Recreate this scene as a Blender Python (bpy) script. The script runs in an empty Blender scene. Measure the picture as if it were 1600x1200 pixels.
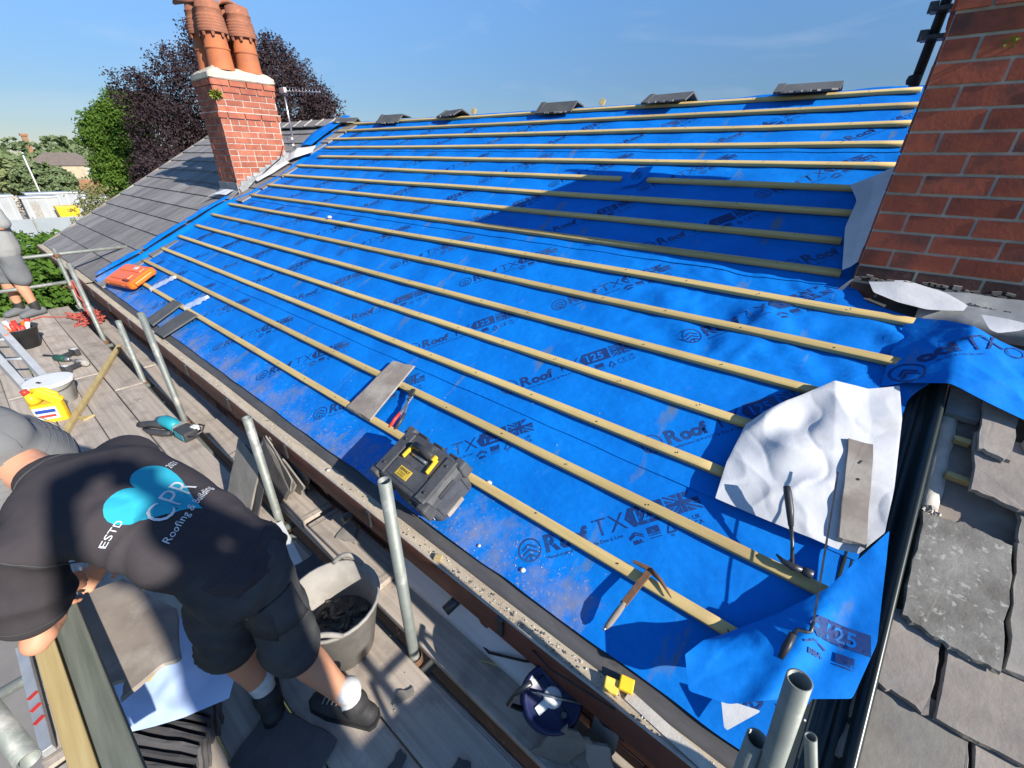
import bpy, bmesh, math, random
import numpy as np
from mathutils import Vector, Matrix, noise as mnoise
from mathutils.bvhtree import BVHTree

# ------------------------------------------------------------------ camera, sky, sun, exposure
scene = bpy.context.scene
COL = scene.collection
R_ = math.radians
cam_d = bpy.data.cameras.new('camera')
cam = bpy.data.objects.new('camera', cam_d); COL.objects.link(cam)
CAM = Vector((0.0, -0.9451, 1.5430))
right = Vector((0.77250637, 0.63483424, 0.01481206))
down = Vector((0.30363433, -0.34879394, -0.88665043))
fwd = Vector((-0.55770969, 0.68944055, -0.46220301))
m3 = Matrix((right, -down, -fwd)).transposed()
cam.matrix_world = Matrix.Translation(CAM) @ m3.to_4x4()
cam_d.sensor_width = 36.0
cam_d.lens = 670.3 / 1600 * 36
cam_d.clip_start = 0.03
cam_d.clip_end = 3000
scene.camera = cam

SUN_AZ, SUN_EL = R_(-2.2), R_(28.5)
TO_SUN = Vector((math.cos(SUN_AZ) * math.cos(SUN_EL), math.sin(SUN_AZ) * math.cos(SUN_EL), math.sin(SUN_EL)))
world = bpy.data.worlds.new('World'); scene.world = world
world.use_nodes = True
wn, wl = world.node_tree.nodes, world.node_tree.links
wn.clear()
sky = wn.new('ShaderNodeTexSky'); sky.sky_type = 'NISHITA'; sky.sun_disc = False
sky.sun_elevation = SUN_EL; sky.sun_rotation = R_(90) - SUN_AZ
sky.air_density = 1.0; sky.dust_density = 0.0; sky.ozone_density = 4.0; sky.altitude = 50
bg = wn.new('ShaderNodeBackground'); bg.inputs['Strength'].default_value = 0.068
wo = wn.new('ShaderNodeOutputWorld')
# thin high cloud, one even field over the whole sky
tc = wn.new('ShaderNodeTexCoord'); mp = wn.new('ShaderNodeMapping'); mp.inputs['Scale'].default_value = (1.1, 1.6, 5.0)
nz = wn.new('ShaderNodeTexNoise'); nz.inputs['Scale'].default_value = 1.7; nz.inputs['Detail'].default_value = 7; nz.inputs['Roughness'].default_value = 0.55; nz.inputs['Distortion'].default_value = 0.5
rp = wn.new('ShaderNodeValToRGB'); rp.color_ramp.elements[0].position = 0.52; rp.color_ramp.elements[1].position = 0.80
rp.color_ramp.elements[1].color = (0.32, 0.32, 0.32, 1)
mx = wn.new('ShaderNodeMixRGB'); mx.inputs['Color2'].default_value = (6.6, 7.2, 7.9, 1)
wl.new(tc.outputs['Generated'], mp.inputs['Vector']); wl.new(mp.outputs[0], nz.inputs['Vector'])
wl.new(nz.outputs['Fac'], rp.inputs['Fac']); wl.new(rp.outputs['Color'], mx.inputs['Fac'])
gn = wn.new('ShaderNodeMixRGB'); gn.blend_type = 'MULTIPLY'; gn.inputs['Fac'].default_value = 1; sz = wn.new('ShaderNodeSeparateXYZ'); wl.new(tc.outputs['Generated'], sz.inputs[0])
hr_ = wn.new('ShaderNodeMapRange'); hr_.inputs['From Min'].default_value = 0.0; hr_.inputs['From Max'].default_value = 0.42; hr_.interpolation_type = 'SMOOTHSTEP'; wl.new(sz.outputs['Z'], hr_.inputs['Value'])
hc_ = wn.new('ShaderNodeMixRGB'); hc_.inputs['Color1'].default_value = (0.52, 0.56, 0.66, 1); hc_.inputs['Color2'].default_value = (1.20, 1.50, 1.72, 1); wl.new(hr_.outputs[0], hc_.inputs['Fac']); wl.new(hc_.outputs[0], gn.inputs['Color2'])
wl.new(sky.outputs[0], gn.inputs['Color1']); wl.new(gn.outputs[0], mx.inputs['Color1']); wl.new(mx.outputs[0], bg.inputs['Color']); wl.new(bg.outputs[0], wo.inputs['Surface'])

sun_d = bpy.data.lights.new('sun', 'SUN'); sun_d.energy = 5.0; sun_d.angle = R_(0.53); sun_d.color = (1.0, 0.95, 0.87)
sun = bpy.data.objects.new('sun', sun_d); COL.objects.link(sun)
sun.location = (8, 0, 12); sun.rotation_euler = (-TO_SUN).to_track_quat('-Z', 'Y').to_euler()

vs = scene.view_settings
vs.view_transform = 'Standard'; vs.look = 'None'; vs.exposure = 0.78; vs.gamma = 1.0; vs.use_curve_mapping = False
scene.render.engine = 'CYCLES'
scene.cycles.max_bounces = 6; scene.cycles.transparent_max_bounces = 8

# ------------------------------------------------------------------ frames
PITCH = R_(27.7074)
CP, SP = math.cos(PITCH), math.sin(PITCH)
G = 0.28                     # batten gauge
DECK = -0.50                 # top of the scaffold boards
GROUND = -5.4
def RP(x, s, h=0.0):         # roof coordinates (along eave, up slope, off the slope) -> world
    return Vector((x, s * CP - h * SP, s * SP + h * CP))
ROOFM = Matrix(((1, 0, 0, 0), (0, CP, -SP, 0), (0, SP, CP, 0), (0, 0, 0, 1)))
rng = np.random.default_rng(7)
random.seed(7)

# ------------------------------------------------------------------ objects
def tag(o, label=None, cat=None, group=None, kind=None):
    if label: o['label'] = label
    if cat: o['category'] = cat
    if group: o['group'] = group
    if kind: o['kind'] = kind
    return o
def thing(name, label, cat, loc=(0, 0, 0), rot=(0, 0, 0), group=None, roof=None, mat4=None):
    o = bpy.data.objects.new(name, None); COL.objects.link(o)
    o.empty_display_size = 0.05
    if mat4 is not None: o.matrix_world = mat4
    elif roof is not None:                     # lies on the slope: local x, y(up slope), z(off slope)
        o.matrix_world = Matrix.Translation(RP(*roof[:3])) @ ROOFM @ Matrix.Rotation(roof[3] if len(roof) > 3 else 0, 4, 'Z')
    else:
        o.location = loc; o.rotation_euler = rot
    return tag(o, label, cat, group)
def link(name, me, mat, parent=None, label=None):
    o = bpy.data.objects.new(name, me); COL.objects.link(o)
    if parent is not None: o.parent = parent
    if mat is not None and not me.materials: me.materials.append(mat)
    if label: o['label'] = label
    return o
def np_mesh(name, verts, faces, smooth=False):
    me = bpy.data.meshes.new(name)
    verts = np.asarray(verts, dtype=np.float32); faces = np.asarray(faces, dtype=np.int32)
    n, k = faces.shape
    me.vertices.add(len(verts)); me.vertices.foreach_set('co', verts.ravel())
    me.loops.add(n * k); me.loops.foreach_set('vertex_index', faces.ravel())
    me.polygons.add(n); me.polygons.foreach_set('loop_start', np.arange(0, n * k, k, dtype=np.int32))
    me.polygons.foreach_set('loop_total', np.full(n, k, dtype=np.int32))
    if smooth: me.polygons.foreach_set('use_smooth', np.ones(n, dtype=bool))
    me.update(calc_edges=True)
    return me
class MB:
    def __init__(s): s.v = []; s.f = []; s.sm = []
    def add(s, vs_, fs_, smooth=False):
        o = len(s.v); s.v += [tuple(v) for v in vs_]
        for f in fs_: s.f.append([i + o for i in f]); s.sm.append(smooth)
        return s
    def box(s, c, d, rot=None, taper=None):
        hx, hy, hz = d[0] / 2, d[1] / 2, d[2] / 2
        vs_ = []
        for z in (-1, 1):
            t = taper if (taper and z > 0) else (1, 1)
            for x, y in ((-1, -1), (1, -1), (1, 1), (-1, 1)): vs_.append(Vector((x * hx * t[0], y * hy * t[1], z * hz)))
        if rot is not None:
            M = rot if isinstance(rot, Matrix) else Matrix.Rotation(rot[2], 3, 'Z') @ Matrix.Rotation(rot[1], 3, 'Y') @ Matrix.Rotation(rot[0], 3, 'X')
            vs_ = [M @ v for v in vs_]
        c = Vector(c)
        return s.add([v + c for v in vs_], [(3, 2, 1, 0), (4, 5, 6, 7), (0, 1, 5, 4), (1, 2, 6, 5), (2, 3, 7, 6), (3, 0, 4, 7)])
    def beam(s, p0, p1, w, t, up=(0, 0, 1)):            # bar of section w x t from p0 to p1
        p0, p1 = Vector(p0), Vector(p1); d = (p1 - p0); L = d.length; d /= L
        side = d.cross(Vector(up)).normalized(); u = side.cross(d)
        M = Matrix((d, -side, u)).transposed()
        return s.box((p0 + p1) / 2, (L, w, t), M)
    def tube(s, pts, r, n=10, caps=True, smooth=True):
        pts = [Vector(p) for p in pts]
        rs = r if hasattr(r, '__len__') else [r] * len(pts)
        vs_, fs_ = [], []
        t0 = (pts[1] - pts[0]).normalized()
        ref = Vector((0, 0, 1)) if abs(t0.z) < 0.9 else Vector((1, 0, 0))
        a = t0.cross(ref).normalized()
        for i, p in enumerate(pts):
            t = (pts[min(i + 1, len(pts) - 1)] - pts[max(i - 1, 0)])
            t = t.normalized() if t.length > 1e-9 else t0
            a = (a - t * a.dot(t)).normalized(); b = t.cross(a)
            for k in range(n):
                q = 2 * math.pi * k / n
                vs_.append(p + (a * math.cos(q) + b * math.sin(q)) * rs[i])
        for i in range(len(pts) - 1):
            for k in range(n):
                k2 = (k + 1) % n
                fs_.append((i * n + k, i * n + k2, (i + 1) * n + k2, (i + 1) * n + k))
        s.add(vs_, fs_, smooth)
        if caps:
            o = len(s.v) - len(vs_)
            s.f.append([o + k for k in range(n)][::-1]); s.sm.append(False)
            s.f.append([o + (len(pts) - 1) * n + k for k in range(n)]); s.sm.append(False)
        return s
    def lathe(s, prof, n=24, c=(0, 0, 0), smooth=True, sx=1, sy=1, cap0=False, cap1=False):
        c = Vector(c); vs_, fs_ = [], []
        for r, z in prof:
            for k in range(n):
                q = 2 * math.pi * k / n
                vs_.append(c + Vector((r * sx * math.cos(q), r * sy * math.sin(q), z)))
        for i in range(len(prof) - 1):
            for k in range(n):
                k2 = (k + 1) % n
                fs_.append((i * n + k, i * n + k2, (i + 1) * n + k2, (i + 1) * n + k))
        o = len(s.v); s.add(vs_, fs_, smooth)
        if cap0: s.f.append([o + k for k in range(n)][::-1]); s.sm.append(False)
        if cap1: s.f.append([o + (len(prof) - 1) * n + k for k in range(n)]); s.sm.append(False)
        return s
    def prism(s, poly, z0, z1):                          # polygon in xy extruded in z
        n = len(poly)
        vs_ = [(p[0], p[1], z0) for p in poly] + [(p[0], p[1], z1) for p in poly]
        fs_ = [tuple(range(n))[::-1], tuple(range(n, 2 * n))] + [(i, (i + 1) % n, n + (i + 1) % n, n + i) for i in range(n)]
        return s.add(vs_, fs_)
    def xf(s, M):
        s.v = [tuple(M @ Vector(v)) for v in s.v]; return s
    def mesh(s, name):
        me = bpy.data.meshes.new(name); me.from_pydata(s.v, [], s.f)
        me.polygons.foreach_set('use_smooth', s.sm); me.update()
        return me
    def build(s, name, mat, parent=None, bevel=0, seg=2, label=None, wn_=True):
        o = link(name, s.mesh(name), mat, parent, label)
        if bevel:
            b = o.modifiers.new('bevel', 'BEVEL'); b.width = bevel; b.segments = seg; b.limit_method = 'ANGLE'; b.angle_limit = R_(35)
        return o
def copy_tree(o, parent=None, loc=None, rotz=None):
    c = o.copy(); COL.objects.link(c)
    if parent is not None: c.parent = parent
    for ch in list(o.children): copy_tree(ch, c)
    return c
def slab(poly, t, jit=0.0, sub=3, seed=0):               # thin stone slab with ragged edge; polygon in xy, top at z=0
    rs = random.Random(seed); pts = []
    for i, p in enumerate(poly):
        q = poly[(i + 1) % len(poly)]
        for k in range(sub):
            a = k / sub
            pts.append((p[0] + (q[0] - p[0]) * a + rs.uniform(-jit, jit), p[1] + (q[1] - p[1]) * a + rs.uniform(-jit, jit)))
    n = len(pts); cx = sum(p[0] for p in pts) / n; cy = sum(p[1] for p in pts) / n
    m = MB()
    top = [(p[0] + (cx - p[0]) * 0.03, p[1] + (cy - p[1]) * 0.03, rs.uniform(-jit, jit) * .15) for p in pts]
    bot = [(p[0] + rs.uniform(-jit, jit) * .5, p[1] + rs.uniform(-jit, jit) * .5, -t) for p in pts]
    m.add(top + bot, [tuple(range(n)), tuple(range(n, 2 * n))[::-1]] + [(i, n + i, n + (i + 1) % n, (i + 1) % n)[::-1] for i in range(n)])
    return m

# ------------------------------------------------------------------ materials
def mat(name, col, rough=0.8, col2=None, scale=6.0, detail=5.0, contrast=(0.35, 0.65), bump=0.0, bscale=80.0, metal=0.0, spec=0.4,
        stretch=(1, 1, 1), objvar=0.0, col3=None, c3scale=3.0, c3pos=(0.6, 0.75), c3amt=1.0, rough2=None, trans=0.0, bdist=0.002, voronoi=0):
    m = bpy.data.materials.new(name); m.use_nodes = True
    N, L = m.node_tree.nodes, m.node_tree.links
    b = N['Principled BSDF']; b.inputs['Roughness'].default_value = rough; b.inputs['Metallic'].default_value = metal
    b.inputs['Specular IOR Level'].default_value = spec
    tc_ = N.new('ShaderNodeTexCoord'); oi = N.new('ShaderNodeObjectInfo')
    sc = N.new('ShaderNodeVectorMath'); sc.operation = 'SCALE'; sc.inputs['Scale'].default_value = 37.0
    L.new(oi.outputs['Random'], sc.inputs[0])
    ad = N.new('ShaderNodeVectorMath'); ad.operation = 'ADD'; L.new(tc_.outputs['Object'], ad.inputs[0]); L.new(sc.outputs[0], ad.inputs[1])
    mp_ = N.new('ShaderNodeMapping'); mp_.inputs['Scale'].default_value = stretch; L.new(ad.outputs[0], mp_.inputs['Vector'])
    def noise(s_, d_=detail, vec=mp_):
        n_ = N.new('ShaderNodeTexNoise'); n_.inputs['Scale'].default_value = s_; n_.inputs['Detail'].default_value = d_; n_.inputs['Roughness'].default_value = .62
        L.new(vec.outputs[0], n_.inputs['Vector']); return n_
    out = None
    c1 = tuple(col) + (1,)
    if col2 is None: col2 = tuple(c * 0.72 for c in col)
    n1 = noise(scale)
    r1 = N.new('ShaderNodeMapRange'); r1.inputs['From Min'].default_value = contrast[0]; r1.inputs['From Max'].default_value = contrast[1]
    L.new(n1.outputs['Fac'], r1.inputs['Value'])
    mx_ = N.new('ShaderNodeMixRGB'); mx_.inputs['Color1'].default_value = c1; mx_.inputs['Color2'].default_value = tuple(col2) + (1,)
    L.new(r1.outputs[0], mx_.inputs['Fac']); out = mx_.outputs[0]
    if col3 is not None:
        n3 = noise(c3scale, 6, ad)
        r3 = N.new('ShaderNodeMapRange'); r3.inputs['From Min'].default_value = c3pos[0]; r3.inputs['From Max'].default_value = c3pos[1]; r3.inputs['To Max'].default_value = c3amt
        L.new(n3.outputs['Fac'], r3.inputs['Value'])
        m3_ = N.new('ShaderNodeMixRGB'); m3_.inputs['Color2'].default_value = tuple(col3) + (1,)
        L.new(r3.outputs[0], m3_.inputs['Fac']); L.new(out, m3_.inputs['Color1']); out = m3_.outputs[0]
    if objvar:
        hs = N.new('ShaderNodeHueSaturation'); vr = N.new('ShaderNodeMapRange'); vr.inputs['To Min'].default_value = 1 - objvar; vr.inputs['To Max'].default_value = 1 + objvar
        L.new(oi.outputs['Random'], vr.inputs['Value']); L.new(vr.outputs[0], hs.inputs['Value']); L.new(out, hs.inputs['Color']); out = hs.outputs[0]
    L.new(out, b.inputs['Base Color'])
    if rough2 is not None:
        rr_ = N.new('ShaderNodeMapRange'); rr_.inputs['To Min'].default_value = rough; rr_.inputs['To Max'].default_value = rough2
        L.new(n1.outputs['Fac'], rr_.inputs['Value']); L.new(rr_.outputs[0], b.inputs['Roughness'])
    if bump:
        nb = noise(bscale, 4)
        bp = N.new('ShaderNodeBump'); bp.inputs['Strength'].default_value = bump; bp.inputs['Distance'].default_value = bdist
        L.new(nb.outputs['Fac'], bp.inputs['Height']); L.new(bp.outputs[0], b.inputs['Normal'])
    if trans:
        b.inputs['Transmission Weight'].default_value = trans
    return m
M = {}
M['wood_batten'] = mat('batten_wood', (0.62, 0.46, 0.19), 0.75, (0.50, 0.36, 0.145), 5, stretch=(.35, 8, 8), bump=.3, bscale=60, objvar=.17, col3=(.36, .24, .12), c3scale=2.2, c3pos=(.52, .75), c3amt=.6)
M['wood_pale'] = mat('pale_timber', (0.50, 0.39, 0.18), 0.7, (0.40, 0.29, 0.12), 4, stretch=(.4, 9, 9), bump=.2, objvar=.06)
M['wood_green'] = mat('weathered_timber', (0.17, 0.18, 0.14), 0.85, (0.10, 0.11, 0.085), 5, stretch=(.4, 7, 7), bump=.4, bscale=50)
M['board'] = mat('scaffold_board', (0.45, 0.385, 0.32), 0.92, (0.33, 0.275, 0.225), 7, stretch=(.12, 5, 5), bump=.6, bscale=30, bdist=.004, objvar=.12, col3=(.20, .165, .14), c3scale=5, c3pos=(.50, .72), c3amt=.8)
M['galv'] = mat('galvanised_tube', (0.235, 0.25, 0.225), 0.6, (0.20, 0.215, 0.195), 14, metal=.45, bump=.15, bscale=160, objvar=.08, col3=(.42, .40, .36), c3scale=9, c3pos=(.55, .7))
M['rust'] = mat('rusty_steel', (0.20, 0.10, 0.055), 0.8, (0.12, 0.075, 0.05), 30, metal=.3, bump=.3)
M['steel'] = mat('dark_steel', (0.10, 0.10, 0.105), 0.42, (0.06, 0.06, 0.065), 30, metal=.7)
M['bright_steel'] = mat('bright_steel', (0.5, 0.5, 0.5), 0.35, metal=.85, scale=20)
M['alu'] = mat('aluminium', (0.55, 0.56, 0.56), 0.45, (0.45, 0.46, 0.46), 12, metal=.55)
M['slate_grey'] = mat('slate', (0.27, 0.245, 0.21), 0.78, (0.18, 0.163, 0.142), 5, bump=.5, bscale=30, bdist=.004, objvar=.16, col3=(.25, .24, .22), c3scale=2.4, c3pos=(.5, .72), c3amt=.7)
M['slate_big'] = mat('lichened_slate', (0.265, 0.25, 0.22), 0.8, (0.13, 0.118, 0.10), 6, bump=.6, bscale=40, bdist=.004, col3=(.42, .41, .36), c3scale=42, c3pos=(.57, .64), c3amt=.7, objvar=.05)
M['slate_purple'] = mat('purple_slate', (0.29, 0.25, 0.215), 0.78, (0.20, 0.172, 0.15), 5, bump=.5, bscale=35, bdist=.004, col3=(.24, .215, .195), c3scale=8, c3pos=(.55, .7), objvar=.12)
M['slate_brown'] = mat('dusty_slate', (0.30, 0.255, 0.21), 0.85, (0.20, 0.165, 0.14), 4, bump=.3, bscale=40, col3=(.36, .32, .27), c3scale=5, c3pos=(.5, .65))
M['slate_dark'] = mat('dark_slate', (0.085, 0.08, 0.08), 0.7, (0.05, 0.048, 0.05), 6, bump=.5, bscale=40, objvar=.2)
M['tile'] = mat('concrete_tile', (0.228, 0.212, 0.202), 0.92, (0.165, 0.152, 0.145), 4, bump=.3, bscale=70, objvar=.24, col3=(.30, .275, .26), c3scale=3, c3pos=(.55, .75), c3amt=.6, stretch=(6, 1, 1))
M['tile_dark'] = mat('dark_concrete_tile', (0.10, 0.10, 0.10), 0.8, (0.07, 0.07, 0.072), 6, bump=.3, bscale=60, objvar=.1)
M['brick'] = mat('red_brick', (0.37, 0.112, 0.062), 0.88, (0.27, 0.08, 0.05), 9, bump=.5, bscale=60, objvar=.2, col3=(.40, .16, .085), c3scale=14, c3pos=(.55, .75))
M['brick_big'] = mat('smooth_red_brick', (0.42, 0.098, 0.046), 0.85, (0.29, 0.068, 0.04), 6, bump=.35, bscale=60, objvar=.2, col3=(.085, .045, .036), c3scale=4.5, c3pos=(.50, .68), c3amt=.85)
M['brick_dark'] = mat('sooty_brick', (0.13, 0.06, 0.048), 0.9, (0.07, 0.04, 0.036), 8, bump=.5, bscale=55, objvar=.2, col3=(.26, .12, .09), c3scale=9, c3pos=(.6, .75))
M['mortar'] = mat('mortar', (0.48, 0.43, 0.37), 0.95, (0.34, 0.30, 0.26), 20, bump=.6, bscale=120)
M['mortar_dark'] = mat('grey_mortar', (0.58, 0.53, 0.45), 0.95, (0.42, 0.38, 0.33), 12, bump=.7, bscale=110)
M['flaunch'] = mat('flaunching', (0.55, 0.50, 0.40), 0.95, (0.44, 0.40, 0.31), 9, bump=.7, bscale=50, bdist=.006, col3=(.20, .20, .16), c3scale=5, c3pos=(.58, .72), c3amt=.75)
M['pot'] = mat('terracotta', (0.43, 0.135, 0.05), 0.75, (0.36, 0.11, 0.045), 6, bump=.2, bscale=60, col3=(.30, .11, .055), c3scale=6, c3pos=(.55, .7))
M['pot_top'] = mat('weathered_terracotta', (0.31, 0.12, 0.065), 0.88, (0.23, 0.09, 0.055), 8, bump=.5, bscale=60, col3=(.36, .19, .11), c3scale=20, c3pos=(.58, .7))
M['lead'] = mat('lead_sheet', (0.27, 0.28, 0.29), 0.6, (0.20, 0.21, 0.22), 8, metal=.2, bump=.25, bscale=40, col3=(.40, .40, .39), c3scale=6, c3pos=(.52, .7))
M['white_fabric'] = mat('membrane_underside', (0.57, 0.575, 0.59), 0.88, (0.50, 0.505, 0.52), 4, bump=.35, bscale=22, bdist=.005, col3=(.36, .35, .33), c3scale=5, c3pos=(.58, .78), c3amt=.6)
M['offcut'] = mat('membrane_offcut', (0.46, 0.58, 0.80), 0.8, (0.40, 0.52, 0.76), 4, bump=.2, bscale=90)
M['white_plastic'] = mat('white_plastic', (0.66, 0.66, 0.64), 0.55, (0.60, 0.60, 0.57), 9, col3=(.5, .47, .42), c3scale=6, c3pos=(.62, .8), c3amt=.6)
M['upvc'] = mat('white_upvc', (0.62, 0.63, 0.64), 0.45, (0.50, 0.51, 0.52), 4, stretch=(.5, 2, 2))
M['gutter'] = mat('brown_paint', (0.17, 0.055, 0.034), 0.62, (0.11, 0.038, 0.025), 6, bump=.2, bscale=40, objvar=.1)
M['felt'] = mat('eaves_felt', (0.085, 0.082, 0.083), 0.75, (0.055, 0.054, 0.056), 7, stretch=(.6, 3, 3), bump=.3, bscale=70, col3=(.17, .155, .14), c3scale=4, c3pos=(.56, .72), c3amt=.7)
M['ledge'] = mat('dusty_ledge', (0.50, 0.42, 0.31), 0.95, (0.38, 0.31, 0.22), 10, stretch=(.5, 2, 2), bump=.6, bscale=90, bdist=.004, col3=(.16, .13, .10), c3scale=16, c3pos=(.62, .74), c3amt=.8)
M['black_plastic'] = mat('black_plastic', (0.028, 0.028, 0.03), 0.45, (0.05, 0.05, 0.052), 8, bump=.1)
M['grp'] = mat('valley_gutter_black', (0.012, 0.018, 0.017), 0.33, (0.02, 0.028, 0.026), 5, stretch=(3, .4, 3), spec=.55)
M['case'] = mat('dusty_black_case', (0.045, 0.046, 0.05), 0.6, (0.085, 0.085, 0.088), 7, bump=.15, bscale=120, col3=(.22, .21, .20), c3scale=9, c3pos=(.60, .78), c3amt=.7)
M['yellow'] = mat('yellow_plastic', (0.80, 0.50, 0.02), 0.45, (0.70, 0.42, 0.02), 6)
M['amber_foam'] = mat('amber_plastic', (0.75, 0.42, 0.02), 0.4, (0.82, 0.55, 0.10), 12)
M['orange'] = mat('orange_plastic', (0.90, 0.16, 0.012), 0.4, (0.80, 0.13, 0.012), 5, col3=(.72, .17, .10), c3scale=5, c3pos=(.55, .7))
M['red_plastic'] = mat('red_plastic', (0.60, 0.045, 0.03), 0.45)
M['blue_plastic'] = mat('blue_plastic', (0.02, 0.06, 0.32), 0.4)
M['navy'] = mat('navy_plastic', (0.008, 0.011, 0.045), 0.35, (0.012, 0.018, 0.075), 6)
M['teal'] = mat('teal_plastic', (0.02, 0.30, 0.36), 0.45, (0.015, 0.24, 0.30), 8, col3=(.25, .34, .34), c3scale=8, c3pos=(.58, .75))
M['grey_tub'] = mat('grey_rubber', (0.30, 0.28, 0.25), 0.75, (0.22, 0.205, 0.185), 6, bump=.2, bscale=60, col3=(.38, .35, .31), c3scale=5, c3pos=(.5, .7))
M['rubble'] = mat('dark_rubble', (0.05, 0.047, 0.044), 0.95, (0.09, 0.085, 0.08), 14, bump=.8, bscale=40, bdist=.01, objvar=.3)
M['rope'] = mat('red_rope', (0.46, 0.10, 0.07), 0.85, (0.36, 0.07, 0.05), 30)
M['skin'] = mat('skin', (0.56, 0.275, 0.165), 0.55, (0.50, 0.23, 0.135), 7, spec=.35, bump=.1, bscale=140)
M['tshirt'] = mat('black_cotton', (0.040, 0.034, 0.037), 0.92, (0.050, 0.043, 0.046), 5, bump=.35, bscale=26, bdist=.006, spec=.2)
M['shorts'] = mat('black_work_cloth', (0.040, 0.041, 0.044), 0.92, (0.070, 0.069, 0.068), 6, bump=.5, bscale=22, bdist=.008, spec=.2, col3=(.20, .19, .18), c3scale=5, c3pos=(.63, .80), c3amt=.55)
M['hat'] = mat('grey_cotton', (0.17, 0.17, 0.17), 0.95, (0.14, 0.14, 0.14), 8, bump=.3, bscale=60, spec=.2)
M['sock'] = mat('grey_sock', (0.62, 0.62, 0.60), 0.95, (0.5, 0.5, 0.49), 30, bump=.4, bscale=160)
M['shoe'] = mat('black_boot', (0.022, 0.021, 0.022), 0.7, (0.04, 0.038, 0.036), 9, bump=.3, bscale=60)
M['grey_shirt'] = mat('pale_grey_cotton', (0.27, 0.27, 0.26), 0.95, (0.23, 0.23, 0.22), 5, bump=.3, bscale=14, bdist=.01)
M['grey_shorts'] = mat('grey_shorts_cloth', (0.15, 0.155, 0.16), 0.92, (0.12, 0.125, 0.13), 5, bump=.3, bscale=16, bdist=.008)
M['print_white'] = mat('white_print', (0.72, 0.73, 0.75), 0.85)
M['print_teal'] = mat('teal_print', (0.022, 0.36, 0.46), 0.85, (0.02, 0.32, 0.42), 8)
M['print_yellow'] = mat('yellow_print', (0.62, 0.42, 0.05), 0.7)
M['print_black'] = mat('black_print', (0.02, 0.02, 0.02), 0.7)
M['dust'] = mat('mortar_crumb', (0.62, 0.58, 0.50), 0.95, (0.5, 0.45, 0.38), 20, objvar=.2)
M['clear'] = mat('clear_wrapper', (0.75, 0.78, 0.84), 0.12, (0.62, 0.66, 0.74), 25, spec=.8)
M['clear'].node_tree.nodes['Principled BSDF'].inputs['Alpha'].default_value = .38
M['bark'] = mat('bark', (0.10, 0.08, 0.06), 0.95, bump=.5)
M['weed'] = mat('weed_leaf', (0.19, 0.23, 0.02), 0.8, (0.14, 0.18, 0.02), 20)
# ------------------------------------------------------------------ ground and the far view
def sheet(name, x0, x1, y0, y1, z, mat_, kind='structure'):
    o = link(name, np_mesh(name, [(x0, y0, z), (x1, y0, z), (x1, y1, z), (x0, y1, z)], [(0, 1, 2, 3)]), mat_); return tag(o, kind=kind)
M['grass'] = mat('grass', (0.09, 0.13, 0.03), 0.95, (0.13, 0.14, 0.05), .12, bump=.5, bscale=3, bdist=.1, col3=(.20, .17, .10), c3scale=.05, c3pos=(.55, .7))
M['tarmac'] = mat('tarmac', (0.10, 0.10, 0.115), 0.9, (0.13, 0.13, 0.14), .8)
M['yard'] = mat('yard_concrete', (0.30, 0.27, 0.23), 0.95, (0.22, 0.20, 0.17), .4)
M['pave'] = mat('paving', (0.24, 0.225, 0.21), 0.95, (0.19, 0.18, 0.17), 1.2)
sheet('ground', -1500, 1500, -1500, 1500, GROUND, M['grass'])
sheet('yard', -160, -52, -14, 22, GROUND + .01, M['yard'])
sheet('road', -50, -34, -60, 22, GROUND + .015, M['tarmac'])
sheet('pavement', -33.5, 30, -12, -1.5, GROUND + .02, M['pave'])

LEAFM = {}
def leaf_mat(name, c1, c2, tr=.25):
    m = bpy.data.materials.new(name); m.use_nodes = True
    N, L = m.node_tree.nodes, m.node_tree.links; b = N['Principled BSDF']; b.inputs['Roughness'].default_value = .7; b.inputs['Specular IOR Level'].default_value = .25
    tc_ = N.new('ShaderNodeTexCoord'); n_ = N.new('ShaderNodeTexNoise'); n_.inputs['Scale'].default_value = .9; n_.inputs['Detail'].default_value = 8; n_.inputs['Roughness'].default_value = .75; L.new(tc_.outputs['Object'], n_.inputs['Vector'])
    mr = N.new('ShaderNodeMapRange'); mr.inputs['From Min'].default_value = .35; mr.inputs['From Max'].default_value = .65; L.new(n_.outputs['Fac'], mr.inputs['Value'])
    mx_ = N.new('ShaderNodeMixRGB'); mx_.inputs['Color1'].default_value = c1 + (1,); mx_.inputs['Color2'].default_value = c2 + (1,); L.new(mr.outputs[0], mx_.inputs['Fac'])
    L.new(mx_.outputs[0], b.inputs['Base Color'])
    t_ = N.new('ShaderNodeBsdfTranslucent'); L.new(mx_.outputs[0], t_.inputs['Color'])
    ms = N.new('ShaderNodeMixShader'); ms.inputs[0].default_value = tr; L.new(b.outputs[0], ms.inputs[1]); L.new(t_.outputs[0], ms.inputs[2]); L.new(ms.outputs[0], N['Material Output'].inputs['Surface'])
    return m
M['leaf_green'] = leaf_mat('leaf_green', (.055, .12, .014), (.10, .17, .02))
M['leaf_mid'] = leaf_mat('leaf_mid', (.05, .095, .018), (.085, .13, .025))
M['leaf_copper'] = leaf_mat('leaf_copper', (.024, .016, .019), (.052, .030, .032), .12)
M['leaf_hedge'] = leaf_mat('leaf_hedge', (.05, .12, .012), (.10, .18, .025))
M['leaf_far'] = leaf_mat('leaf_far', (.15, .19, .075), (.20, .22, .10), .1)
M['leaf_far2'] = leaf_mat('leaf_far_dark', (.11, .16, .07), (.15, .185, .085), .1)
M['leaf_dry'] = leaf_mat('leaf_dry', (.15, .17, .055), (.22, .21, .09))
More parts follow.
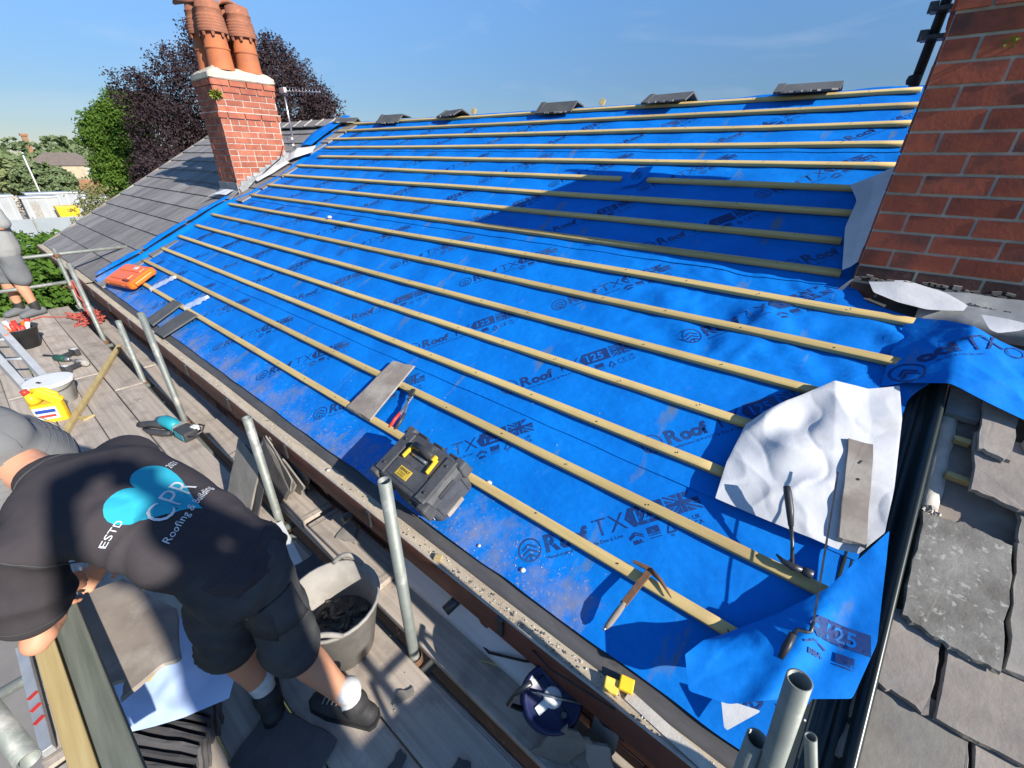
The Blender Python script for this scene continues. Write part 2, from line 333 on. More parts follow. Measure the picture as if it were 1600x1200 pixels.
def crown_mesh(name, lobes, n, leaf, seed, flat=0.0, droop=0.0, shell=.55, clump=.09, twigs=0):
    """leaf quads gathered in clumps over the outer part of several overlapping lobes (centre, radii)"""
    r = np.random.default_rng(seed)
    vol = np.array([l[1][0] * l[1][1] * l[1][2] for l in lobes]) ** .67; pr = vol / vol.sum()
    per = 26; nc = n // per
    which = r.choice(len(lobes), nc, p=pr)
    d = r.normal(size=(nc, 3)); d /= np.linalg.norm(d, axis=1)[:, None]
    rad = shell + (1.04 - shell) * r.random(nc) ** .55
    c0 = np.array([l[0] for l in lobes])[which]; rr = np.array([l[1] for l in lobes])[which]
    cc = c0 + d * rr * rad[:, None]
    size = float(np.mean([min(l[1]) for l in lobes]))
    cs = clump * size * (0.6 + .9 * r.random(nc))
    q = r.normal(size=(nc, per, 3)) * .62
    q[..., 2] *= .62
    P = cc[:, None] + q * cs[:, None, None]
    if droop: P[..., 2] -= droop * cs[:, None] * np.abs(r.normal(size=(nc, per))) * 1.2
    P = P.reshape(-1, 3); m = len(P)
    nrm = (P - np.repeat(c0, per, 0)); nrm /= np.linalg.norm(nrm, axis=1)[:, None] + 1e-6
    nrm = nrm * .7 + r.normal(size=(m, 3)) * .75 + np.array([0, 0, .35]); nrm /= np.linalg.norm(nrm, axis=1)[:, None]
    a = np.cross(nrm, r.normal(size=(m, 3))); a /= np.linalg.norm(a, axis=1)[:, None] + 1e-6; b = np.cross(nrm, a)
    s = leaf * (.55 + .9 * r.random(m))[:, None]
    V = np.stack([P - a * s, P - b * s * .55, P + a * s, P + b * s * .55], 1).reshape(-1, 3)
    F = np.arange(m * 4).reshape(-1, 4)
    return np_mesh(name, V, F)
def tree(name, label, cat, base, lobes, n, leaf, mat_, seed, trunk_h, trunk_r, group=None, droop=0., shell=.55, clump=.09, limbs=5):
    t = thing(name, label, cat, base, group=group)
    link('crown', crown_mesh('crown', lobes, n, leaf, seed, droop=droop, shell=shell, clump=clump), mat_, t)
    m = MB(); rs = random.Random(seed)
    m.tube([(0, 0, 0), (rs.uniform(-.1, .1), 0, trunk_h * .5), (0, 0, trunk_h)], [trunk_r, trunk_r * .8, trunk_r * .6], 8)
    for k in range(limbs):
        l = lobes[k % len(lobes)]
        e = Vector(l[0]) + Vector((rs.uniform(-.5, .5) * l[1][0], rs.uniform(-.5, .5) * l[1][1], rs.uniform(-.1, .5) * l[1][2]))
        m.tube([(0, 0, trunk_h * .85), Vector((0, 0, trunk_h)).lerp(e, .5) + Vector((0, 0, .1 * trunk_h)), e], [trunk_r * .5, trunk_r * .3, trunk_r * .08], 6)
    m.build('trunk', M['bark'], t)
    return t
gz = GROUND
B0 = Vector((-30, 10.6, gz))
def rel(*ps): return [((p[0] - B0.x, p[1] - B0.y, p[2] - gz), r) for p, r in ps]
tree('copper_beech', 'large dark purple copper beech spreading behind the left chimney', 'tree', B0,
     rel(((-30.5, 9.6, 4.1), (2.9, 2.4, 2.6)), ((-31.3, 8.2, 2.4), (2.6, 1.9, 2.4)), ((-27.5, 12.6, 4.4), (2.6, 2.3, 2.6)), ((-26.5, 13.6, 2.9), (2.0, 1.6, 2.4)), ((-30, 10.6, .6), (2.6, 2.6, 2.6)), ((-29.6, 10.9, 6.5), (2.0, 1.6, 1.7)), ((-28.4, 12.6, 5.9), (1.7, 1.5, 1.6)), ((-25.2, 13.6, 3.6), (1.2, 1.0, 1.6)), ((-29.0, 6.9, .6), (2.2, 1.6, 1.5)), ((-29.5, 8.5, -.6), (2.2, 1.8, 1.5)), ((-32, 7.2, 4.6), (1.3, 1.0, .9))),
     130000, .062, M['leaf_copper'], 3, 5.5, .45, droop=1.4, shell=.55, clump=.12, limbs=9)
B0 = Vector((-37.5, 6.9, gz))
tree('broadleaf_tree', 'dense bright green tree in front of the copper beech', 'tree', B0,
     rel(((-37.5, 7.3, 2.2), (1.7, 1.5, 2.1)), ((-37.8, 7.9, 3.7), (1.3, 1.2, 1.3)), ((-37.5, 6.7, .3), (1.7, 1.5, 1.6)), ((-36.8, 7.9, -.9), (1.6, 1.5, 1.5)), ((-37.8, 6.3, 2.6), (1.2, .9, 1.2)), ((-36.9, 7.0, -2.2), (1.5, 1.4, 1.5))),
     84000, .074, M['leaf_green'], 5, 3.5, .25, shell=.45, clump=.17, limbs=6)
B0 = Vector((-29.5, 3.4, gz))
tree('pale_bush', 'pale loose bush standing beside the green tree above the left roof edge', 'bush', B0,
     rel(((-29.5, 3.5, -1.4), (1.2, 1.0, 1.5)), ((-29.0, 4.2, -2.0), (1.3, 1.2, 1.2)), ((-29.8, 2.9, -2.4), (1.0, .9, 1.2)), ((-29.3, 3.6, -.3), (.8, .7, .8))),
     9000, .055, M['leaf_dry'], 8, 2.5, .08, shell=.25, clump=.25, limbs=5)
B0 = Vector((-18.5, .4, gz))
tree('conifer_hedge', 'big bright green conifer bush rising beyond the end of the scaffold boards', 'bush', B0,
     rel(((-18.8, .6, -2.3), (2.2, 1.6, 1.75)), ((-18.0, -1.0, -2.2), (2.2, 1.6, 1.8)), ((-17.8, 1.5, -3.4), (2.0, 1.4, 1.8)), ((-16.3, -.6, -3.6), (1.7, 1.7, 1.6)), ((-19, -2.3, -2.6), (2.0, 1.6, 1.9)), ((-20, .2, -2.0), (1.8, 1.6, 1.3)), ((-16.6, .9, -4.3), (1.7, 1.3, 1.2))),
     60000, .075, M['leaf_hedge'], 9, 2.0, .2, shell=.62, clump=.12, limbs=4)
# wood on the horizon, and the trees that can be told apart in front of it
def far_wood():
    r = np.random.default_rng(4); lobes = []
    for k in range(150):
        d = r.uniform(150, 330); y = d * r.uniform(-.35, .62) ; h = r.uniform(7, 12.0) * (.7 + d / 620)
        lobes.append(((-d, y, gz + h * .45 - .5), (h * .8, h * .8, h * .55)))
    o = link('distant_wood', crown_mesh('distant_wood', lobes, 60000, .85, 6, shell=.75, clump=.10), M['leaf_far2'])
    tag(o, 'continuous belt of woodland along the horizon at the left', 'woodland', kind='stuff')
far_wood()
for x, y, h, w, k, lab in ((-118, 4.5, 7.4, 7.5, 'leaf_far', 'broad pale green tree in front of the far wood, left of the white lamp post'), (-125, 17.5, 7.5, 5.0, 'leaf_far2', 'round darker tree rising behind the far pebbledashed house'),
                        (-112, 11.0, 5.6, 5.0, 'leaf_far2', 'dark tree between the lamp post and the far house'), (-120, -6, 7.2, 8, 'leaf_far', 'pale tree at the left picture edge behind the white yard units'), (-135, 26, 8.6, 6, 'leaf_far2', 'tall tree on the horizon just left of the bright green tree')):
    tree('distant_tree', lab, 'tree', (x, y, gz), [((0, 0, h * .55), (w * .55, w * .55, h * .42)), ((w * .25, w * .35, h * .45), (w * .4, w * .4, h * .38)), ((-w * .1, -w * .4, h * .5), (w * .38, w * .38, h * .4))], 7000, .34, M[k], int(-x), h * .5, .25, group='trees before the far wood', shell=.6, clump=.13)

# far house
M['render_w'] = mat('white_render', (0.42, 0.38, 0.32), 0.9, (0.34, 0.31, 0.26), 1.2)
M['render_y'] = mat('buff_render', (0.42, 0.36, 0.24), 0.9, (0.34, 0.29, 0.2), 1.5)
M['far_brick'] = mat('far_brickwork', (0.30, 0.15, 0.08), 0.9, (0.24, 0.12, 0.07), 3)
M['far_roof'] = mat('far_roof_tiles', (0.17, 0.135, 0.11), 0.9, (0.13, 0.105, 0.09), 2)
M['far_glass'] = mat('window_glass', (0.03, 0.035, 0.045), 0.15, spec=.7)
hs_ = thing('detached_house', 'far cream house with brown hipped roof, seen beside the bright green tree', 'house', (-122, 15.6, gz), (0, 0, R_(-8)))
m = MB(); m.box((0, 0, 1.3), (7, 9.5, 2.6)); m.build('ground_floor_wall', M['far_brick'], hs_)
m = MB(); m.box((0, 0, 3.75), (6.98, 9.46, 2.3)); m.build('upper_wall', M['render_w'], hs_)
m = MB(); m.box((3.58, 1.0, 3.8), (.18, 3.0, 2.1)); m.build('buff_panel', M['render_y'], hs_)
m = MB(); a = [(-3.9, -5.2, 4.9), (3.9, -5.2, 4.9), (3.9, 5.2, 4.9), (-3.9, 5.2, 4.9), (0, -2.2, 7.0), (0, 2.2, 7.0)]
m.add(a, [(0, 1, 4), (1, 2, 5, 4), (2, 3, 5), (3, 0, 4, 5), (3, 2, 1, 0)]); m.build('roof', M['far_roof'], hs_)
m = MB(); a = [(3.4, -5.1, 2.75), (4.7, -5.1, 2.45), (4.7, 1.0, 2.45), (3.4, 1.0, 2.75)]; m.add(a + [(p[0], p[1], p[2] - .12) for p in a], [(0, 1, 2, 3), (7, 6, 5, 4), (0, 4, 5, 1), (1, 5, 6, 2), (2, 6, 7, 3), (3, 7, 4, 0)]); m.build('porch_roof', M['far_roof'], hs_)
for y, z in ((-3.4, 3.9), (-1.6, 3.9), (3.6, 3.9), (-3.2, 1.3), (-.6, 1.3)):
    fr_ = MB().box((3.53, y, z), (.10, 1.2, 1.2)).build('window', M['white_plastic'], hs_)
    MB().box((3.60, y, z), (.05, .95, .95)).build('pane', M['far_glass'], fr_)
# brick tower on the skyline
tw = thing('brick_tower', 'tall orange brick tower on the wooded skyline', 'tower', (-240, 24.2, gz))
MB().box((0, 0, 6.0), (1.5, 1.4, 12.0)).build('shaft', M['far_brick'], tw); MB().box((0, 0, 12.3), (2.1, 2.0, .7)).build('cap', M['far_brick'], tw)
# lamp post
lp = thing('lamp_post', 'thin white lamp post standing in front of the far wood', 'lamp post', (-93, 7.9, gz), (0, R_(-2), 0))
MB().tube([(0, 0, 0), (0, 0, 3.6), (0, 0, 6.8)], [.11, .09, .075], 8).build('column', M['white_plastic'], lp); MB().box((.22, 0, 6.84), (.6, .16, .1)).build('lantern', M['alu'], lp)
# yard: white units, skip, hoarding, fence
M['cabin'] = mat('cabin_panel', (0.36, 0.37, 0.37), 0.8, (0.29, 0.30, 0.30), .5)
def yard_unit(label, x, y, w, d, h, roofm=None, rot=0):
    t = thing('portable_cabin', label, 'cabin', (x, y, gz), (0, 0, rot), 'white cabins in the yard')
    MB().box((0, 0, h / 2), (d, w, h)).build('body', M['cabin'], t, .05)
    for q in range(int(w / .8)): MB().box((d / 2 + .01, -w / 2 + .4 + .8 * q, h / 2), (.03, .06, h * .96)).build('panel_rib', M['alu'], t)
    MB().box((0, 0, h + .08), (d + .2, w + .2, .16)).build('roof', M['alu'], t, .04)
    MB().box((d / 2 + .02, -w * .2, h * .45), (.06, w * .22, h * .8)).build('door', M['grey_tub'], t)
    return t
yard_unit('white cabin nearest the left edge of the yard', -78, 2.4, 3.2, 2.6, 2.5)
yard_unit('white cabin in the middle of the yard, left of the yellow skip', -77, 6.0, 3.0, 2.4, 2.3)
yard_unit('low white cabin at the back of the yard behind the yellow skip', -84, 8.6, 6.0, 2.6, 2.3)
yard_unit('white cabin to the right of the yellow skip', -76, 10.6, 2.2, 2.4, 2.1)
sk = thing('skip', 'bright yellow skip between the white cabins', 'skip', (-74, 7.7, gz)); sk.scale = (.75, .72, .8)
MB().box((0, 0, .95), (1.8, 2.3, 1.9), taper=(1.25, 1.2)).build('body', M['yellow'], sk, .03); MB().box((1.05, 0, 1.75), (.14, 2.4, .14)).build('rim', M['amber_foam'], sk)
for k in range(4): MB().beam((1.0, -.85 + .57 * k, .1), (1.18, -.95 + .63 * k, 1.68), .1, .08).build('rib', M['amber_foam'], sk)
M['hoard'] = mat('hoarding_panel', (0.27, 0.30, 0.315), 0.8, (0.23, 0.255, 0.27), .6)
hd = thing('yard_hoarding', 'pale grey sheet hoarding along the near side of the yard', 'fence', (-52, 0, gz))
for k in range(4):
    y0 = -2.5 + 2.75 * k - .0
    MB().box((0, y0 + 1.3, 1.15), (.06, 2.62, 2.3)).build('panel', M['hoard'], hd, .01)
    MB().box((.02, y0 - .05, 1.2), (.12, .10, 2.45)).build('post', M['galv'], hd)
pf = thing('palisade_fence', 'grey steel palisade fence beyond the left roof', 'fence', (-50, 8.7, gz))
for k in range(34): MB().box((0, k * .15, 1.1), (.03, .075, 2.2)).build('pale', M['galv'], pf)
for z in (.5, 1.8): MB().box((-.04, 2.5, z), (.05, 5.2, .07)).build('rail', M['galv'], pf)
lf = thing('low_railing', 'low white railing along the near side of the road', 'railing', (-34.2, 1.2, gz))
for k in range(40): MB().box((0, k * .16, .32), (.03, .05, .64)).build('pale', M['white_plastic'], lf)
MB().box((0, 3.1, .45), (.03, 6.4, .05)).build('rail', M['white_plastic'], lf)
st = thing('wooden_stake', 'pale timber stake leaning by the road', 'stake', (-45.5, 2.9, gz), (R_(-8), R_(-6), 0)); MB().box((0, 0, .9), (.09, .09, 1.8)).build('shaft', M['wood_pale'], st)
sp_ = link('spoil_heap', crown_mesh('spoil_heap', [((-88, -1, gz + .3), (3, 6, 1.6)), ((-90, 4, gz + .3), (3, 4, 1.2))], 5000, .4, 12, shell=.9, clump=.08), M['mortar']); tag(sp_, 'low heap of pale spoil behind the white cabins', 'spoil heap', kind='stuff')

# ------------------------------------------------------------------ the terraced house under repair
BR = {}
def brick_mesh(l, h, d):
    k = (round(l, 4), round(h, 4), round(d, 4))
    if k not in BR:
        m = MB().box((0, 0, 0), (l, d, h)); BR[k] = m.mesh('brick')
    return BR[k]
def brick_row(parent, o, u, n, length, z, h, pat, mats, depth=.05, joint=.0125, proud=0.0, rnd=None, z_of=None):
    """lay bricks from point o along unit u (outward normal n); pat = list of lengths used in turn"""
    x = 0.0; k = 0; rs = rnd or random
    ang = math.atan2(u.y, u.x)
    while x < length - .03:
        l = min(pat[k % len(pat)], length - x); k += 1
        if l > .04:
            me = brick_mesh(l - joint, h - joint, depth)
            b = bpy.data.objects.new('brick', me); COL.objects.link(b); b.parent = parent
            mt = rs.choice(mats) if isinstance(mats, (list, tuple)) else mats
            if not me.materials: me.materials.append(mt)
            b.material_slots[0].link = 'OBJECT'; b.material_slots[0].material = mt
            p = o + u * (x + l / 2) - n * (depth / 2 - .004 - proud - rs.uniform(-.0015, .0025)); b.location = (p.x, p.y, z + h / 2)
            b.rotation_euler = (rs.uniform(-.012, .012), rs.uniform(-.006, .006), ang + rs.uniform(-.004, .004))
        x += l
X, Y, Z = Vector((1, 0, 0)), Vector((0, 1, 0)), Vector((0, 0, 1))
YW = .06                                                  # face of the front wall
ho = thing('terraced_house', 'brick terraced house whose roof is stripped to blue membrane and battens', 'house', (0, 0, 0))
m = MB(); m.box((-3.9, 2.2, (gz - .12) / 2 - .06), (9.0, 4.38, -gz - .30)); m.build('wall', M['brick_dark'], ho)
rb = random.Random(3)
for k in range(7): brick_row(ho, Vector((-8.3 + (.11 if k % 2 else 0), .0, 0)), X, -Y, 8.4, -.74 + .083 * k, .083, [.235], [M['brick_dark'], M['gutter'], M['gutter']], rnd=rb)
# roof boarding below the membrane, rear slope
m = MB(); V = [RP(-8.35, -.02, -.06), RP(.30, -.02, -.06), RP(.30, 4.56, -.06), RP(-8.2, 4.56, -.06)]
V2 = [v - Vector((0, 0, .10)) for v in V]; m.add(V + V2, [(0, 1, 2, 3), (7, 6, 5, 4), (0, 4, 5, 1), (1, 5, 6, 2), (2, 6, 7, 3), (3, 7, 4, 0)]); m.build('roof_deck', M['felt'], ho)
rz = RP(0, 4.56, -.06); m = MB(); m.add([(-8.2, rz.y, rz.z), (.30, rz.y, rz.z), (.30, rz.y + 4, rz.z - 2.1), (-8.2, rz.y + 4, rz.z - 2.1)], [(0, 1, 2, 3)]); m.build('rear_slope', M['tile_dark'], ho)
# eaves: felt tray, dusty ledge, brown box gutter and its pale lip
def along(name, prof, x0, x1, mat_, parent, n=60, jit=0.0, seed=0):
    """a length of section prof [(y, z)] running along the eave, slightly uneven"""
    xs = np.linspace(x0, x1, n); V = []; rs = np.random.default_rng(seed)
    for x in xs:
        dz = jit * (_vn1(x * 1.3, seed)); dy = jit * _vn1(x * 1.1 + 9, seed)
        for k, (y, z) in enumerate(prof): V.append((x, y + dy + jit * .5 * rs.normal() * (jit > .004), z + dz))
    p = len(prof); F = []
    for i in range(n - 1):
        for k in range(p - 1): F.append((i * p + k, i * p + p + k, i * p + p + k + 1, i * p + k + 1))
    return link(name, np_mesh(name, V, F, True), mat_, parent)
def _vn1(x, s):
    i = math.floor(x); f = x - i; f = f * f * (3 - 2 * f); h = lambda a: (math.sin(a * 127.1 + s * 17.3) * 43758.5453) % 1.0
    return (h(i) * (1 - f) + h(i + 1) * f) * 2 - 1
o = along('eaves_felt', [(.08, -.010), (.03, -.038), (.0, -.050), (-.030, -.056), (-.048, -.058), (-.052, -.07)], -8.25, .30, M['felt'], ho, 80, .003, 1)
o = along('gutter_ledge', [(-.03, -.078), (-.050, -.068), (-.085, -.064), (-.110, -.066), (-.116, -.070)], -8.28, .30, M['ledge'], ho, 160, .0025, 2)
o = along('gutter_lip', [(-.111, -.068), (-.111, -.058), (-.119, -.058), (-.119, -.070)], -8.28, .30, M['mortar'], ho, 80, .002, 3)
o = along('box_gutter', [(-.117, -.062), (-.120, -.068), (-.122, -.195), (-.112, -.205), (.05, -.207)], -8.28, .30, M['gutter'], ho, 60, .001, 4)
for x in np.arange(-7.9, .2, .9):
    MB().box((x, -.128, -.115), (.03, .014, .10)).build('gutter_bracket', M['steel'], ho, .003)
for x in np.arange(-7.6, -.6, 1.35):
    MB().tube([(x, .01, -.30), (x, -.07, -.31)], .028, 8).build('rafter_end', M['gutter'], ho)
# grit and mortar lying on the ledge and membrane
def crumbs(name, label, pts, size, mat_, seed):
    rs = random.Random(seed); m = MB()
    for p in pts:
        s = size * rs.uniform(.4, 1.5); c = Vector(p); q = []
        for k in range(6):
            d = [(1, 0, 0), (-1, 0, 0), (0, 1, 0), (0, -1, 0), (0, 0, .7), (0, 0, -.3)][k]
            q.append(c + Vector(d) * s * rs.uniform(.6, 1.1))
        m.add(q, [(0, 2, 4), (2, 1, 4), (1, 3, 4), (3, 0, 4), (2, 0, 5), (1, 2, 5), (3, 1, 5), (0, 3, 5)])
    o = m.build(name, mat_); return tag(o, label, 'debris', kind='stuff')
rs = random.Random(5)
crumbs('mortar_grit', 'pale grit and mortar crumbs along the dusty gutter ledge', [(rs.uniform(-8, .1) if rs.random() < .5 else rs.uniform(-1.7, .1), rs.uniform(-.108, -.058), -.062) for _ in range(260)], .0035, M['dust'], 6)
crumbs('dark_grit', 'dark slate chips along the dusty gutter ledge', [(rs.gauss(-.55, .35) if rs.random() < .6 else rs.uniform(-5, .1), rs.uniform(-.108, -.065), -.061) for _ in range(110)], .005, M['slate_dark'], 7)
def mp(x, s, h=.004): return RP(x, s, float(Hm(x, s)) + h)

# ------------------------------------------------------------------ left neighbour: tiled roof
nb = thing('neighbouring_house', 'adjoining house at the left with a grey tiled roof', 'house', (0, 0, 0))
m = MB(); m.box((-10.75, 2.2, (gz - .12) / 2 - .06), (4.3, 4.2, -gz - .30)); m.build('wall', M['brick_dark'], nb)
def vx(s): return -12.55 - .28 * s                                         # raking verge
m = MB(); V = [RP(vx(0), -.03, -.07), RP(-8.2, -.03, -.07), RP(-7.7, 4.56, -.07), RP(vx(4.56), 4.56, -.07)]; V2 = [v - Vector((0, 0, .10)) for v in V]
m.add(V + V2, [(0, 1, 2, 3), (7, 6, 5, 4), (0, 4, 5, 1), (1, 5, 6, 2), (2, 6, 7, 3), (3, 7, 4, 0)]); m.build('roof_deck', M['felt'], nb)
m = MB(); m.add([(vx(4.56), rz.y, rz.z), (-8.0, rz.y, rz.z), (-8.0, rz.y + 4, rz.z - 2.1), (vx(4.56), rz.y + 4, rz.z - 2.1)], [(0, 1, 2, 3)]); m.build('rear_slope', M['tile_dark'], nb)
TM = {}
def tile_mesh(w):
    k = round(w, 2)
    if k not in TM:
        m = MB(); L_ = .40; a = math.atan2(.022, .345)
        m.add([(0, 0, .026), (k - .008, 0, .026), (k - .008, L_, .004), (0, L_, .004), (0, 0, .004), (k - .008, 0, .004), (k - .008, L_, -.014), (0, L_, -.014)],
              [(0, 1, 2, 3), (0, 4, 5, 1), (1, 5, 6, 2), (3, 7, 4, 0), (4, 7, 6, 5)]); TM[k] = m.mesh('roof_tile')
    return TM[k]
rt = random.Random(11)
for r in range(13):
    s = -.04 + r * .349
    x1 = -7.9 if s < 2.0 else -7.55
    x = vx(s) + .02; off = .15 if r % 2 else 0
    first = True
    while x < x1:
        w = (.30 - off) if first else .30; first = False
        c_y = s * CP
        if not (s > 2.15 and s < 3.1 and x > -8.62 and x + w < -7.7):
            t_ = bpy.data.objects.new('roof_tile', tile_mesh(w)); COL.objects.link(t_); t_.parent = nb
            if not t_.data.materials: t_.data.materials.append(M['tile'])
            t_.matrix_world = Matrix.Translation(RP(x, s, -.03)) @ ROOFM @ Matrix.Rotation(rt.uniform(-.004, .004), 4, 'Z') @ Matrix.Rotation(rt.uniform(-.004, .006), 4, 'X')
        x += w
# verge pointing, barge board, gutter of the neighbour
m = MB(); m.beam(RP(vx(-.05) - .01, -.05, -.035), RP(vx(4.56) - .01, 4.56, -.035), .05, .045); m.build('verge_mortar', M['slate_brown'], nb)
m = MB(); m.beam(RP(vx(-.05) - .04, -.05, -.14), RP(vx(4.56) - .04, 4.56, -.14), .03, .16); m.build('bargeboard', M['gutter'], nb, .004)
along('gutter_ledge', [(-.0, -.040), (-.055, -.050), (-.10, -.048), (-.115, -.055)], vx(0) - .05, -8.28, M['ledge'], nb, 60, .003, 8)
along('box_gutter', [(-.115, -.052), (-.122, -.056), (-.122, -.150), (-.112, -.158), (.05, -.160)], vx(0) - .05, -8.28, M['gutter'], nb, 40, .002, 9)
rk = random.Random(4)
for k in range(13):                                                          # ridge tiles
    x = -8.15 - .42 * k
    m = MB(); m.add([(x - .41, -.19, -.085), (x - .41, 0, .03), (x - .41, .19, -.085), (x, -.19, -.095), (x, 0, .02), (x, .19, -.095)], [(0, 3, 4, 1), (1, 4, 5, 2)])
    o = m.build('ridge_tile', M['tile'], nb); sm_ = o.modifiers.new('sol', 'SOLIDIFY'); sm_.thickness = .018; o.location = (0, RP(0, 4.52).y, RP(0, 4.52).z + .035 + rk.uniform(-.004, .004))
    m = MB(); m.box((x, -.09, -.028), (.035, .215, .026), (R_(32), 0, 0)); o2 = m.build('bedding_mortar', M['mortar'], o)
# ------------------------------------------------------------------ left chimney
def stack_bricks(t, x0, x1, y0, y1, z0, z1, h, courses, faces, mats, proud=None, mortar='mortar', slope_cut=None, seed=1, headers=()):
    rs_ = random.Random(seed)
    for k in range(courses):
        z = z1 - (k + 1) * h
        pr = (proud or {}).get(k, 0.0); hd = k in headers
        pat = [.1175] if hd else [.235]
        for f in faces:
            if f == 'front': o_, u_, n_, L_ = Vector((x0 - pr, y0, 0)), X, -Y, x1 - x0 + 2 * pr
            elif f == 'right': o_, u_, n_, L_ = Vector((x1, y0 - pr, 0)), Y, X, y1 - y0 + 2 * pr
            elif f == 'left': o_, u_, n_, L_ = Vector((x0, y1 + pr, 0)), -Y, -X, y1 - y0 + 2 * pr
            s = .1175 if (k % 2 == 0) == (f == 'front') else 0
            p_ = ([s] if s and not hd else []) + pat * 40
            # one starting half brick, then full ones
            class It(list): pass
            seq = It(p_); brick_row(t, o_, u_, n_, L_, z, h, seq, mats(z) if callable(mats) else mats, depth=.06, proud=pr, rnd=rs_)
chl = thing('brick_chimney', 'red brick chimney with four terracotta pots standing on the left roof', 'chimney', (0, 0, 0))
cx0, cx1, cy0, cy1 = -8.50, -7.85, 1.99, 2.83
MB().box(((cx0 + cx1) / 2, (cy0 + cy1) / 2, 1.70), (cx1 - cx0 - .006, cy1 - cy0 - .006, 1.60)).build('mortar_core', M['mortar'], chl)
stack_bricks(chl, cx0, cx1, cy0, cy1, .96, 2.50, .0795, 19, ('front', 'right'), [M['brick']], proud={0: .022, 1: .012, 5: .022, 6: .0}, seed=2, headers=(6, 12, 15))
MB().box(((cx0 + cx1) / 2, (cy0 + cy1) / 2, 2.50 - 5 * .0795 + .002), (cx1 - cx0 + .045, cy1 - cy0 + .045, .012)).build('weathering_mortar', M['mortar'], chl)
fm = MB(); zt = 2.50
ring = lambda e, z: [(cx0 - e, cy0 - e, z), (cx1 + e, cy0 - e, z), (cx1 + e, cy1 + e, z), (cx0 - e, cy1 + e, z)]
def ring_sub(e, z, n=10, j=0.0, seed=0):
    rs_ = random.Random(seed); P = ring(e, z); out = []
    for i in range(4):
        a, c = Vector(P[i]), Vector(P[(i + 1) % 4])
        for k in range(n): q = a.lerp(c, k / n); out.append(q + Vector((rs_.uniform(-j, j), rs_.uniform(-j, j), rs_.uniform(-j, j))))
    return out
rings = [ring_sub(.015, 2.50), ring_sub(.028, 2.515, j=.003, seed=1), ring_sub(.026, 2.575, j=.006, seed=2), ring_sub(-.03, 2.615, j=.010, seed=3), ring_sub(-.13, 2.67, j=.012, seed=4), ring_sub(-.24, 2.685, j=.008, seed=5)]
nn = len(rings[0])
for a in range(len(rings) - 1):
    fm.add(rings[a] + rings[a + 1], [(k, (k + 1) % nn, nn + (k + 1) % nn, nn + k) for k in range(nn)], True)
fm.add(rings[-1], [tuple(range(nn))]); fm.add(rings[0], [tuple(range(nn))[::-1]])
fm.build('flaunching', M['flaunch'], chl)
def pot(x, y, rot, cap):
    p = MB(); z0 = 2.62
    p.lathe([(.175, 0), (.160, .05), (.150, .235), (.150, .240), (.160, .244), (.160, .262), (.150, .268), (.138, .50)], 26, (x, y, z0))
    o = p.build('chimney_pot', M['pot'], chl)
    prof = [(.140, .44), (.185, .425), (.186, .44)]
    for k in range(5):
        z = .45 + .034 * k; r = .183 - .004 * k; prof += [(r, z), (r + .005, z + .010), (r + .005, z + .022), (r - .002, z + .030)]
    prof += [(.158, .625), (.160, .635), (.157, .68), (.162, .685), (.160, .70), (.150, .705)]
    prof += [(.142, .78), (.10, .80)] if not cap else [(.140, .76), (.12, .80)]
    h_ = MB(); h_.lathe(prof, 26, (x, y, z0)); ho_ = h_.build('cowl', M['pot_top'], o)
    for k in range(9):                                                     # drip lugs round the skirt
        q = 2 * math.pi * k / 9 + rot; h2 = MB().box((x + .172 * math.cos(q), y + .172 * math.sin(q), z0 + .405), (.02, .028, .055), (0, 0, q), taper=(1, 1.5)); h2.build('drip_lug', M['pot_top'], o, .003)
    if cap:
        c_ = MB(); n_ = 12; V = []
        for e in (-1, 1):
            for k in range(n_ + 1):
                a = math.pi * k / n_; V.append((e * .24, .155 * math.cos(a), .10 * math.sin(a)))
        F = [(k, k + 1, n_ + 2 + k, n_ + 1 + k) for k in range(n_)]
        c_.add(V, F, True); oc = c_.build('hood', M['pot_top'], o); sl = oc.modifiers.new('s', 'SOLIDIFY'); sl.thickness = .03
        oc.location = (x, y, z0 + .77); oc.rotation_euler = (0, 0, rot)
pot(-8.03, 2.24, .3, False); pot(-8.03, 2.62, .9, False); pot(-8.34, 2.22, R_(200), True); pot(-8.34, 2.60, R_(170), True)
# lead: front apron and stepped flashing
MB().box((-8.175, 1.972, 1.09), (.70, .014, .17)).build('lead_apron', M['lead'], chl, .003)
m = MB(); a = [RP(-8.53, 2.05, .0), RP(-7.82, 2.05, .0), RP(-7.82, 2.235, .03), RP(-8.53, 2.235, .03)]; m.add(a, [(0, 1, 2, 3)]); o = m.build('lead_skirt', M['lead'], chl); sl = o.modifiers.new('s', 'SOLIDIFY'); sl.thickness = .006
for k in range(8):
    y = 2.03 + .105 * k; zr = y / CP * SP; MB().box((-7.836, y + .06, zr + .075), (.008, .118, .125 + .02 * (k % 2))).build('step_flashing', M['lead'], chl, .002)
MB().beam((-7.832, 2.0, RP(0, 2.26).z + .02), (-7.832, 2.86, RP(0, 2.26).z + .02 + .86 * SP / CP), .006, .09).build('lead_soaker', M['lead'], chl)
cb = MB(); cb.tube([(-7.83, 2.80, 1.70), (-7.80, 2.70, 1.52), (-7.79, 2.45, 1.36), (-7.78, 2.25, 1.22), (-7.77, 2.1, 1.10)], .0045, 6); o = cb.build('aerial_cable', M['print_black']); tag(o, 'thin black aerial cable drooping down the lit side of the left chimney', 'cable')
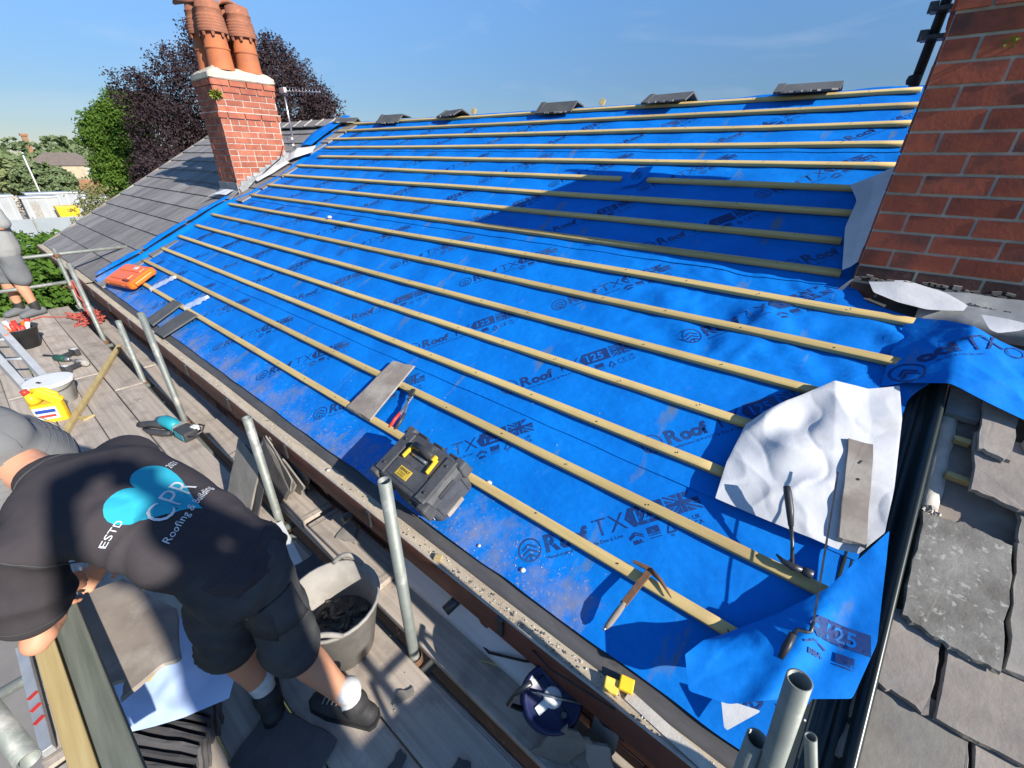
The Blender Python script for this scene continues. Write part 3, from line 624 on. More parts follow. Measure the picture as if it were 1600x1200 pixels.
# weed on the chimney
def weed(label, c, n, size, seed):
    rs_ = random.Random(seed); m = MB()
    for k in range(n):
        d = Vector((rs_.gauss(0, 1), rs_.gauss(0, 1), rs_.gauss(.3, .8))).normalized(); a = d.cross(Vector((rs_.random(), rs_.random(), rs_.random()))).normalized()
        b = Vector(c) + d * size * rs_.uniform(.1, .6); tip = b + d * size * .5; w = size * .16
        m.add([b, (b + tip) / 2 + a * w, tip, (b + tip) / 2 - a * w], [(0, 1, 2, 3)])
    o = m.build('chimney_weed', M['weed']); tag(o, label, 'weed'); return o
weed('yellow-green weed growing from a joint near the top of the left chimney', (-7.86, 2.01, 2.305), 220, .09, 2)
# aerial
ae = thing('television_aerial', 'silver television aerial on a short mast behind the left chimney', 'aerial', (-7.75, 2.94, 1.78))
MB().tube([(0, 0, -.12), (0, 0, .69)], .016, 8).build('mast', M['bright_steel'], ae)
MB().tube([(0, -.02, .655), (.85, .12, .60)], .009, 6).build('boom', M['bright_steel'], ae)
MB().box((.02, -.02, .66), (.16, .05, .07)).build('dipole_box', M['alu'], ae, .006)
for k in range(11):
    f = .1 + k * .073; c = Vector((.0, -.02, .655)).lerp(Vector((.85, .12, .60)), f / .85)
    MB().tube([c - Vector((.0, .0, .055 - .002 * k)), c + Vector((0, 0, .055 - .002 * k))], .0035, 5).build('director', M['bright_steel'], ae)
for z in (.02, -.07): MB().box((-.06, -.02, z), (.16, .03, .025)).build('bracket_arm', M['white_plastic'], ae)

# ------------------------------------------------------------------ right chimney
chr_ = thing('large_brick_chimney', 'massive red brick chimney stack at the right edge', 'chimney', (0, 0, 0))
rx0, rx1, ry0, ry1 = -.042, .96, 1.92, 2.74
MB().box(((rx0 + rx1) / 2, (ry0 + ry1) / 2, 1.62), (rx1 - rx0 - .008, ry1 - ry0 - .008, 1.84)).build('mortar_core', M['mortar_dark'], chr_)
hC = .0838
def rmats(z): return [M['brick_dark']] if z < 1.02 else [M['brick_big']]
stack_bricks(chr_, rx0, rx1, ry0, ry1, .86, 2.52, hC, 20, ('front', 'left'), rmats, seed=6, proud={0: .03, 1: .02, 4: .008})
MB().box(((rx0 + rx1) / 2, (ry0 + ry1) / 2, 2.55), (rx1 - rx0 + .06, ry1 - ry0 + .06, .07)).build('flaunching', M['flaunch'], chr_, .01)
# rough mortar fillet and lead on the foot
m = MB(); rs = random.Random(8)
for k in range(26):
    x = rx0 + .02 + k * .022; m.box((x, ry0 - .008, 1.035 + rs.uniform(-.012, .012)), (.03, .012, rs.uniform(.008, .02)), (0, rs.uniform(-.3, .3), 0))
m.build('mortar_fillet', M['slate_brown'], chr_)
ld = MB(); nL = 24; V = []
for k in range(nL + 1):
    x = .245 + .75 * k / nL; w = .006 * _vn1(x * 9, 3)
    zt_ = 1.035 - .015 * k / nL
    V += [(x, 1.905 + w, zt_ + .006 * _vn1(x * 14, 5)), (x, 1.885 + w, zt_ - .05), (x, 1.80 + w, zt_ - .075 + .008 * _vn1(x * 7, 6)), (x, 1.77 + w * 2, zt_ - .16 + .006 * _vn1(x * 11, 7))]
F = [(4 * i + k, 4 * i + k + 1, 4 * i + 5 + k, 4 * i + 4 + k) for i in range(nL) for k in range(3)]
ld.add(V, F, True); o = ld.build('lead_apron', M['lead'], chr_, label='thick pale lead apron with a torn upper edge'); sl = o.modifiers.new('s', 'SOLIDIFY'); sl.thickness = .007
m = MB()
for k in range(18): m.box((.27 + .016 * k + rs.uniform(-.004, .004), 1.884, .985 + rs.uniform(-.006, .006) - .0006 * k), (.018, .012, .01), (0, rs.uniform(-.5, .5), 0))
m.build('mortar_remains', M['slate_brown'], chr_)
m = MB(); m.add([(-.10, 1.90, .945), (-.05, 1.895, 1.02), (-.035, 1.90, 1.03), (-.075, 1.905, .94)], [(0, 1, 2, 3)]); o = m.build('lead_tongue', M['lead'], chr_); sl = o.modifiers.new('s', 'SOLIDIFY'); sl.thickness = .006
weed('small yellow-green weed in a joint of the big stack', (.165, 1.90, 1.975), 30, .03, 5)
# black aerial bracket on the back corner
br_ = thing('aerial_bracket', 'black steel mast and clamps fixed to the far corner of the big stack', 'bracket', (-.10, 2.78, 2.0))
MB().tube([(-.01, 0, -.05), (.0, 0, .75)], .024, 8).build('mast', M['print_black'], br_)
for z in (.16, .28):
    MB().box((.03, -.05, z), (.17, .09, .022)).build('clamp', M['steel'], br_, .004); MB().box((-.05, -.02, z + .02), (.04, .03, .05)).build('clamp_jaw', M['steel'], br_, .004)
MB().tube([(.06, -.08, .18), (.10, -.06, .45), (.11, -.04, .75)], .014, 6).build('stay', M['print_black'], br_)
jk = MB().lathe([(0, -.03), (.03, -.02), (.035, 0), (.03, .02), (0, .03)], 10, (-.12, 2.77, 1.98)).build('dark_ball_finial', M['print_black']); tag(jk, 'small dark round cap on the ridge beside the big stack', 'cap')

# ------------------------------------------------------------------ valley gutter between the two houses (black moulded trough)
vg = MB(); prof = [(.245, -.045), (.262, -.030), (.272, -.048), (.283, -.036), (.292, -.05), (.303, -.038), (.312, -.052), (.328, -.050), (.338, -.040), (.346, -.052), (.362, -.054), (.372, -.045), (.381, -.015), (.390, .008), (.400, .014), (.410, .006), (.416, -.016), (.422, -.05)]
ns = 40; V = []
for i in range(ns):
    s = -.10 + (1.72 + .10) * i / (ns - 1)
    for (x, h) in prof: V.append((x - .012 + .006 * s + .002 * _vn1(s * 2, 2), s, h + .002 * _vn1(s * 3, 4)))
n_ = len(prof); F = [(i * n_ + k, i * n_ + k + 1, i * n_ + n_ + k + 1, i * n_ + n_ + k) for i in range(ns - 1) for k in range(n_ - 1)]
vg.add(V, F, True); o = vg.build('valley_gutter', M['grp']); o.matrix_world = ROOFM; tag(o, 'glossy black ribbed valley gutter down the right side of the blue roof', 'gutter')
sl = o.modifiers.new('s', 'SOLIDIFY'); sl.thickness = .004
MB().lathe([(.006, 0), (.006, .002), (0, .0035)], 10, (.268, .165, -.030)).build('fixing_screw', M['bright_steel'], o)

# ------------------------------------------------------------------ right neighbour: old slate roof
ns_ = thing('slate_roofed_house', 'next house at the right with an old slate roof', 'house', (0, 0, 0))
m = MB(); m.box((3.2, 2.2, (gz - .2) / 2 - .1), (5.4, 4.0, -gz - .45)); m.build('wall', M['brick_dark'], ns_)
m = MB(); V = [RP(.425, -.05, -.075), RP(6.0, -.05, -.075), RP(6.0, 4.5, -.075), RP(.425, 4.5, -.075)]; V2 = [v - Vector((0, 0, .08)) for v in V]
m.add(V + V2, [(0, 1, 2, 3), (7, 6, 5, 4), (0, 4, 5, 1), (1, 5, 6, 2), (2, 6, 7, 3), (3, 7, 4, 0)]); m.build('roof_deck', M['slate_brown'], ns_)
def slate(poly, h, mat_, t=.012, jit=.006, seed=0, tilt=.02, label=None, sub=4):
    cx_, cy_ = sum(p[0] for p in poly) / len(poly), sum(p[1] for p in poly) / len(poly)
    m = slab([(p[0] - cx_, p[1] - cy_) for p in poly], t, jit * .7, sub * 2, seed)
    o = m.build('slate', mat_, ns_, label=label)
    o.matrix_world = Matrix.Translation(RP(cx_, cy_, h)) @ ROOFM @ Matrix.Rotation(-tilt, 4, 'X')
    return o
slate([(.415, .99), (.525, 1.005), (.645, .985), (.642, .555), (.535, .562), (.412, .590)], .008, M['slate_big'], .014, .008, 1, .03, 'large grey slate blotched with pale lichen')
slate([(.385, .62), (.527, .62), (.522, .352), (.382, .368)], -.008, M['slate_purple'], .013, .009, 2, .03)
slate([(.531, .64), (.78, .64), (.78, .372), (.532, .352)], -.009, M['slate_purple'], .013, .009, 3, .03)
slate([(.36, .42), (.618, .42), (.612, .12), (.36, .13)], -.024, M['slate_grey'], .013, .009, 4, .03)
slate([(.622, .42), (.85, .42), (.85, .12), (.626, .11)], -.025, M['slate_purple'], .013, .006, 5, .03)
slate([(.36, .17), (.50, .17), (.50, -.06), (.36, -.06)], -.040, M['slate_purple'], .013, .006, 6, .03)
slate([(.505, .17), (.75, .17), (.75, -.06), (.505, -.06)], -.041, M['slate_grey'], .013, .006, 7, .03)
slate([(.651, 1.00), (.90, 1.00), (.90, .60), (.652, .57)], .004, M['slate_grey'], .016, .008, 8, .03)
slate([(.512, 1.62), (.618, 1.62), (.605, 1.29), (.520, 1.315)], .012, M['slate_purple'], .014, .006, 9, .05)
slate([(.512, 1.42), (.74, 1.42), (.735, 1.115), (.640, 1.120), (.522, 1.140)], .0, M['slate_purple'], .016, .007, 10, .05, 'thick broken-edged slate hanging over the open batten gap')
slate([(.632, 1.70), (.85, 1.70), (.85, 1.36), (.636, 1.36)], .004, M['slate_grey'], .014, .008, 11, .05)
slate([(.648, 1.20), (.90, 1.20), (.90, .90), (.655, .92)], -.010, M['slate_grey'], .014, .007, 12, .05)
for k in range(14):                                                              # higher courses running back beside the stack
    for j in range(6):
        x = 1.02 + .26 * j + (.13 if k % 2 else 0); s = 1.7 + .2 * k
        if s > 4.4: continue
        slate([(x, s), (x + .255, s), (x + .255, s + .28), (x, s + .28)], .004, M['slate_grey'], .010, .004, 100 + k * 7 + j, .04, sub=2)
for k in range(8):
    if k % 2: slate([(.91, -.05 + .21 * k), (1.045, -.05 + .21 * k), (1.045, .25 + .21 * k), (.91, .25 + .21 * k)], .0, M['slate_grey'], .010, .004, 400 + k, .04, sub=2)
    for j in range(6):
        x = .92 + .26 * j + (.13 if k % 2 else 0); s = -.05 + .21 * k
        slate([(x, s), (x + .255, s), (x + .255, s + .30), (x, s + .30)], .0, M['slate_grey'] if (k + j) % 3 else M['slate_purple'], .010, .004, 300 + k * 7 + j, .04, sub=2)
# mortar strip, old batten ends in the open gap
m = MB(); V = []
for i in range(30):
    s = .99 + .60 * i / 29; V += [(.418, s, -.06), (.424 + .002 * _vn1(s * 9, 1), s, -.046), (.456 + .003 * _vn1(s * 17, 2), s, -.050 + .002 * _vn1(s * 12, 3)), (.472 + .004 * _vn1(s * 13, 4), s, -.070)]
m.add(V, [(4 * i + k, 4 * i + k + 1, 4 * i + k + 5, 4 * i + k + 4) for i in range(29) for k in range(3)], True); o = m.build('mortar_bed', M['mortar_dark'], ns_); o.matrix_world = ROOFM
for (x0_, x1_, s_, w_) in ((.466, .512, 1.375, .022), (.462, .55, 1.20, .02), (.455, .70, .985, .022)):
    m = MB(); m.box(((x0_ + x1_) / 2, s_, -.045), (x1_ - x0_, w_, .03), (0, 0, R_(-4))); o = m.build('old_batten', M['wood_pale'], ns_, .003); o.matrix_world = ROOFM
m = MB()
for k in range(40): m.box((rs.uniform(.42, .465), rs.uniform(.985, 1.04), -.045 + rs.uniform(0, .01)), (rs.uniform(.005, .016),) * 3, (rs.random(), rs.random(), rs.random()))
o = m.build('crumbled_mortar', M['mortar'], ns_); o.matrix_world = ROOFM; tag(o, kind='stuff')
m = MB(); m.box((.47, 1.55, -.04), (.10, .14, .03)); o = m.build('lead_soaker', M['lead'], ns_); o.matrix_world = ROOFM
# ------------------------------------------------------------------ blue underlay
def membrane_material():
    m = bpy.data.materials.new('blue_underlay'); m.use_nodes = True
    N, L = m.node_tree.nodes, m.node_tree.links
    b = N['Principled BSDF']; b.inputs['Roughness'].default_value = 0.7; b.inputs['Specular IOR Level'].default_value = 0.12
    tc_ = N.new('ShaderNodeTexCoord'); sep = N.new('ShaderNodeSeparateXYZ'); L.new(tc_.outputs['Object'], sep.inputs[0])
    def noise(s_, st=(1, 1, 1), d=5, rough=.6):
        mp_ = N.new('ShaderNodeMapping'); mp_.inputs['Scale'].default_value = st; L.new(tc_.outputs['Object'], mp_.inputs['Vector'])
        n_ = N.new('ShaderNodeTexNoise'); n_.inputs['Scale'].default_value = s_; n_.inputs['Detail'].default_value = d; n_.inputs['Roughness'].default_value = rough
        L.new(mp_.outputs[0], n_.inputs['Vector']); return n_.outputs['Fac']
    def mrange(v, a, c, lo=0., hi=1.):
        r = N.new('ShaderNodeMapRange'); r.inputs['From Min'].default_value = a; r.inputs['From Max'].default_value = c
        r.inputs['To Min'].default_value = lo; r.inputs['To Max'].default_value = hi; L.new(v, r.inputs['Value']); return r.outputs[0]
    def math_(op, a, c):
        n_ = N.new('ShaderNodeMath'); n_.operation = op
        for i, v in enumerate((a, c)):
            if isinstance(v, (int, float)): n_.inputs[i].default_value = v
            elif v is not None: L.new(v, n_.inputs[i])
        return n_.outputs[0]
    def mix(f, c1, c2):
        n_ = N.new('ShaderNodeMixRGB')
        for k, v in (('Fac', f), ('Color1', c1), ('Color2', c2)):
            if isinstance(v, tuple): n_.inputs[k].default_value = v + (1,)
            elif isinstance(v, (int, float)): n_.inputs[k].default_value = v
            else: L.new(v, n_.inputs[k])
        return n_.outputs[0]
    c = mix(mrange(noise(2.6), .35, .65), (0.0008, 0.138, 0.52), (0.0014, 0.182, 0.63))
    c = mix(mrange(noise(30, d=3), .45, .75, 0, .25), c, (0.001, 0.10, 0.44))
    # dusty rafter lines left by boots and sawdust, about every 0.41 m
    fr = math_('FRACT', math_('MULTIPLY', math_('ADD', sep.outputs['X'], 40.1), 1 / .41), None)
    line = math_('LESS_THAN', math_('ABSOLUTE', math_('SUBTRACT', fr, .5), None), .085)
    dm = math_('MULTIPLY', line, mrange(noise(3.2, (2.5, 1, 1)), .55, .70))
    c = mix(math_('MULTIPLY', dm, .72), c, (0.14, 0.17, 0.13))
    c = mix(mrange(noise(9, (1.0, 1.0, 1), 8, .75), .56, .74, 0, .30), c, (0.02, 0.27, 0.75))
    # scuffs and trodden dust, mostly along the eave
    low = math_('MULTIPLY', mrange(sep.outputs['Y'], .05, .9, .62, .0), mrange(sep.outputs['X'], -.12, -.45, 0, 1))
    sc_ = math_('ADD', noise(4.5, (1, .8, 1), 8, .7), math_('SUBTRACT', low, .45))
    c = mix(math_('MULTIPLY', mrange(sc_, .60, .82), .75), c, (0.22, 0.21, 0.235))
    sp = math_('ADD', noise(60, d=3), math_('MULTIPLY', math_('SUBTRACT', low, .45), .35))
    c = mix(math_('MULTIPLY', mrange(sp, .66, .72), .7), c, (0.33, 0.27, 0.21))
    L.new(c, b.inputs['Base Color'])
    bp = N.new('ShaderNodeBump'); bp.inputs['Strength'].default_value = .5; bp.inputs['Distance'].default_value = .004
    L.new(noise(22, d=6), bp.inputs['Height'])
    bp2 = N.new('ShaderNodeBump'); bp2.inputs['Strength'].default_value = .6; bp2.inputs['Distance'].default_value = .02
    L.new(noise(3.5, (1, 1.5, 1), d=3), bp2.inputs['Height']); L.new(bp.outputs[0], bp2.inputs['Normal'])
    L.new(bp2.outputs[0], b.inputs['Normal'])
    # white fleece underside
    ge = N.new('ShaderNodeNewGeometry'); b2 = N.new('ShaderNodeBsdfDiffuse'); b2.inputs['Color'].default_value = (.74, .75, .77, 1)
    ms = N.new('ShaderNodeMixShader'); L.new(ge.outputs['Backfacing'], ms.inputs[0]); L.new(b.outputs[0], ms.inputs[1]); L.new(b2.outputs[0], ms.inputs[2])
    L.new(ms.outputs[0], N['Material Output'].inputs['Surface'])
    return m
M['blue'] = membrane_material()
def ink_material():
    m = bpy.data.materials.new('navy_ink'); m.use_nodes = True
    N, L = m.node_tree.nodes, m.node_tree.links
    b = N['Principled BSDF']; b.inputs['Roughness'].default_value = .7; b.inputs['Specular IOR Level'].default_value = .3
    tc_ = N.new('ShaderNodeTexCoord'); n1 = N.new('ShaderNodeTexNoise'); n1.inputs['Scale'].default_value = 3.0; n1.inputs['Detail'].default_value = 6; L.new(tc_.outputs['Object'], n1.inputs['Vector'])
    r = N.new('ShaderNodeMapRange'); r.inputs['From Min'].default_value = .45; r.inputs['From Max'].default_value = .7; L.new(n1.outputs['Fac'], r.inputs['Value'])
    mx_ = N.new('ShaderNodeMixRGB'); mx_.inputs['Color1'].default_value = (.005, .032, .15, 1); mx_.inputs['Color2'].default_value = (.03, .09, .24, 1)
    L.new(r.outputs[0], mx_.inputs['Fac']); L.new(mx_.outputs[0], b.inputs['Base Color'])
    n2 = N.new('ShaderNodeTexNoise'); n2.inputs['Scale'].default_value = 45; n2.inputs['Detail'].default_value = 4; L.new(tc_.outputs['Object'], n2.inputs['Vector'])
    r2 = N.new('ShaderNodeMapRange'); r2.inputs['From Min'].default_value = .58; r2.inputs['From Max'].default_value = .66; r2.inputs['To Min'].default_value = 1; r2.inputs['To Max'].default_value = .25; L.new(n2.outputs['Fac'], r2.inputs['Value'])
    L.new(r2.outputs[0], b.inputs['Alpha'])
    return m
M['ink'] = ink_material()

def _vn(x, y, seed=0.0):                     # smooth value noise on arrays, -1..1
    x = np.asarray(x, float) + seed * 13.7; y = np.asarray(y, float) + seed * 7.3
    xi, yi = np.floor(x), np.floor(y); fx, fy = x - xi, y - yi
    fx = fx * fx * (3 - 2 * fx); fy = fy * fy * (3 - 2 * fy)
    h = lambda a, c: (np.sin(a * 127.1 + c * 311.7 + seed) * 43758.5453) % 1.0
    return ((h(xi, yi) * (1 - fx) + h(xi + 1, yi) * fx) * (1 - fy) + (h(xi, yi + 1) * (1 - fx) + h(xi + 1, yi + 1) * fx) * fy) * 2 - 1
def Hm(x, s):                                # height of the underlay off the plane of the batten tops
    x = np.asarray(x, float); s = np.asarray(s, float)
    between = np.sin(np.pi * s / G) ** 2
    h = -0.0325 - 0.004 * np.sin(np.pi * (x + 40.1) / .41) ** 2
    h = h + between * (0.004 * _vn(x * 2.2, s * 5, 1) + 0.004 * _vn(x * 5 + s * 3, s * 4, 2))
    ww = np.clip((x + 1.5) / .9, 0, 1) * np.exp(-((s - 1.80) / .36) ** 2)            # loose, creased stretch below the big stack
    h = h + ww * (.25 + .75 * between) * (.026 * (1 - np.abs(_vn(x * 4.2 + s * 4.2, (s - x) * 2.0, 3)) * 2) + .016 * (1 - np.abs(_vn(x * 9 - s * 4, (s + x) * 5.0, 14)) * 2.2) + .010 * _vn(x * 11, s * 9, 4))
    w2 = np.clip((x + 2.6) / 1.2, 0, 1) * np.clip((s - 2.9) / .3, 0, 1)
    h = h + w2 * between * (.012 * _vn(x * 2.5 + s * 6, s * 7 - x, 5))
    return np.maximum(h, -0.046 + .15 * (h + .046)) if np.ndim(h) else max(float(h), -0.046)
LB = ([0, .57, 1.45, 1.98, 2.27, 2.84, 3.31, 3.96, 4.60], [-8.22, -8.0, -7.97, -7.88, -7.62, -7.50, -7.60, -7.86, -7.85])
def xl(s): return np.interp(s, *LB)
def xr(s): return np.interp(s, [0, .25, 1.5, 1.62, 1.98, 2.06, 2.2, 4.6], [.20, .28, .30, .36, .36, .05, -.045, -.045])
def strip(k, label):
    s0 = .71 * k + (.012 if k else -.012); s1 = min(.71 * (k + 1) + .10, 4.56)
    nx, ns = 330, max(10, int((s1 - s0) / .027))
    S, U = np.meshgrid(np.linspace(s0, s1, ns), np.linspace(0, 1, nx), indexing='ij')
    edge = 0.004 * _vn(U * 60, U * 0, 20 + k)
    S = S + edge * np.clip(1 - (S - s0) / .1, 0, 1)
    X = xl(S) + (xr(S) - xl(S)) * U
    Hh = Hm(X, S) + .0035 * (1 - np.clip((S - s0) / .81, 0, 1)) + np.clip(1 - (S - s0) / .05, 0, 1) * (.0015 + .002 * np.clip(_vn(X * 3.1, X * 0, 30 + k), 0, 1))
    dl = X - xl(S)                                                        # left edge turned up over the old roof
    Hh = Hh + .055 * np.exp(-((dl - .10) / .09) ** 2) * (S < 2.1) * (1 + .4 * _vn(S * 3, X * 0, 8)) + .03 * np.exp(-((dl - .06) / .07) ** 2) * (S >= 2.1)
    V = np.stack([X, S, Hh], -1).reshape(-1, 3)
    i = np.arange(ns - 1)[:, None] * nx + np.arange(nx - 1)[None]; i = i.ravel()
    F = np.stack([i, i + 1, i + nx + 1, i + nx], -1)
    me = np_mesh('underlay_strip', V, F, True)
    o = link('underlay_strip', me, M['blue']); o.matrix_world = ROOFM
    tag(o, label, 'roofing membrane', 'lapped strips of blue roofing membrane')
    return o
STRIPS = [strip(k, l) for k, l in enumerate([
    'lowest strip of blue printed roofing membrane, running along the eave under the toolbox',
    'blue roofing membrane strip above the eave strip, its right end turned back white',
    'blue roofing membrane strip whose creased right end runs past the foot of the stack',
    'blue roofing membrane strip level with the foot of the stack, in its shadow',
    'blue roofing membrane strip with a small loose tongue turned over a batten',
    'blue roofing membrane strip second below the ridge',
    'topmost strip of blue roofing membrane, directly under the ridge batten'])]

# printed lettering: one pattern, laid along every strip at 47 degrees
def text_mesh(body, size, res=3, bold=0.0, spacing=1.0):
    c = bpy.data.curves.new('t', 'FONT'); c.body = body; c.size = size; c.resolution_u = res; c.offset = bold; c.space_character = spacing
    o = bpy.data.objects.new('t', c); COL.objects.link(o)
    dg = bpy.context.evaluated_depsgraph_get(); me = bpy.data.meshes.new_from_object(o.evaluated_get(dg))
    bm = bmesh.new(); bm.from_mesh(me); bmesh.ops.triangulate(bm, faces=bm.faces[:])
    V = np.array([v.co[:] for v in bm.verts]).reshape(-1, 3); F = np.array([[v.index for v in f.verts] for f in bm.faces]).reshape(-1, 3)
    bm.free(); bpy.data.meshes.remove(me); bpy.data.objects.remove(o); bpy.data.curves.remove(c)
    return V[:, :2], F
class P2:                                     # flat print: triangles in 2-D
    def __init__(s): s.V = np.zeros((0, 2)); s.F = np.zeros((0, 3), int)
    def tri(s, V, F, off=(0, 0), rot=0, sc=1):
        V = np.asarray(V, float) * sc; c, n = math.cos(rot), math.sin(rot)
        V = V @ np.array([[c, n], [-n, c]]) + np.array(off)
        s.F = np.vstack([s.F, np.asarray(F, int) + len(s.V)]); s.V = np.vstack([s.V, V]); return s
    def poly(s, pts):
        n = len(pts); return s.tri(pts, [(0, i, i + 1) for i in range(1, n - 1)])
    def line(s, pts, w):
        for a, c in zip(pts[:-1], pts[1:]):
            a, c = np.array(a, float), np.array(c, float); d = (c - a) / np.linalg.norm(c - a); n = np.array([-d[1], d[0]]) * w / 2
            s.poly([a - n, c - n, c + n, a + n])
        return s
    def ring(s, c, r, w, n=28, sy=1):
        for k in range(n):
            a, e = 2 * math.pi * k / n, 2 * math.pi * (k + 1) / n
            f = lambda q, rr: (c[0] + rr * math.cos(q), c[1] + rr * sy * math.sin(q))
            s.poly([f(a, r - w), f(a, r), f(e, r), f(e, r - w)])
        return s
    def text(s, body, size, off, bold=0., sp=1., rot=0):
        V, F = text_mesh(body, size, 3, bold, sp); return s.tri(V, F, off, rot)
def brand_print():
    p = P2(); lq = P2()
    p.ring((.05, .03), .052, .007)
    for dy in (-.012, .010, .032):
        p.line([(.018, dy + .002), (.05, dy + .022), (.082, dy + .002)], .008)
    p.line([(.05, -.02), (.05, .01)], .008)
    p.text('R', .105, (.115, .0), .0035); p.text('oof', .090, (.185, .0), .004); p.text('TX', .112, (.338, .0), -.0012, 1.02)
    p.text('Manufactured in the UK by Don & Low', .021, (.115, -.030))
    x0, x1, y0, y1 = .480, .640, -.004, .082                                   # dark hexagon plate with 125 left open
    p.poly([(x0, .039), (x0 + .028, y0), (x1 + .014, y0), (x1 + .014, y1), (x0 + .028, y1)])
    lq.text('125', .074, (x0 + .030, .013), .0012, 1.02)
    fx, fy, fw, fh = .665, -.004, .135, .086                                   # union flag
    for (a, c) in (((fx, fy), (fx + fw * .4, fy + fh * .38)), ((fx + fw, fy), (fx + fw * .6, fy + fh * .38)), ((fx, fy + fh), (fx + fw * .4, fy + fh * .62)), ((fx + fw, fy + fh), (fx + fw * .6, fy + fh * .62))):
        p.line([a, c], .009)
    p.line([(fx, fy + fh / 2), (fx + fw, fy + fh / 2)], .017); p.line([(fx + fw / 2, fy), (fx + fw / 2, fy + fh)], .017)
    for sx in (0, 1):
        for sy in (0, 1):
            bx, by = fx + sx * fw, fy + sy * fh; dx, dy = (1 - 2 * sx), (1 - 2 * sy)
            p.poly([(bx + dx * .022, by), (bx + dx * .054, by), (bx + dx * .054, by + dy * .024)][::dx * dy])
            p.poly([(bx, by + dy * .016), (bx, by + dy * .031), (bx + dx * .034, by + dy * .031)][::-dx * dy])
    # certification marks below
    p.line([(.470, -.045), (.500, -.026), (.530, -.045)], .006); p.line([(.470, -.053), (.500, -.036), (.530, -.053)], .005); p.text('BBA', .022, (.481, -.074), .001)
    p.poly([(.55, -.050), (.60, -.050), (.60, -.022), (.55, -.022)]); p.line([(.55, -.056), (.60, -.056)], .004); p.line([(.55, -.068), (.60, -.068)], .003)
    p.line([(.625, -.066), (.643, -.030), (.661, -.066), (.625, -.066)], .006); p.text('PE', .014, (.634, -.084))
    p.text('CE', .048, (.675, -.064), 0, .9); p.text('UK', .026, (.742, -.042)); p.text('CA', .026, (.742, -.066))
    return p, lq
PRINT, PLATE_NO = brand_print()
PA = R_(47)
def rot2(V, a): return V @ np.array([[math.cos(a), math.sin(a)], [-math.sin(a), math.cos(a)]])
OFFS = [-2.52, -2.29, -2.39, -2.10, -2.47, -2.2]
for k in range(6):
    for pat_, nm_, mt_, lift_ in ((PRINT, 'printed_lettering', M['ink'], .0012), (PLATE_NO, 'plate_number', M['blue'], .0020)):
        Vs, Fs, n0 = [], [], 0
        PV = rot2(pat_.V, PA)
        for j in range(-7, 4):
            V = PV + np.array([OFFS[k] + .873 * j, .085 + .71 * k])
            if k == 5: V[:, 1] = np.minimum(V[:, 1], 4.50)
            keep_lo, keep_hi = xl(V[:, 1]).max() + .25, xr(V[:, 1]).min() - .02
            T_ = V[pat_.F]
            ok = (T_[:, :, 0].min(1) > keep_lo) & (T_[:, :, 0].max(1) < keep_hi) & (T_[:, :, 1].max(1) < .71 * (k + 1)) & (T_[:, :, 1].min(1) > .71 * k + .02)
            if not ok.any(): continue
            s0 = .71 * k
            Hh = Hm(V[:, 0], V[:, 1]) + .0035 * (1 - np.clip((V[:, 1] - s0) / .81, 0, 1)) + lift_
            Vs.append(np.column_stack([V, Hh])); Fs.append(pat_.F[ok] + n0); n0 += len(V)
        link(nm_, np_mesh(nm_, np.vstack(Vs), np.vstack(Fs)), mt_, STRIPS[k])

def coons(name, top, bot, left, right_, h, mat_, parent, n=(44, 30), wob=.0, seed=0, lab=None, thick=.0012):
    """cloth patch between four polylines given in roof coordinates (x, s[, lift])"""
    def res(pl, m):
        P = np.array([(p[0], p[1], p[2] if len(p) > 2 else 0.) for p in pl], float)
        d = np.r_[0, np.cumsum(np.linalg.norm(np.diff(P[:, :2], axis=0), axis=1))]; d /= d[-1]
        # smooth (cosine-free) interpolation along the outline
        t = np.linspace(0, 1, m); return np.stack([np.interp(t, d, P[:, i]) for i in range(3)], -1)
    nu, nv = n
    T, B, Lf, Rg = res(top, nu), res(bot, nu), res(left, nv), res(right_, nv)      # left/right run bottom -> top
    u = np.linspace(0, 1, nu)[None, :, None]; v = np.linspace(0, 1, nv)[:, None, None]
    P = (1 - v) * B[None] + v * T[None] + (1 - u) * Lf[:, None] + u * Rg[:, None] - ((1 - u) * (1 - v) * B[0] + u * (1 - v) * B[-1] + (1 - u) * v * T[0] + u * v * T[-1])
    X, S = P[..., 0], P[..., 1]
    body = (4 * u[..., 0] * (1 - u[..., 0])) ** .5 * (4 * v[..., 0] * (1 - v[..., 0])) ** .5
    Z = P[..., 2] + h(X, S, u[..., 0], v[..., 0]) + wob * (1 - np.abs(_vn(X * 6 + S * 4, S * 6 - X * 3, seed)) * 1.7) * (.35 + .65 * body) + wob * .35 * _vn(X * 15, S * 15, seed + 1) * body + wob * .45 * (1 - np.abs(_vn(X * 5.5 - S * 3.1, S * 4.4 + X * 2.2, seed + 2))) ** 7 * body - wob * .4 * (1 - np.abs(_vn(X * 3.5 + S * 5.1, S * 3.0 - X * 5.2, seed + 3))) ** 9 * body
    V = np.stack([X, S, Z], -1).reshape(-1, 3)
    i = (np.arange(nv - 1)[:, None] * nu + np.arange(nu - 1)[None]).ravel()
    F = np.stack([i, i + 1, i + nu + 1, i + nu], -1)
    o = link(name, np_mesh(name, V, F, True), mat_, parent, lab)
    sf = o.modifiers.new('sub', 'SUBSURF'); sf.levels = 1; sf.render_levels = 1
    if parent is None: o.matrix_world = ROOFM
    return o
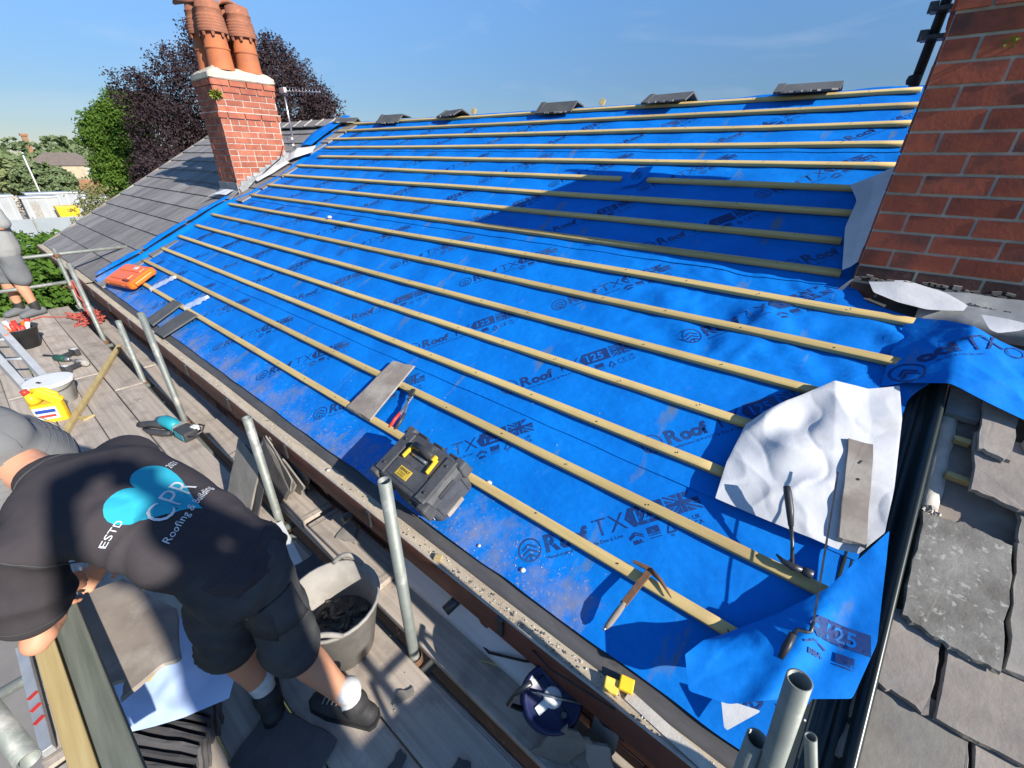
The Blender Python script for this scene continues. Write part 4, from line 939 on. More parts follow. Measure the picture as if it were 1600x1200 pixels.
def subdiv2(V, F, n):
    for _ in range(n):
        a, b_, c = V[F[:, 0]], V[F[:, 1]], V[F[:, 2]]; n0 = len(V); k = len(F)
        V = np.vstack([V, (a + b_) / 2, (b_ + c) / 2, (c + a) / 2]); i = np.arange(k); ab, bc, ca = n0 + i, n0 + k + i, n0 + 2 * k + i
        F = np.vstack([np.stack([F[:, 0], ab, ca], 1), np.stack([ab, F[:, 1], bc], 1), np.stack([ca, bc, F[:, 2]], 1), np.stack([ab, bc, ca], 1)])
    return V, F
def lay_on(obj, p2, origin, ang, name, mat_, M4, parent, lift=.0016, two=None):
    V_, F_ = subdiv2(p2.V, p2.F, 2); p2 = P2(); p2.V, p2.F = V_, F_
    me = obj.data; bv = BVHTree.FromPolygons([v.co[:] for v in me.vertices], [p.vertices[:] for p in me.polygons])
    V = rot2(p2.V, ang) + np.array(origin); out = []; okv = []
    for x, y in V:
        hit = bv.ray_cast(Vector((x, y, 1)), Vector((0, 0, -1)))
        okv.append(hit[0] is not None); out.append((x, y, (hit[0].z + lift * 2.5) if hit[0] is not None else 0))
    okv = np.array(okv); F = p2.F[okv[p2.F].all(1)]
    return link(name, np_mesh(name, out, F), mat_, parent)
# white turned-back corner of the second strip
coons('folded_flap', [(-.205, 1.09, .012), (-.095, 1.265, .03), (.04, 1.435, .045), (.16, 1.465, .012), (.258, 1.535, .0)],
      [(-.192, .70, .022), (.0, .703, .018), (.219, .713, .012), (.279, .731, .008), (.329, .842, .012)],
      [(-.192, .70, .022), (-.210, .876, .02), (-.205, 1.09, .012)], [(.329, .842, .012), (.324, 1.03, .008), (.305, 1.22, .012), (.292, 1.36, .010), (.258, 1.535, .0)],
      lambda X, S, u, v: .002 + .030 * np.exp(-((u - .38) ** 2 + (v - .55) ** 2) / .03) + .030 * np.exp(-((u - .18) ** 2 + (v - .93) ** 2) / .02) - .02 * np.exp(-((u - .45) ** 2 + (v - .75) ** 2) / .01), M['white_fabric'], STRIPS[1], n=(96, 70), wob=.0115, seed=11, lab='white underside of the membrane turned back in a crumpled flap')
# right end of the third strip, lying loose over the neighbour's slates
loose = coons('loose_end', [(.22, 1.99, -.03), (.34, 1.95, .02), (.42, 1.885, .05), (.60, 1.85, .012), (.95, 1.86, .005)],
      [(.20, 1.52, -.03), (.27, 1.545, .005), (.39, 1.54, .065), (.50, 1.50, .055), (.62, 1.475, .03), (.95, 1.42, .02)],
      [(.20, 1.52, -.03), (.20, 1.75, -.03), (.22, 1.99, -.03)], [(.95, 1.42, .02), (.95, 1.65, .01), (.95, 1.86, .005)],
      lambda X, S, u, v: .02 * np.exp(-((u - .30) / .10) ** 2) * v + .012, M['blue'], STRIPS[2], n=(70, 36), wob=.013, seed=5, lab='creased free end of the strip draped over the next roof')
le = P2(); le.text('oof', .095, (.0, .0), .004); le.text('TX', .10, (.155, .0), 0); le.text('the UK by Don & Low', .018, (.03, -.026)); le.ring((.31, -.02), .03, .005)
lay_on(loose, le, (.30, 1.66), R_(34), 'printed_lettering', M['ink'], None, STRIPS[2])
le = P2(); le.ring((0, 0), .055, .007); le.line([(-.03, -.01), (0, .02), (.03, -.01)], .008); le.line([(-.03, -.03), (0, 0), (.03, -.03)], .008)
lay_on(loose, le, (.265, 1.60), R_(34), 'printed_lettering', M['ink'], None, STRIPS[2])
# blue corner folded over the black valley gutter at the eave
fold = coons('folded_corner', [(-.005, .245, .0), (.12, .40, .012), (.22, .55, .03), (.335, .845, .02)],
      [(-.075, .115, .085), (-.03, .03, .085), (.075, .065, .075), (.20, .17, .06), (.345, .275, .035)],
      [(-.075, .115, .085), (-.045, .19, .05), (-.005, .245, .0)], [(.345, .275, .035), (.37, .46, .03), (.335, .845, .02)],
      lambda X, S, u, v: .02 + .015 * np.exp(-((u - .55) / .10) ** 2) * (1 - v) - .025 * np.exp(-((u - .78) ** 2 / .02 + (v - .4) ** 2 / .06)), M['blue'], STRIPS[0], n=(50, 32), wob=.006, seed=21, lab='blue corner of the strip folded over the black gutter')
# print on the folded corner, laid on the fold itself
fp = P2(); fp.poly([(-.02, .032), (.005, 0), (.14, 0), (.14, .064), (.005, .064)])
fp.line([(-.03, -.03), (.0, -.013), (.03, -.03)], .006); fp.text('BBA', .022, (-.018, -.058), .001); fp.poly([(.055, -.05), (.10, -.05), (.10, -.022), (.055, -.022)]); fp.line([(.055, -.057), (.10, -.057)], .004)
lay_on(fold, fp, (.225, .385), R_(10), 'printed_lettering', M['ink'], None, STRIPS[0])
f2 = P2(); f2.text('125', .060, (.018, .010), .001, 1.0); lay_on(fold, f2, (.225, .385), R_(10), 'plate_number', M['blue'], None, STRIPS[0], lift=.0024)
# white patch of underside showing below the fold, and at the stack
coons('underside_corner', [(.055, .075, .03), (.16, .11, .03)], [(.088, .012, .01), (.098, .010, .01)], [(.088, .012, .01), (.055, .075, .03)], [(.098, .010, .01), (.16, .11, .03)],
      lambda X, S, u, v: .0 * u, M['white_fabric'], STRIPS[0], n=(8, 8))
coons('underside_fold', [(.01, 2.21, .01), (.16, 2.19, .03), (.32, 2.13, .03), (.40, 2.06, .03)], [(.06, 2.07, .03), (.16, 2.015, .035), (.27, 1.99, .035), (.39, 2.02, .03)],
      [(.06, 2.07, .03), (.01, 2.21, .01)], [(.39, 2.02, .03), (.40, 2.06, .03)], lambda X, S, u, v: .012 * u, M['white_fabric'], STRIPS[2], n=(20, 10), wob=.004, seed=3, lab='white underside folded up against the stack foot')
coons('underside_fold', [(.44, 1.985, .06), (.52, 1.97, .07), (.60, 1.955, .07)], [(.475, 1.90, .06), (.50, 1.885, .06), (.56, 1.92, .06)], [(.475, 1.90, .06), (.44, 1.985, .06)], [(.56, 1.92, .06), (.60, 1.955, .07)],
      lambda X, S, u, v: .008 + 0 * u, M['white_fabric'], STRIPS[2], n=(10, 8))
# upturn along the left side of the big stack: grey dusty underside of strip 3 and 4
up = coons('upturn', [(-.24, 3.02, .03), (-.14, 3.09, .05), (-.05, 3.13, .10)], [(-.10, 2.22, .01), (-.07, 2.23, .03), (-.048, 2.24, .06)],
      [(-.10, 2.22, .01), (-.17, 2.60, .012), (-.17, 2.85, .03), (-.24, 3.02, .03)], [(-.048, 2.24, .06), (-.048, 2.6, .10), (-.048, 3.13, .10)],
      lambda X, S, u, v: .01 + 0 * u, M['white_fabric'], STRIPS[3], n=(14, 30), wob=.006, seed=9, lab='dusty white underside turned up against the stack')
# small tongue flipped over the split batten
tg = coons('loose_tongue', [(-1.72, 3.17, .03), (-1.60, 3.20, .03)], [(-1.78, 2.93, -.008), (-1.64, 2.99, -.008)], [(-1.78, 2.93, -.008), (-1.74, 3.06, .012), (-1.72, 3.17, .03)], [(-1.64, 2.99, -.008), (-1.60, 3.08, .012), (-1.60, 3.20, .03)],
      lambda X, S, u, v: .004 + 0 * u, M['blue'], STRIPS[4], n=(10, 14), wob=.003)
tp = P2(); tp.ring((0, 0), .042, .006, 24, 1.1)
for dy in (-.014, .004, .022): tp.line([(-.024, dy - .006), (0, dy + .01), (.024, dy - .006)], .006)
lay_on(tg, tp, (-1.685, 3.075), R_(20), 'printed_lettering', M['ink'], None, STRIPS[4])
# turned-over white edge beside the left chimney
coons('underside_fold', [(-7.86, 3.30, .03), (-7.70, 3.52, .05), (-7.52, 3.62, .03)], [(-7.78, 3.08, .02), (-7.55, 3.20, .05), (-7.36, 3.42, .02)], [(-7.78, 3.08, .02), (-7.86, 3.30, .03)], [(-7.36, 3.42, .02), (-7.52, 3.62, .03)],
      lambda X, S, u, v: .05 * np.sin(np.pi * u) * np.sin(np.pi * v), M['white_fabric'], STRIPS[5], n=(20, 12), wob=.02, seed=14, lab='crumpled white underside beside the left chimney')
coons('underside_fold', [(-7.80, 2.55, .03), (-7.74, 2.85, .05), (-7.72, 3.12, .03)], [(-7.68, 2.52, .015), (-7.60, 2.82, .015), (-7.58, 3.10, .015)], [(-7.68, 2.52, .015), (-7.80, 2.55, .03)], [(-7.58, 3.10, .015), (-7.72, 3.12, .03)],
      lambda X, S, u, v: .01 + 0 * u, M['white_fabric'], STRIPS[4], n=(16, 8), wob=.012, seed=15)
coons('underside_fold', [(-8.42, 2.08, .03), (-8.20, 2.20, .04), (-7.92, 2.22, .03)], [(-8.52, 1.86, .02), (-8.30, 2.05, .045), (-7.94, 2.08, .03)], [(-8.52, 1.86, .02), (-8.42, 2.08, .03)], [(-7.94, 2.08, .03), (-7.92, 2.22, .03)],
      lambda X, S, u, v: .015 + 0 * u, M['white_fabric'], STRIPS[2], n=(20, 8), wob=.012, seed=16, lab='white underside tucked round the left chimney foot')
for (k, s0, s1) in ((0, .05, .66), (1, .70, 1.38), (2, 1.40, 2.04)):
    coons('side_lap', [(xl(s1) - .10, s1, .02), (xl(s1) + .08, s1, .03)], [(xl(s0) - .10, s0, .02), (xl(s0) + .08, s0, .03)], [(xl(s0) - .10, s0, .02), (xl((s0 + s1) / 2) - .16, (s0 + s1) / 2, .02), (xl(s1) - .10, s1, .02)], [(xl(s0) + .08, s0, .03), (xl(s1) + .08, s1, .03)],
          lambda X, S, u, v: .015 + .02 * np.sin(np.pi * u), M['blue'], STRIPS[k], n=(10, 26), wob=.012, seed=40 + k)
# strip lying up beside the ridge at the left
coons('side_lap', [(-8.05, 4.60, .03), (-7.75, 4.60, .03)], [(-7.98, 3.55, .02), (-7.62, 3.60, .03)], [(-7.98, 3.55, .02), (-8.22, 4.05, .03), (-8.05, 4.60, .03)], [(-7.62, 3.60, .03), (-7.72, 4.1, .03), (-7.75, 4.60, .03)],
      lambda X, S, u, v: .02 + .02 * np.sin(np.pi * u), M['blue'], STRIPS[5], n=(10, 26), wob=.012, seed=47)

# ------------------------------------------------------------------ battens
BATT = {1: (-7.30, .06), 2: (-7.76, .23), 3: (-7.75, -.19), 4: (-7.76, -.17), 5: (-7.75, .03), 6: (-7.77, .29), 7: (-7.75, .29), 8: (-7.47, -.10), 9: (-7.42, -.16), 10: (-7.40, -.13),
        11: (-7.37, -1.83), 12: (-7.12, -.055), 13: (-7.33, -.065), 14: (-7.70, -.065), 15: (-7.74, -.07), 16: (-7.75, -.09)}
BL = {1: 'lowest roof batten, the one under the black toolbox', 2: 'second batten up from the eave, with the red-handled pliers lying against it',
      3: 'third batten up from the eave, ending just left of the white flap', 4: 'fourth batten up from the eave, ending under the upper left edge of the white flap',
      5: 'fifth batten up from the eave, ending at the peak of the white flap', 6: 'lower of the two longer battens that run out past the foot of the big stack',
      7: 'upper of the two longer battens that run out past the foot of the big stack', 8: 'batten ending beside the bottom corner of the big brick stack',
      9: 'batten ending midway up the grey upturn beside the big stack', 10: 'batten ending at the upper part of the grey upturn beside the big stack',
      11: 'left length of the batten that is split by the small blue tongue', 12: 'batten next above the one split by the small blue tongue',
      13: 'fourth batten down from the ridge, butting the big stack', 14: 'third batten down from the ridge, butting the big stack', 15: 'second batten down from the ridge, butting the big stack', 16: 'ridge batten carrying the loose ridge tiles'}
def batten(i, x0, x1, label):
    n = max(6, int((x1 - x0) / .12)); s = i * G + (-.04 if i == 16 else 0)
    xs = np.linspace(x0, x1, n)
    ds = .004 * _vn(xs * .8, xs * 0, 50 + i); dh = .004 * _vn(xs * .9, xs * 0, 70 + i) - .002
    w, t = .0215, .026
    V = []
    for x, a, h in zip(xs, ds, dh):
        V += [(x, s + a - w, h - t), (x, s + a + w, h - t), (x, s + a + w, h), (x, s + a - w, h)]
    F = []
    for k in range(n - 1):
        for e in range(4):
            e2 = (e + 1) % 4; F.append((4 * k + e, 4 * k + e2, 4 * k + 4 + e2, 4 * k + 4 + e)[::-1])
    F += [(0, 1, 2, 3), tuple(4 * (n - 1) + q for q in (3, 2, 1, 0))]
    me = np_mesh('roof_batten', V, F)
    o = link('roof_batten', me, M['wood_batten']); o.matrix_world = ROOFM
    bv_ = o.modifiers.new('bevel', 'BEVEL'); bv_.width = .0025; bv_.segments = 1; bv_.limit_method = 'ANGLE'; bv_.angle_limit = R_(40)
    m = MB()
    for x in np.arange(math.ceil(x0 / .41) * .41, x1, .41):
        if x < -4.5: continue
        m.lathe([(.0038, 0), (.0038, .0012)], 6, (x + random.uniform(-.01, .01), s + random.uniform(-.008, .008), -.0015 + .004), cap1=True)
    if m.v: m.build('nail_heads', M['steel'], o)
    return tag(o, label, 'batten', 'roof battens')
for i, (a, c) in BATT.items(): batten(i, a, c, BL[i])
batten(11, -1.60, -.15, 'right length of the batten that is split by the small blue tongue')
# ------------------------------------------------------------------ loose ridge tiles on the ridge batten
def ridge_loose(label, x, rotz, roll, length=.44, s=4.49):
    t = thing('ridge_tile', label, 'ridge tile', group='loose ridge tiles along the ridge', mat4=Matrix.Translation(RP(x, s, .022)) @ Matrix.Rotation(rotz, 4, 'Z') @ Matrix.Rotation(roll, 4, 'X'))
    m = MB(); m.add([(-length / 2, -.15, -.03), (-length / 2, 0, .045), (-length / 2, .15, -.03), (length / 2, -.15, -.03), (length / 2, 0, .045), (length / 2, .15, -.03)], [(0, 3, 4, 1), (1, 4, 5, 2)])
    o = m.build('tile_body', M['tile_dark'], t); sl = o.modifiers.new('s', 'SOLIDIFY'); sl.thickness = .016
    m = MB(); m.add([(-length / 2 - .03, -.155, -.03), (-length / 2 - .03, 0, .055), (-length / 2 - .03, .155, -.03), (-length / 2 + .03, -.155, -.03), (-length / 2 + .03, 0, .055), (-length / 2 + .03, .155, -.03)], [(0, 3, 4, 1), (1, 4, 5, 2)])
    o = m.build('socket_roll', M['tile_dark'], t); sl = o.modifiers.new('s', 'SOLIDIFY'); sl.thickness = .02
    m = MB(); rs_ = random.Random(int(abs(x) * 100))
    for k in range(8): m.box((rs_.uniform(-length * .4, length * .45), -.15, -.034), (rs_.uniform(.02, .05), .012, .012), (0, 0, rs_.uniform(-.3, .3)))
    m.build('mortar_remains', M['mortar'], t)
    return t
ridge_loose('loose ridge tile nearest the big stack on the ridge batten', -.82, .05, -.05)
ridge_loose('loose ridge tile second from the big stack, rising clear of the sky line', -2.0, -.12, .0)
ridge_loose('loose flat-lying ridge tile in the middle of the ridge', -3.32, .02, .25, .46)
ridge_loose('loose ridge tile next to a batten stub, second from the left end of the ridge', -5.08, -.25, .0)
ridge_loose('broken loose ridge tile farthest left on the ridge batten', -6.45, .03, .3, .5)
ridge_loose('dark open-ended ridge tile at the left end of the stripped ridge', -7.72, .5, 0, .36, 4.5)
for x, lab in ((-4.72, 'short batten stub standing beside the second ridge tile from the left'), (-2.78, 'tiny batten stub standing on the middle of the ridge')):
    o = MB().box((0, 0, .02), (.05, .05, .06), (0, .4, .3)).build('batten_stub', M['wood_pale'], bevel=.003); o.location = RP(x, 4.5, .01); tag(o, lab, 'offcut', 'batten stubs on the ridge')

# ------------------------------------------------------------------ tools and bits lying on the roof
tb = thing('toolbox', 'dusty black site toolbox with yellow carry handle standing on the blue membrane by the eave', 'toolbox', roof=(-1.372, .148, -.024, R_(-3)))
def rrect(w, d, r=.02, n=4):
    P = []
    for cx_, cy_, a0 in ((w / 2 - r, d / 2 - r, 0), (-w / 2 + r, d / 2 - r, 90), (-w / 2 + r, -d / 2 + r, 180), (w / 2 - r, -d / 2 + r, 270)):
        for k in range(n + 1): a = R_(a0 + 90 * k / n); P.append((cx_ + r * math.cos(a), cy_ + r * math.sin(a)))
    return P
def loft(m, rings_, cap=True, smooth=False):
    n = len(rings_[0])
    for a, c in zip(rings_[:-1], rings_[1:]): m.add(list(a) + list(c), [(k, (k + 1) % n, n + (k + 1) % n, n + k) for k in range(n)], smooth)
    if cap: m.add(rings_[0], [tuple(range(n))[::-1]]); m.add(rings_[-1], [tuple(range(n))])
    return m
def rr3(w, d, z, r=.02): return [(p[0], p[1], z) for p in rrect(w, d, r)]
loft(MB(), [rr3(.345, .235, 0, .03), rr3(.355, .24, .01, .03), rr3(.378, .258, .165, .03)]).build('body', M['case'], tb, .003)
loft(MB(), [rr3(.405, .262, .160, .035), rr3(.412, .270, .170, .04), rr3(.410, .268, .205, .04), rr3(.385, .250, .228, .03), rr3(.37, .238, .232, .03)]).build('lid', M['case'], tb, .003)
for sx in (-1, 1):
    MB().box((sx * .155, .0, .236), (.062, .235, .014)).build('lid_rib', M['case'], tb, .004)
    for sy in (-1, 1):
        MB().box((sx * .185, sy * .122, .19), (.07, .06, .085), taper=(.8, .8)).build('corner_guard', M['case'], tb, .010)
        MB().lathe([(.008, 0), (.008, .006), (.004, .007)], 8, (sx * .155, sy * .075, .242), cap1=True).build('rivet', M['black_plastic'], tb)
MB().box((0, .055, .229), (.235, .125, .004)).build('handle_recess', M['black_plastic'], tb)
for sx in (-1, 1):
    MB().box((sx * .088, .036, .243), (.017, .080, .018), (0, 0, sx * R_(4)), taper=(.8, .95)).build('handle_bracket', M['yellow'], tb, .004); MB().box((sx * .068, .072, .247), (.03, .03, .02)).build('handle_bracket', M['yellow'], tb, .004)
MB().tube([(-.07, .072, .255), (.07, .072, .255)], .019, 12).build('handle_grip', M['black_plastic'], tb)
MB().tube([(-.05, .034, .240), (.05, .034, .240)], .008, 8).build('handle_pin', M['bright_steel'], tb)
MB().box((0, -.06, .2335), (.235, .085, .006)).build('label_panel', M['case'], tb, .002)
pl_ = MB().box((-.02, -.062, .238), (.085, .05, .003)).build('label_plate', M['print_yellow'], tb)
tt = P2(); tt.text('DEWALT', .017, (-.056, -.056), .0006, 1.0); tt.text('TOUGH', .013, (-.050, -.070)); tt.text('SYSTEM', .013, (-.050, -.083))
link('label_lettering', np_mesh('label_lettering', np.column_stack([tt.V, np.full(len(tt.V), .2402)]), tt.F), M['print_black'], tb)
for sx, y in ((-1, .0), (1, .0)):
    MB().box((sx * .205, y, .195), (.012, .10, .03)).build('side_latch', M['black_plastic'], tb, .003)
    MB().box((sx * .198, y, .205), (.012, .055, .010)).build('latch_slot', M['print_black'], tb)
    for q in (-.085, .085): MB().box((sx * .185, q, .085), (.008, .006, .15), (0, sx * .10, 0)).build('side_rib', M['case'], tb, .002)
MB().box((.183, -.02, .02), (.012, .11, .028)).build('side_grip', M['slate_brown'], tb, .003)
for x in (-.11, .11): MB().box((x, -.140, .165), (.055, .016, .075)).build('front_latch', M['black_plastic'], tb, .005)
MB().box((0, -.136, .10), (.17, .012, .10), (R_(-5), 0, 0)).build('front_handle', M['black_plastic'], tb, .006)
st_ = MB().box((.145, -.126, .085), (.055, .002, .04), (R_(-5), 0, 0)).build('sticker', M['white_plastic'], tb)
lat = [(-.12, .142), (.0, .142), (.12, .142)]
for x, y in lat: MB().box((x, y, .19), (.07, .012, .03)).build('hinge', M['black_plastic'], tb, .003)

def roof_slate(name, label, cat, poly, h, mat_, t, tilt=0, jit=.004, seed=0, group=None):
    cx_, cy_ = sum(p[0] for p in poly) / len(poly), sum(p[1] for p in poly) / len(poly)
    o = slab([(p[0] - cx_, p[1] - cy_) for p in poly], t, jit, 5, seed).build(name, mat_)
    o.matrix_world = Matrix.Translation(RP(cx_, cy_, h)) @ ROOFM @ Matrix.Rotation(tilt, 4, 'X')
    return tag(o, label, cat, group)
roof_slate('loose_slate', 'single brown-grey slate bridging the two lowest battens beside the pliers', 'slate', [(-2.30, .255), (-2.055, .262), (-2.10, .72), (-2.30, .69)], .010, M['slate_brown'], .008, R_(-.5), .003, 3)
roof_slate('cut_tile', 'upper left of the two narrow dark cut tiles lying near the clear wrappers', 'roof tile', [(-5.70, -.055), (-5.45, -.045), (-5.49, .31), (-5.73, .30)], .018, M['tile_dark'], .014, R_(-2), .002, 4, 'narrow cut tiles at the eave')
roof_slate('cut_tile', 'lower right of the two narrow dark cut tiles, reaching over the gutter ledge', 'roof tile', [(-5.30, -.085), (-5.04, -.075), (-4.98, .285), (-5.27, .275)], .018, M['tile_dark'], .014, R_(-2), .002, 5, 'narrow cut tiles at the eave')
# upright timber-like slate strip on the white flap
o = slab([(-.042, -.21), (.038, -.21), (.040, .21), (-.040, .215)], .016, .002, 6, 6).build('slate_strip', M['slate_brown']); o.matrix_world = Matrix.Translation(RP(.220, .955, .045)) @ ROOFM @ Matrix.Rotation(R_(9), 4, 'Z') @ Matrix.Rotation(R_(3), 4, 'X')
tag(o, 'long narrow strip of brown slate with a nail hole lying on the white flap', 'slate')
MB().lathe([(.005, 0), (.005, .0015)], 8, (.0, .04, .0003), cap1=True).build('nail_hole', M['print_black'], o)
MB().box((.002, .115, .0005), (.018, .006, .002), (0, 0, 1)).build('scratch', M['slate_dark'], o)
# orange case
oc = thing('orange_case', 'orange plastic tool case lying across the lowest batten by the old roof', 'tool case', roof=(-7.22, .265, .006, R_(8)))
loft(MB(), [rr3(.80, .34, 0, .05), rr3(.82, .36, .02, .05), rr3(.82, .36, .065, .05), rr3(.78, .31, .085, .05)]).build('body', M['orange'], oc, .004)
MB().box((-.02, -.06, .087), (.52, .10, .02)).build('raised_panel', M['orange'], oc, .008); MB().box((-.02, .085, .086), (.62, .09, .016)).build('raised_panel', M['orange'], oc, .008)
MB().box((.40, 0, .04), (.09, .24, .05)).build('carry_handle', M['orange'], oc, .012); MB().box((.10, .10, .096), (.09, .05, .003), (0, 0, .1)).build('label', M['white_plastic'], oc)
MB().box((.24, -.115, .095), (.16, .035, .004)).build('logo_plate', M['print_black'], oc); MB().box((.24, -.115, .0975), (.11, .012, .001)).build('logo_lettering', M['red_plastic'], oc)
for x in (-.28, .22): MB().box((x, -.175, .045), (.07, .02, .05)).build('catch', M['orange'], oc, .005)
# clear wrappers
def wrapper(label, x, s, rot, L_, W_, seed):
    o = thing('clear_wrapper', label, 'wrapper', roof=(x, s, -.022, rot), group='clear plastic wrappers by the lowest batten')
    rs_ = np.random.default_rng(seed); n = 12; V = []
    for i in range(n):
        for j in range(8):
            V.append((-L_ / 2 + L_ * i / (n - 1), (j / 7 - .5) * W_ * (1 if i < 9 else .5), .006 + .030 * math.sin(math.pi * j / 7) + rs_.uniform(0, .018)))
    F = [(i * 8 + j, i * 8 + j + 1, i * 8 + 9 + j, i * 8 + 8 + j) for i in range(n - 1) for j in range(7)]
    link('film', np_mesh('film', V, F), M['clear'], o)
    MB().lathe([(.018, 0), (.018, .03)], 10, (0, 0, 0), cap0=True, cap1=True).xf(Matrix.Translation((L_ / 2 - .01, 0, .02)) @ Matrix.Rotation(R_(90), 4, 'Y')).build('neck', M['white_plastic'], o)
wrapper('clear crumpled plastic wrapper between the orange case and the cut tiles', -6.42, .40, R_(60), .30, .11, 3)
wrapper('clear crumpled plastic wrapper just above the cut tiles', -5.30, .385, R_(60), .24, .11, 4)
# pliers
pl = thing('snips', 'long-nosed cutting pliers with one red and one dark handle leaning on the second batten', 'pliers', roof=(-1.90, .43, -.002, R_(104)))
MB().beam((.09, -.010, .018), (-.04, .014, .004), .018, .010).build('blade_arm', M['bright_steel'], pl, .002); MB().beam((.09, .012, .018), (-.04, -.016, .004), .018, .010).build('blade_arm', M['bright_steel'], pl, .002)
MB().beam((.08, 0, .020), (.135, .006, .026), .03, .014).build('jaw', M['steel'], pl, .003)
MB().tube([(-.03, .014, .004), (-.08, .030, .0), (-.14, .036, -.006)], [.010, .011, .010], 8).build('handle', M['red_plastic'], pl, label='red dipped handle')
MB().tube([(-.03, -.016, .004), (-.08, -.018, .0), (-.145, -.010, -.006)], [.010, .011, .010], 8).build('handle', M['black_plastic'], pl)
MB().lathe([(.010, 0), (.010, .012)], 10, (.06, 0, .014), cap1=True).build('pivot', M['steel'], pl)
# slater's hammer
def hammer_a():
    t = thing('slate_hammer', "rusty slater's hammer with a long side pick hooked over the lowest batten", 'hammer', roof=(-.262, .258, .004, R_(0)))
    MB().add([(-.098, .062, .018), (-.030, .070, .020), (-.02, .052, .020), (-.095, .050, .018), (-.098, .062, .008), (-.030, .070, .006), (-.02, .052, .006), (-.095, .050, .008)], [(0, 3, 2, 1), (4, 5, 6, 7), (0, 1, 5, 4), (1, 2, 6, 5), (2, 3, 7, 6), (3, 0, 4, 7)]).build('hammer_face', M['rust'], t, .002)
    MB().tube([(-.03, .060, .014), (.02, .045, .013), (.075, .010, .010)], [.011, .008, .0025], 6).build('pick', M['rust'], t)
    MB().beam((-.028, .058, .014), (-.058, -.105, .018), .026, .007).build('shank', M['rust'], t, .002)
    MB().tube([(-.056, -.095, .018), (-.063, -.135, .016), (-.072, -.185, .010), (-.078, -.205, .006)], [.009, .0125, .0115, .008], 10).build('handle', M['slate_brown'], t)
    MB().tube([(-.078, -.205, .006), (-.081, -.218, .005)], [.007, .003], 8).build('handle_tip', M['bright_steel'], t)
hammer_a()
ch = thing('claw_hammer', 'black-handled claw hammer hooked on the second batten below the white flap', 'hammer', roof=(.115, .575, .006))
MB().tube([(-.055, .02, .012), (-.03, .004, .020), (.0, .0, .022), (.035, .004, .020)], [.003, .010, .014, .012], 8).build('claw', M['steel'], ch)
MB().lathe([(.014, 0), (.016, .01), (.016, .028), (.012, .03)], 12, (0, 0, 0), cap0=True, cap1=True).xf(Matrix.Translation((.032, .004, .020)) @ Matrix.Rotation(R_(90), 4, 'Y')).build('striking_face', M['steel'], ch)
MB().tube([(0, 0, .02), (-.024, .07, .05), (-.045, .12, .068)], [.007, .006, .007], 8).build('shaft', M['steel'], ch)
MB().tube([(-.045, .12, .068), (-.065, .17, .086), (-.09, .225, .102), (-.10, .245, .108)], [.009, .0135, .014, .012], 10).build('handle', M['black_plastic'], ch)
# slate ripper
rp_ = thing('slate_ripper', 'black cranked slate ripper with a long thin blade standing across the white flap', 'slate ripper', roof=(.165, .34, .03))
MB().tube([(-.005, -.075, .045), (.0, -.03, .05), (.004, .01, .054)], [.012, .012, .010], 10).build('handle', M['black_plastic'], rp_)
MB().tube([(.004, .01, .054), (.012, .030, .056), (.030, .034, .056), (.043, .042, .056), (.043, .075, .056)], [.007, .006, .006, .006, .005], 8).build('crank', M['steel'], rp_)
MB().beam((.043, .07, .056), (-.020, .62, .075), .006, .003).build('blade', M['steel'], rp_)
# amber packers in the gutter
for k, (p, r, lab) in enumerate((((-.245, -.075, -.058), .35, 'darker amber plastic packer lying on the gutter ledge'), ((-.205, -.045, -.046), .30, 'paler yellow plastic packer beside the amber one on the gutter ledge'))):
    o = MB().box((0, 0, .012), (.048, .045, .022)).build('packer', M['amber_foam'] if k == 0 else M['yellow'], bevel=.004); o.location = p; o.rotation_euler = (.25, .1, r); tag(o, lab, 'packer', 'plastic packers on the gutter ledge')
o = MB().box((0, 0, .008), (.035, .03, .014)).build('timber_offcut', M['wood_pale'], bevel=.002); o.location = (-1.10, -.095, -.062); o.rotation_euler = (0, 0, .5); tag(o, 'small pale timber offcut on the gutter ledge', 'offcut')
o = MB().lathe([(0, 0), (.012, .002), (.013, .008), (0, .012)], 9).build('mortar_lump', M['dust']); o.location = (-2.05, -.085, -.063); tag(o, 'pale round mortar lump on the gutter ledge left of the toolbox', 'mortar lump')
# grey rain tray leaning in the gutter at the right end
o = MB().box((0, 0, 0), (.34, .035, .008), (R_(20), 0, R_(-6))).build('eaves_tray', M['mortar_dark']); o.location = (-.02, -.080, -.055); tag(o, 'grey plastic eaves strip lying along the gutter at the right end', 'eaves strip')
cr = random.Random(9)
crumbs('mortar_crumbs', 'pale mortar crumbs scattered over the membrane', [mp(x, s) for x, s in [(cr.uniform(-6, 0), cr.uniform(.03, 2.4)) for _ in range(60)] + [(cr.gauss(-.95, .2), cr.gauss(.12, .08)) for _ in range(45)]], .003, M['dust'], 4)
for k, (x, s, z_, lab) in enumerate(((-1.13, .30, .018, 'white mortar lump on the membrane beside the toolbox lid'), (-.74, .055, .013, 'white mortar lump near the lettering at the eave'), (-4.9, 1.99, .03, 'white lump on the seventh batten far left'), (-.98, .035, .010, 'small white lump on the dusty membrane patch by the toolbox'))):
    o = MB().lathe([(0, 0), (z_ * .8, .1 * z_), (z_, .5 * z_), (z_ * .5, z_), (0, 1.05 * z_)], 7).build('mortar_lump', M['dust']); o.location = mp(x, s, 0) if k != 2 else RP(x, s, 0); tag(o, lab, 'mortar lump', 'lumps of mortar on the roof')

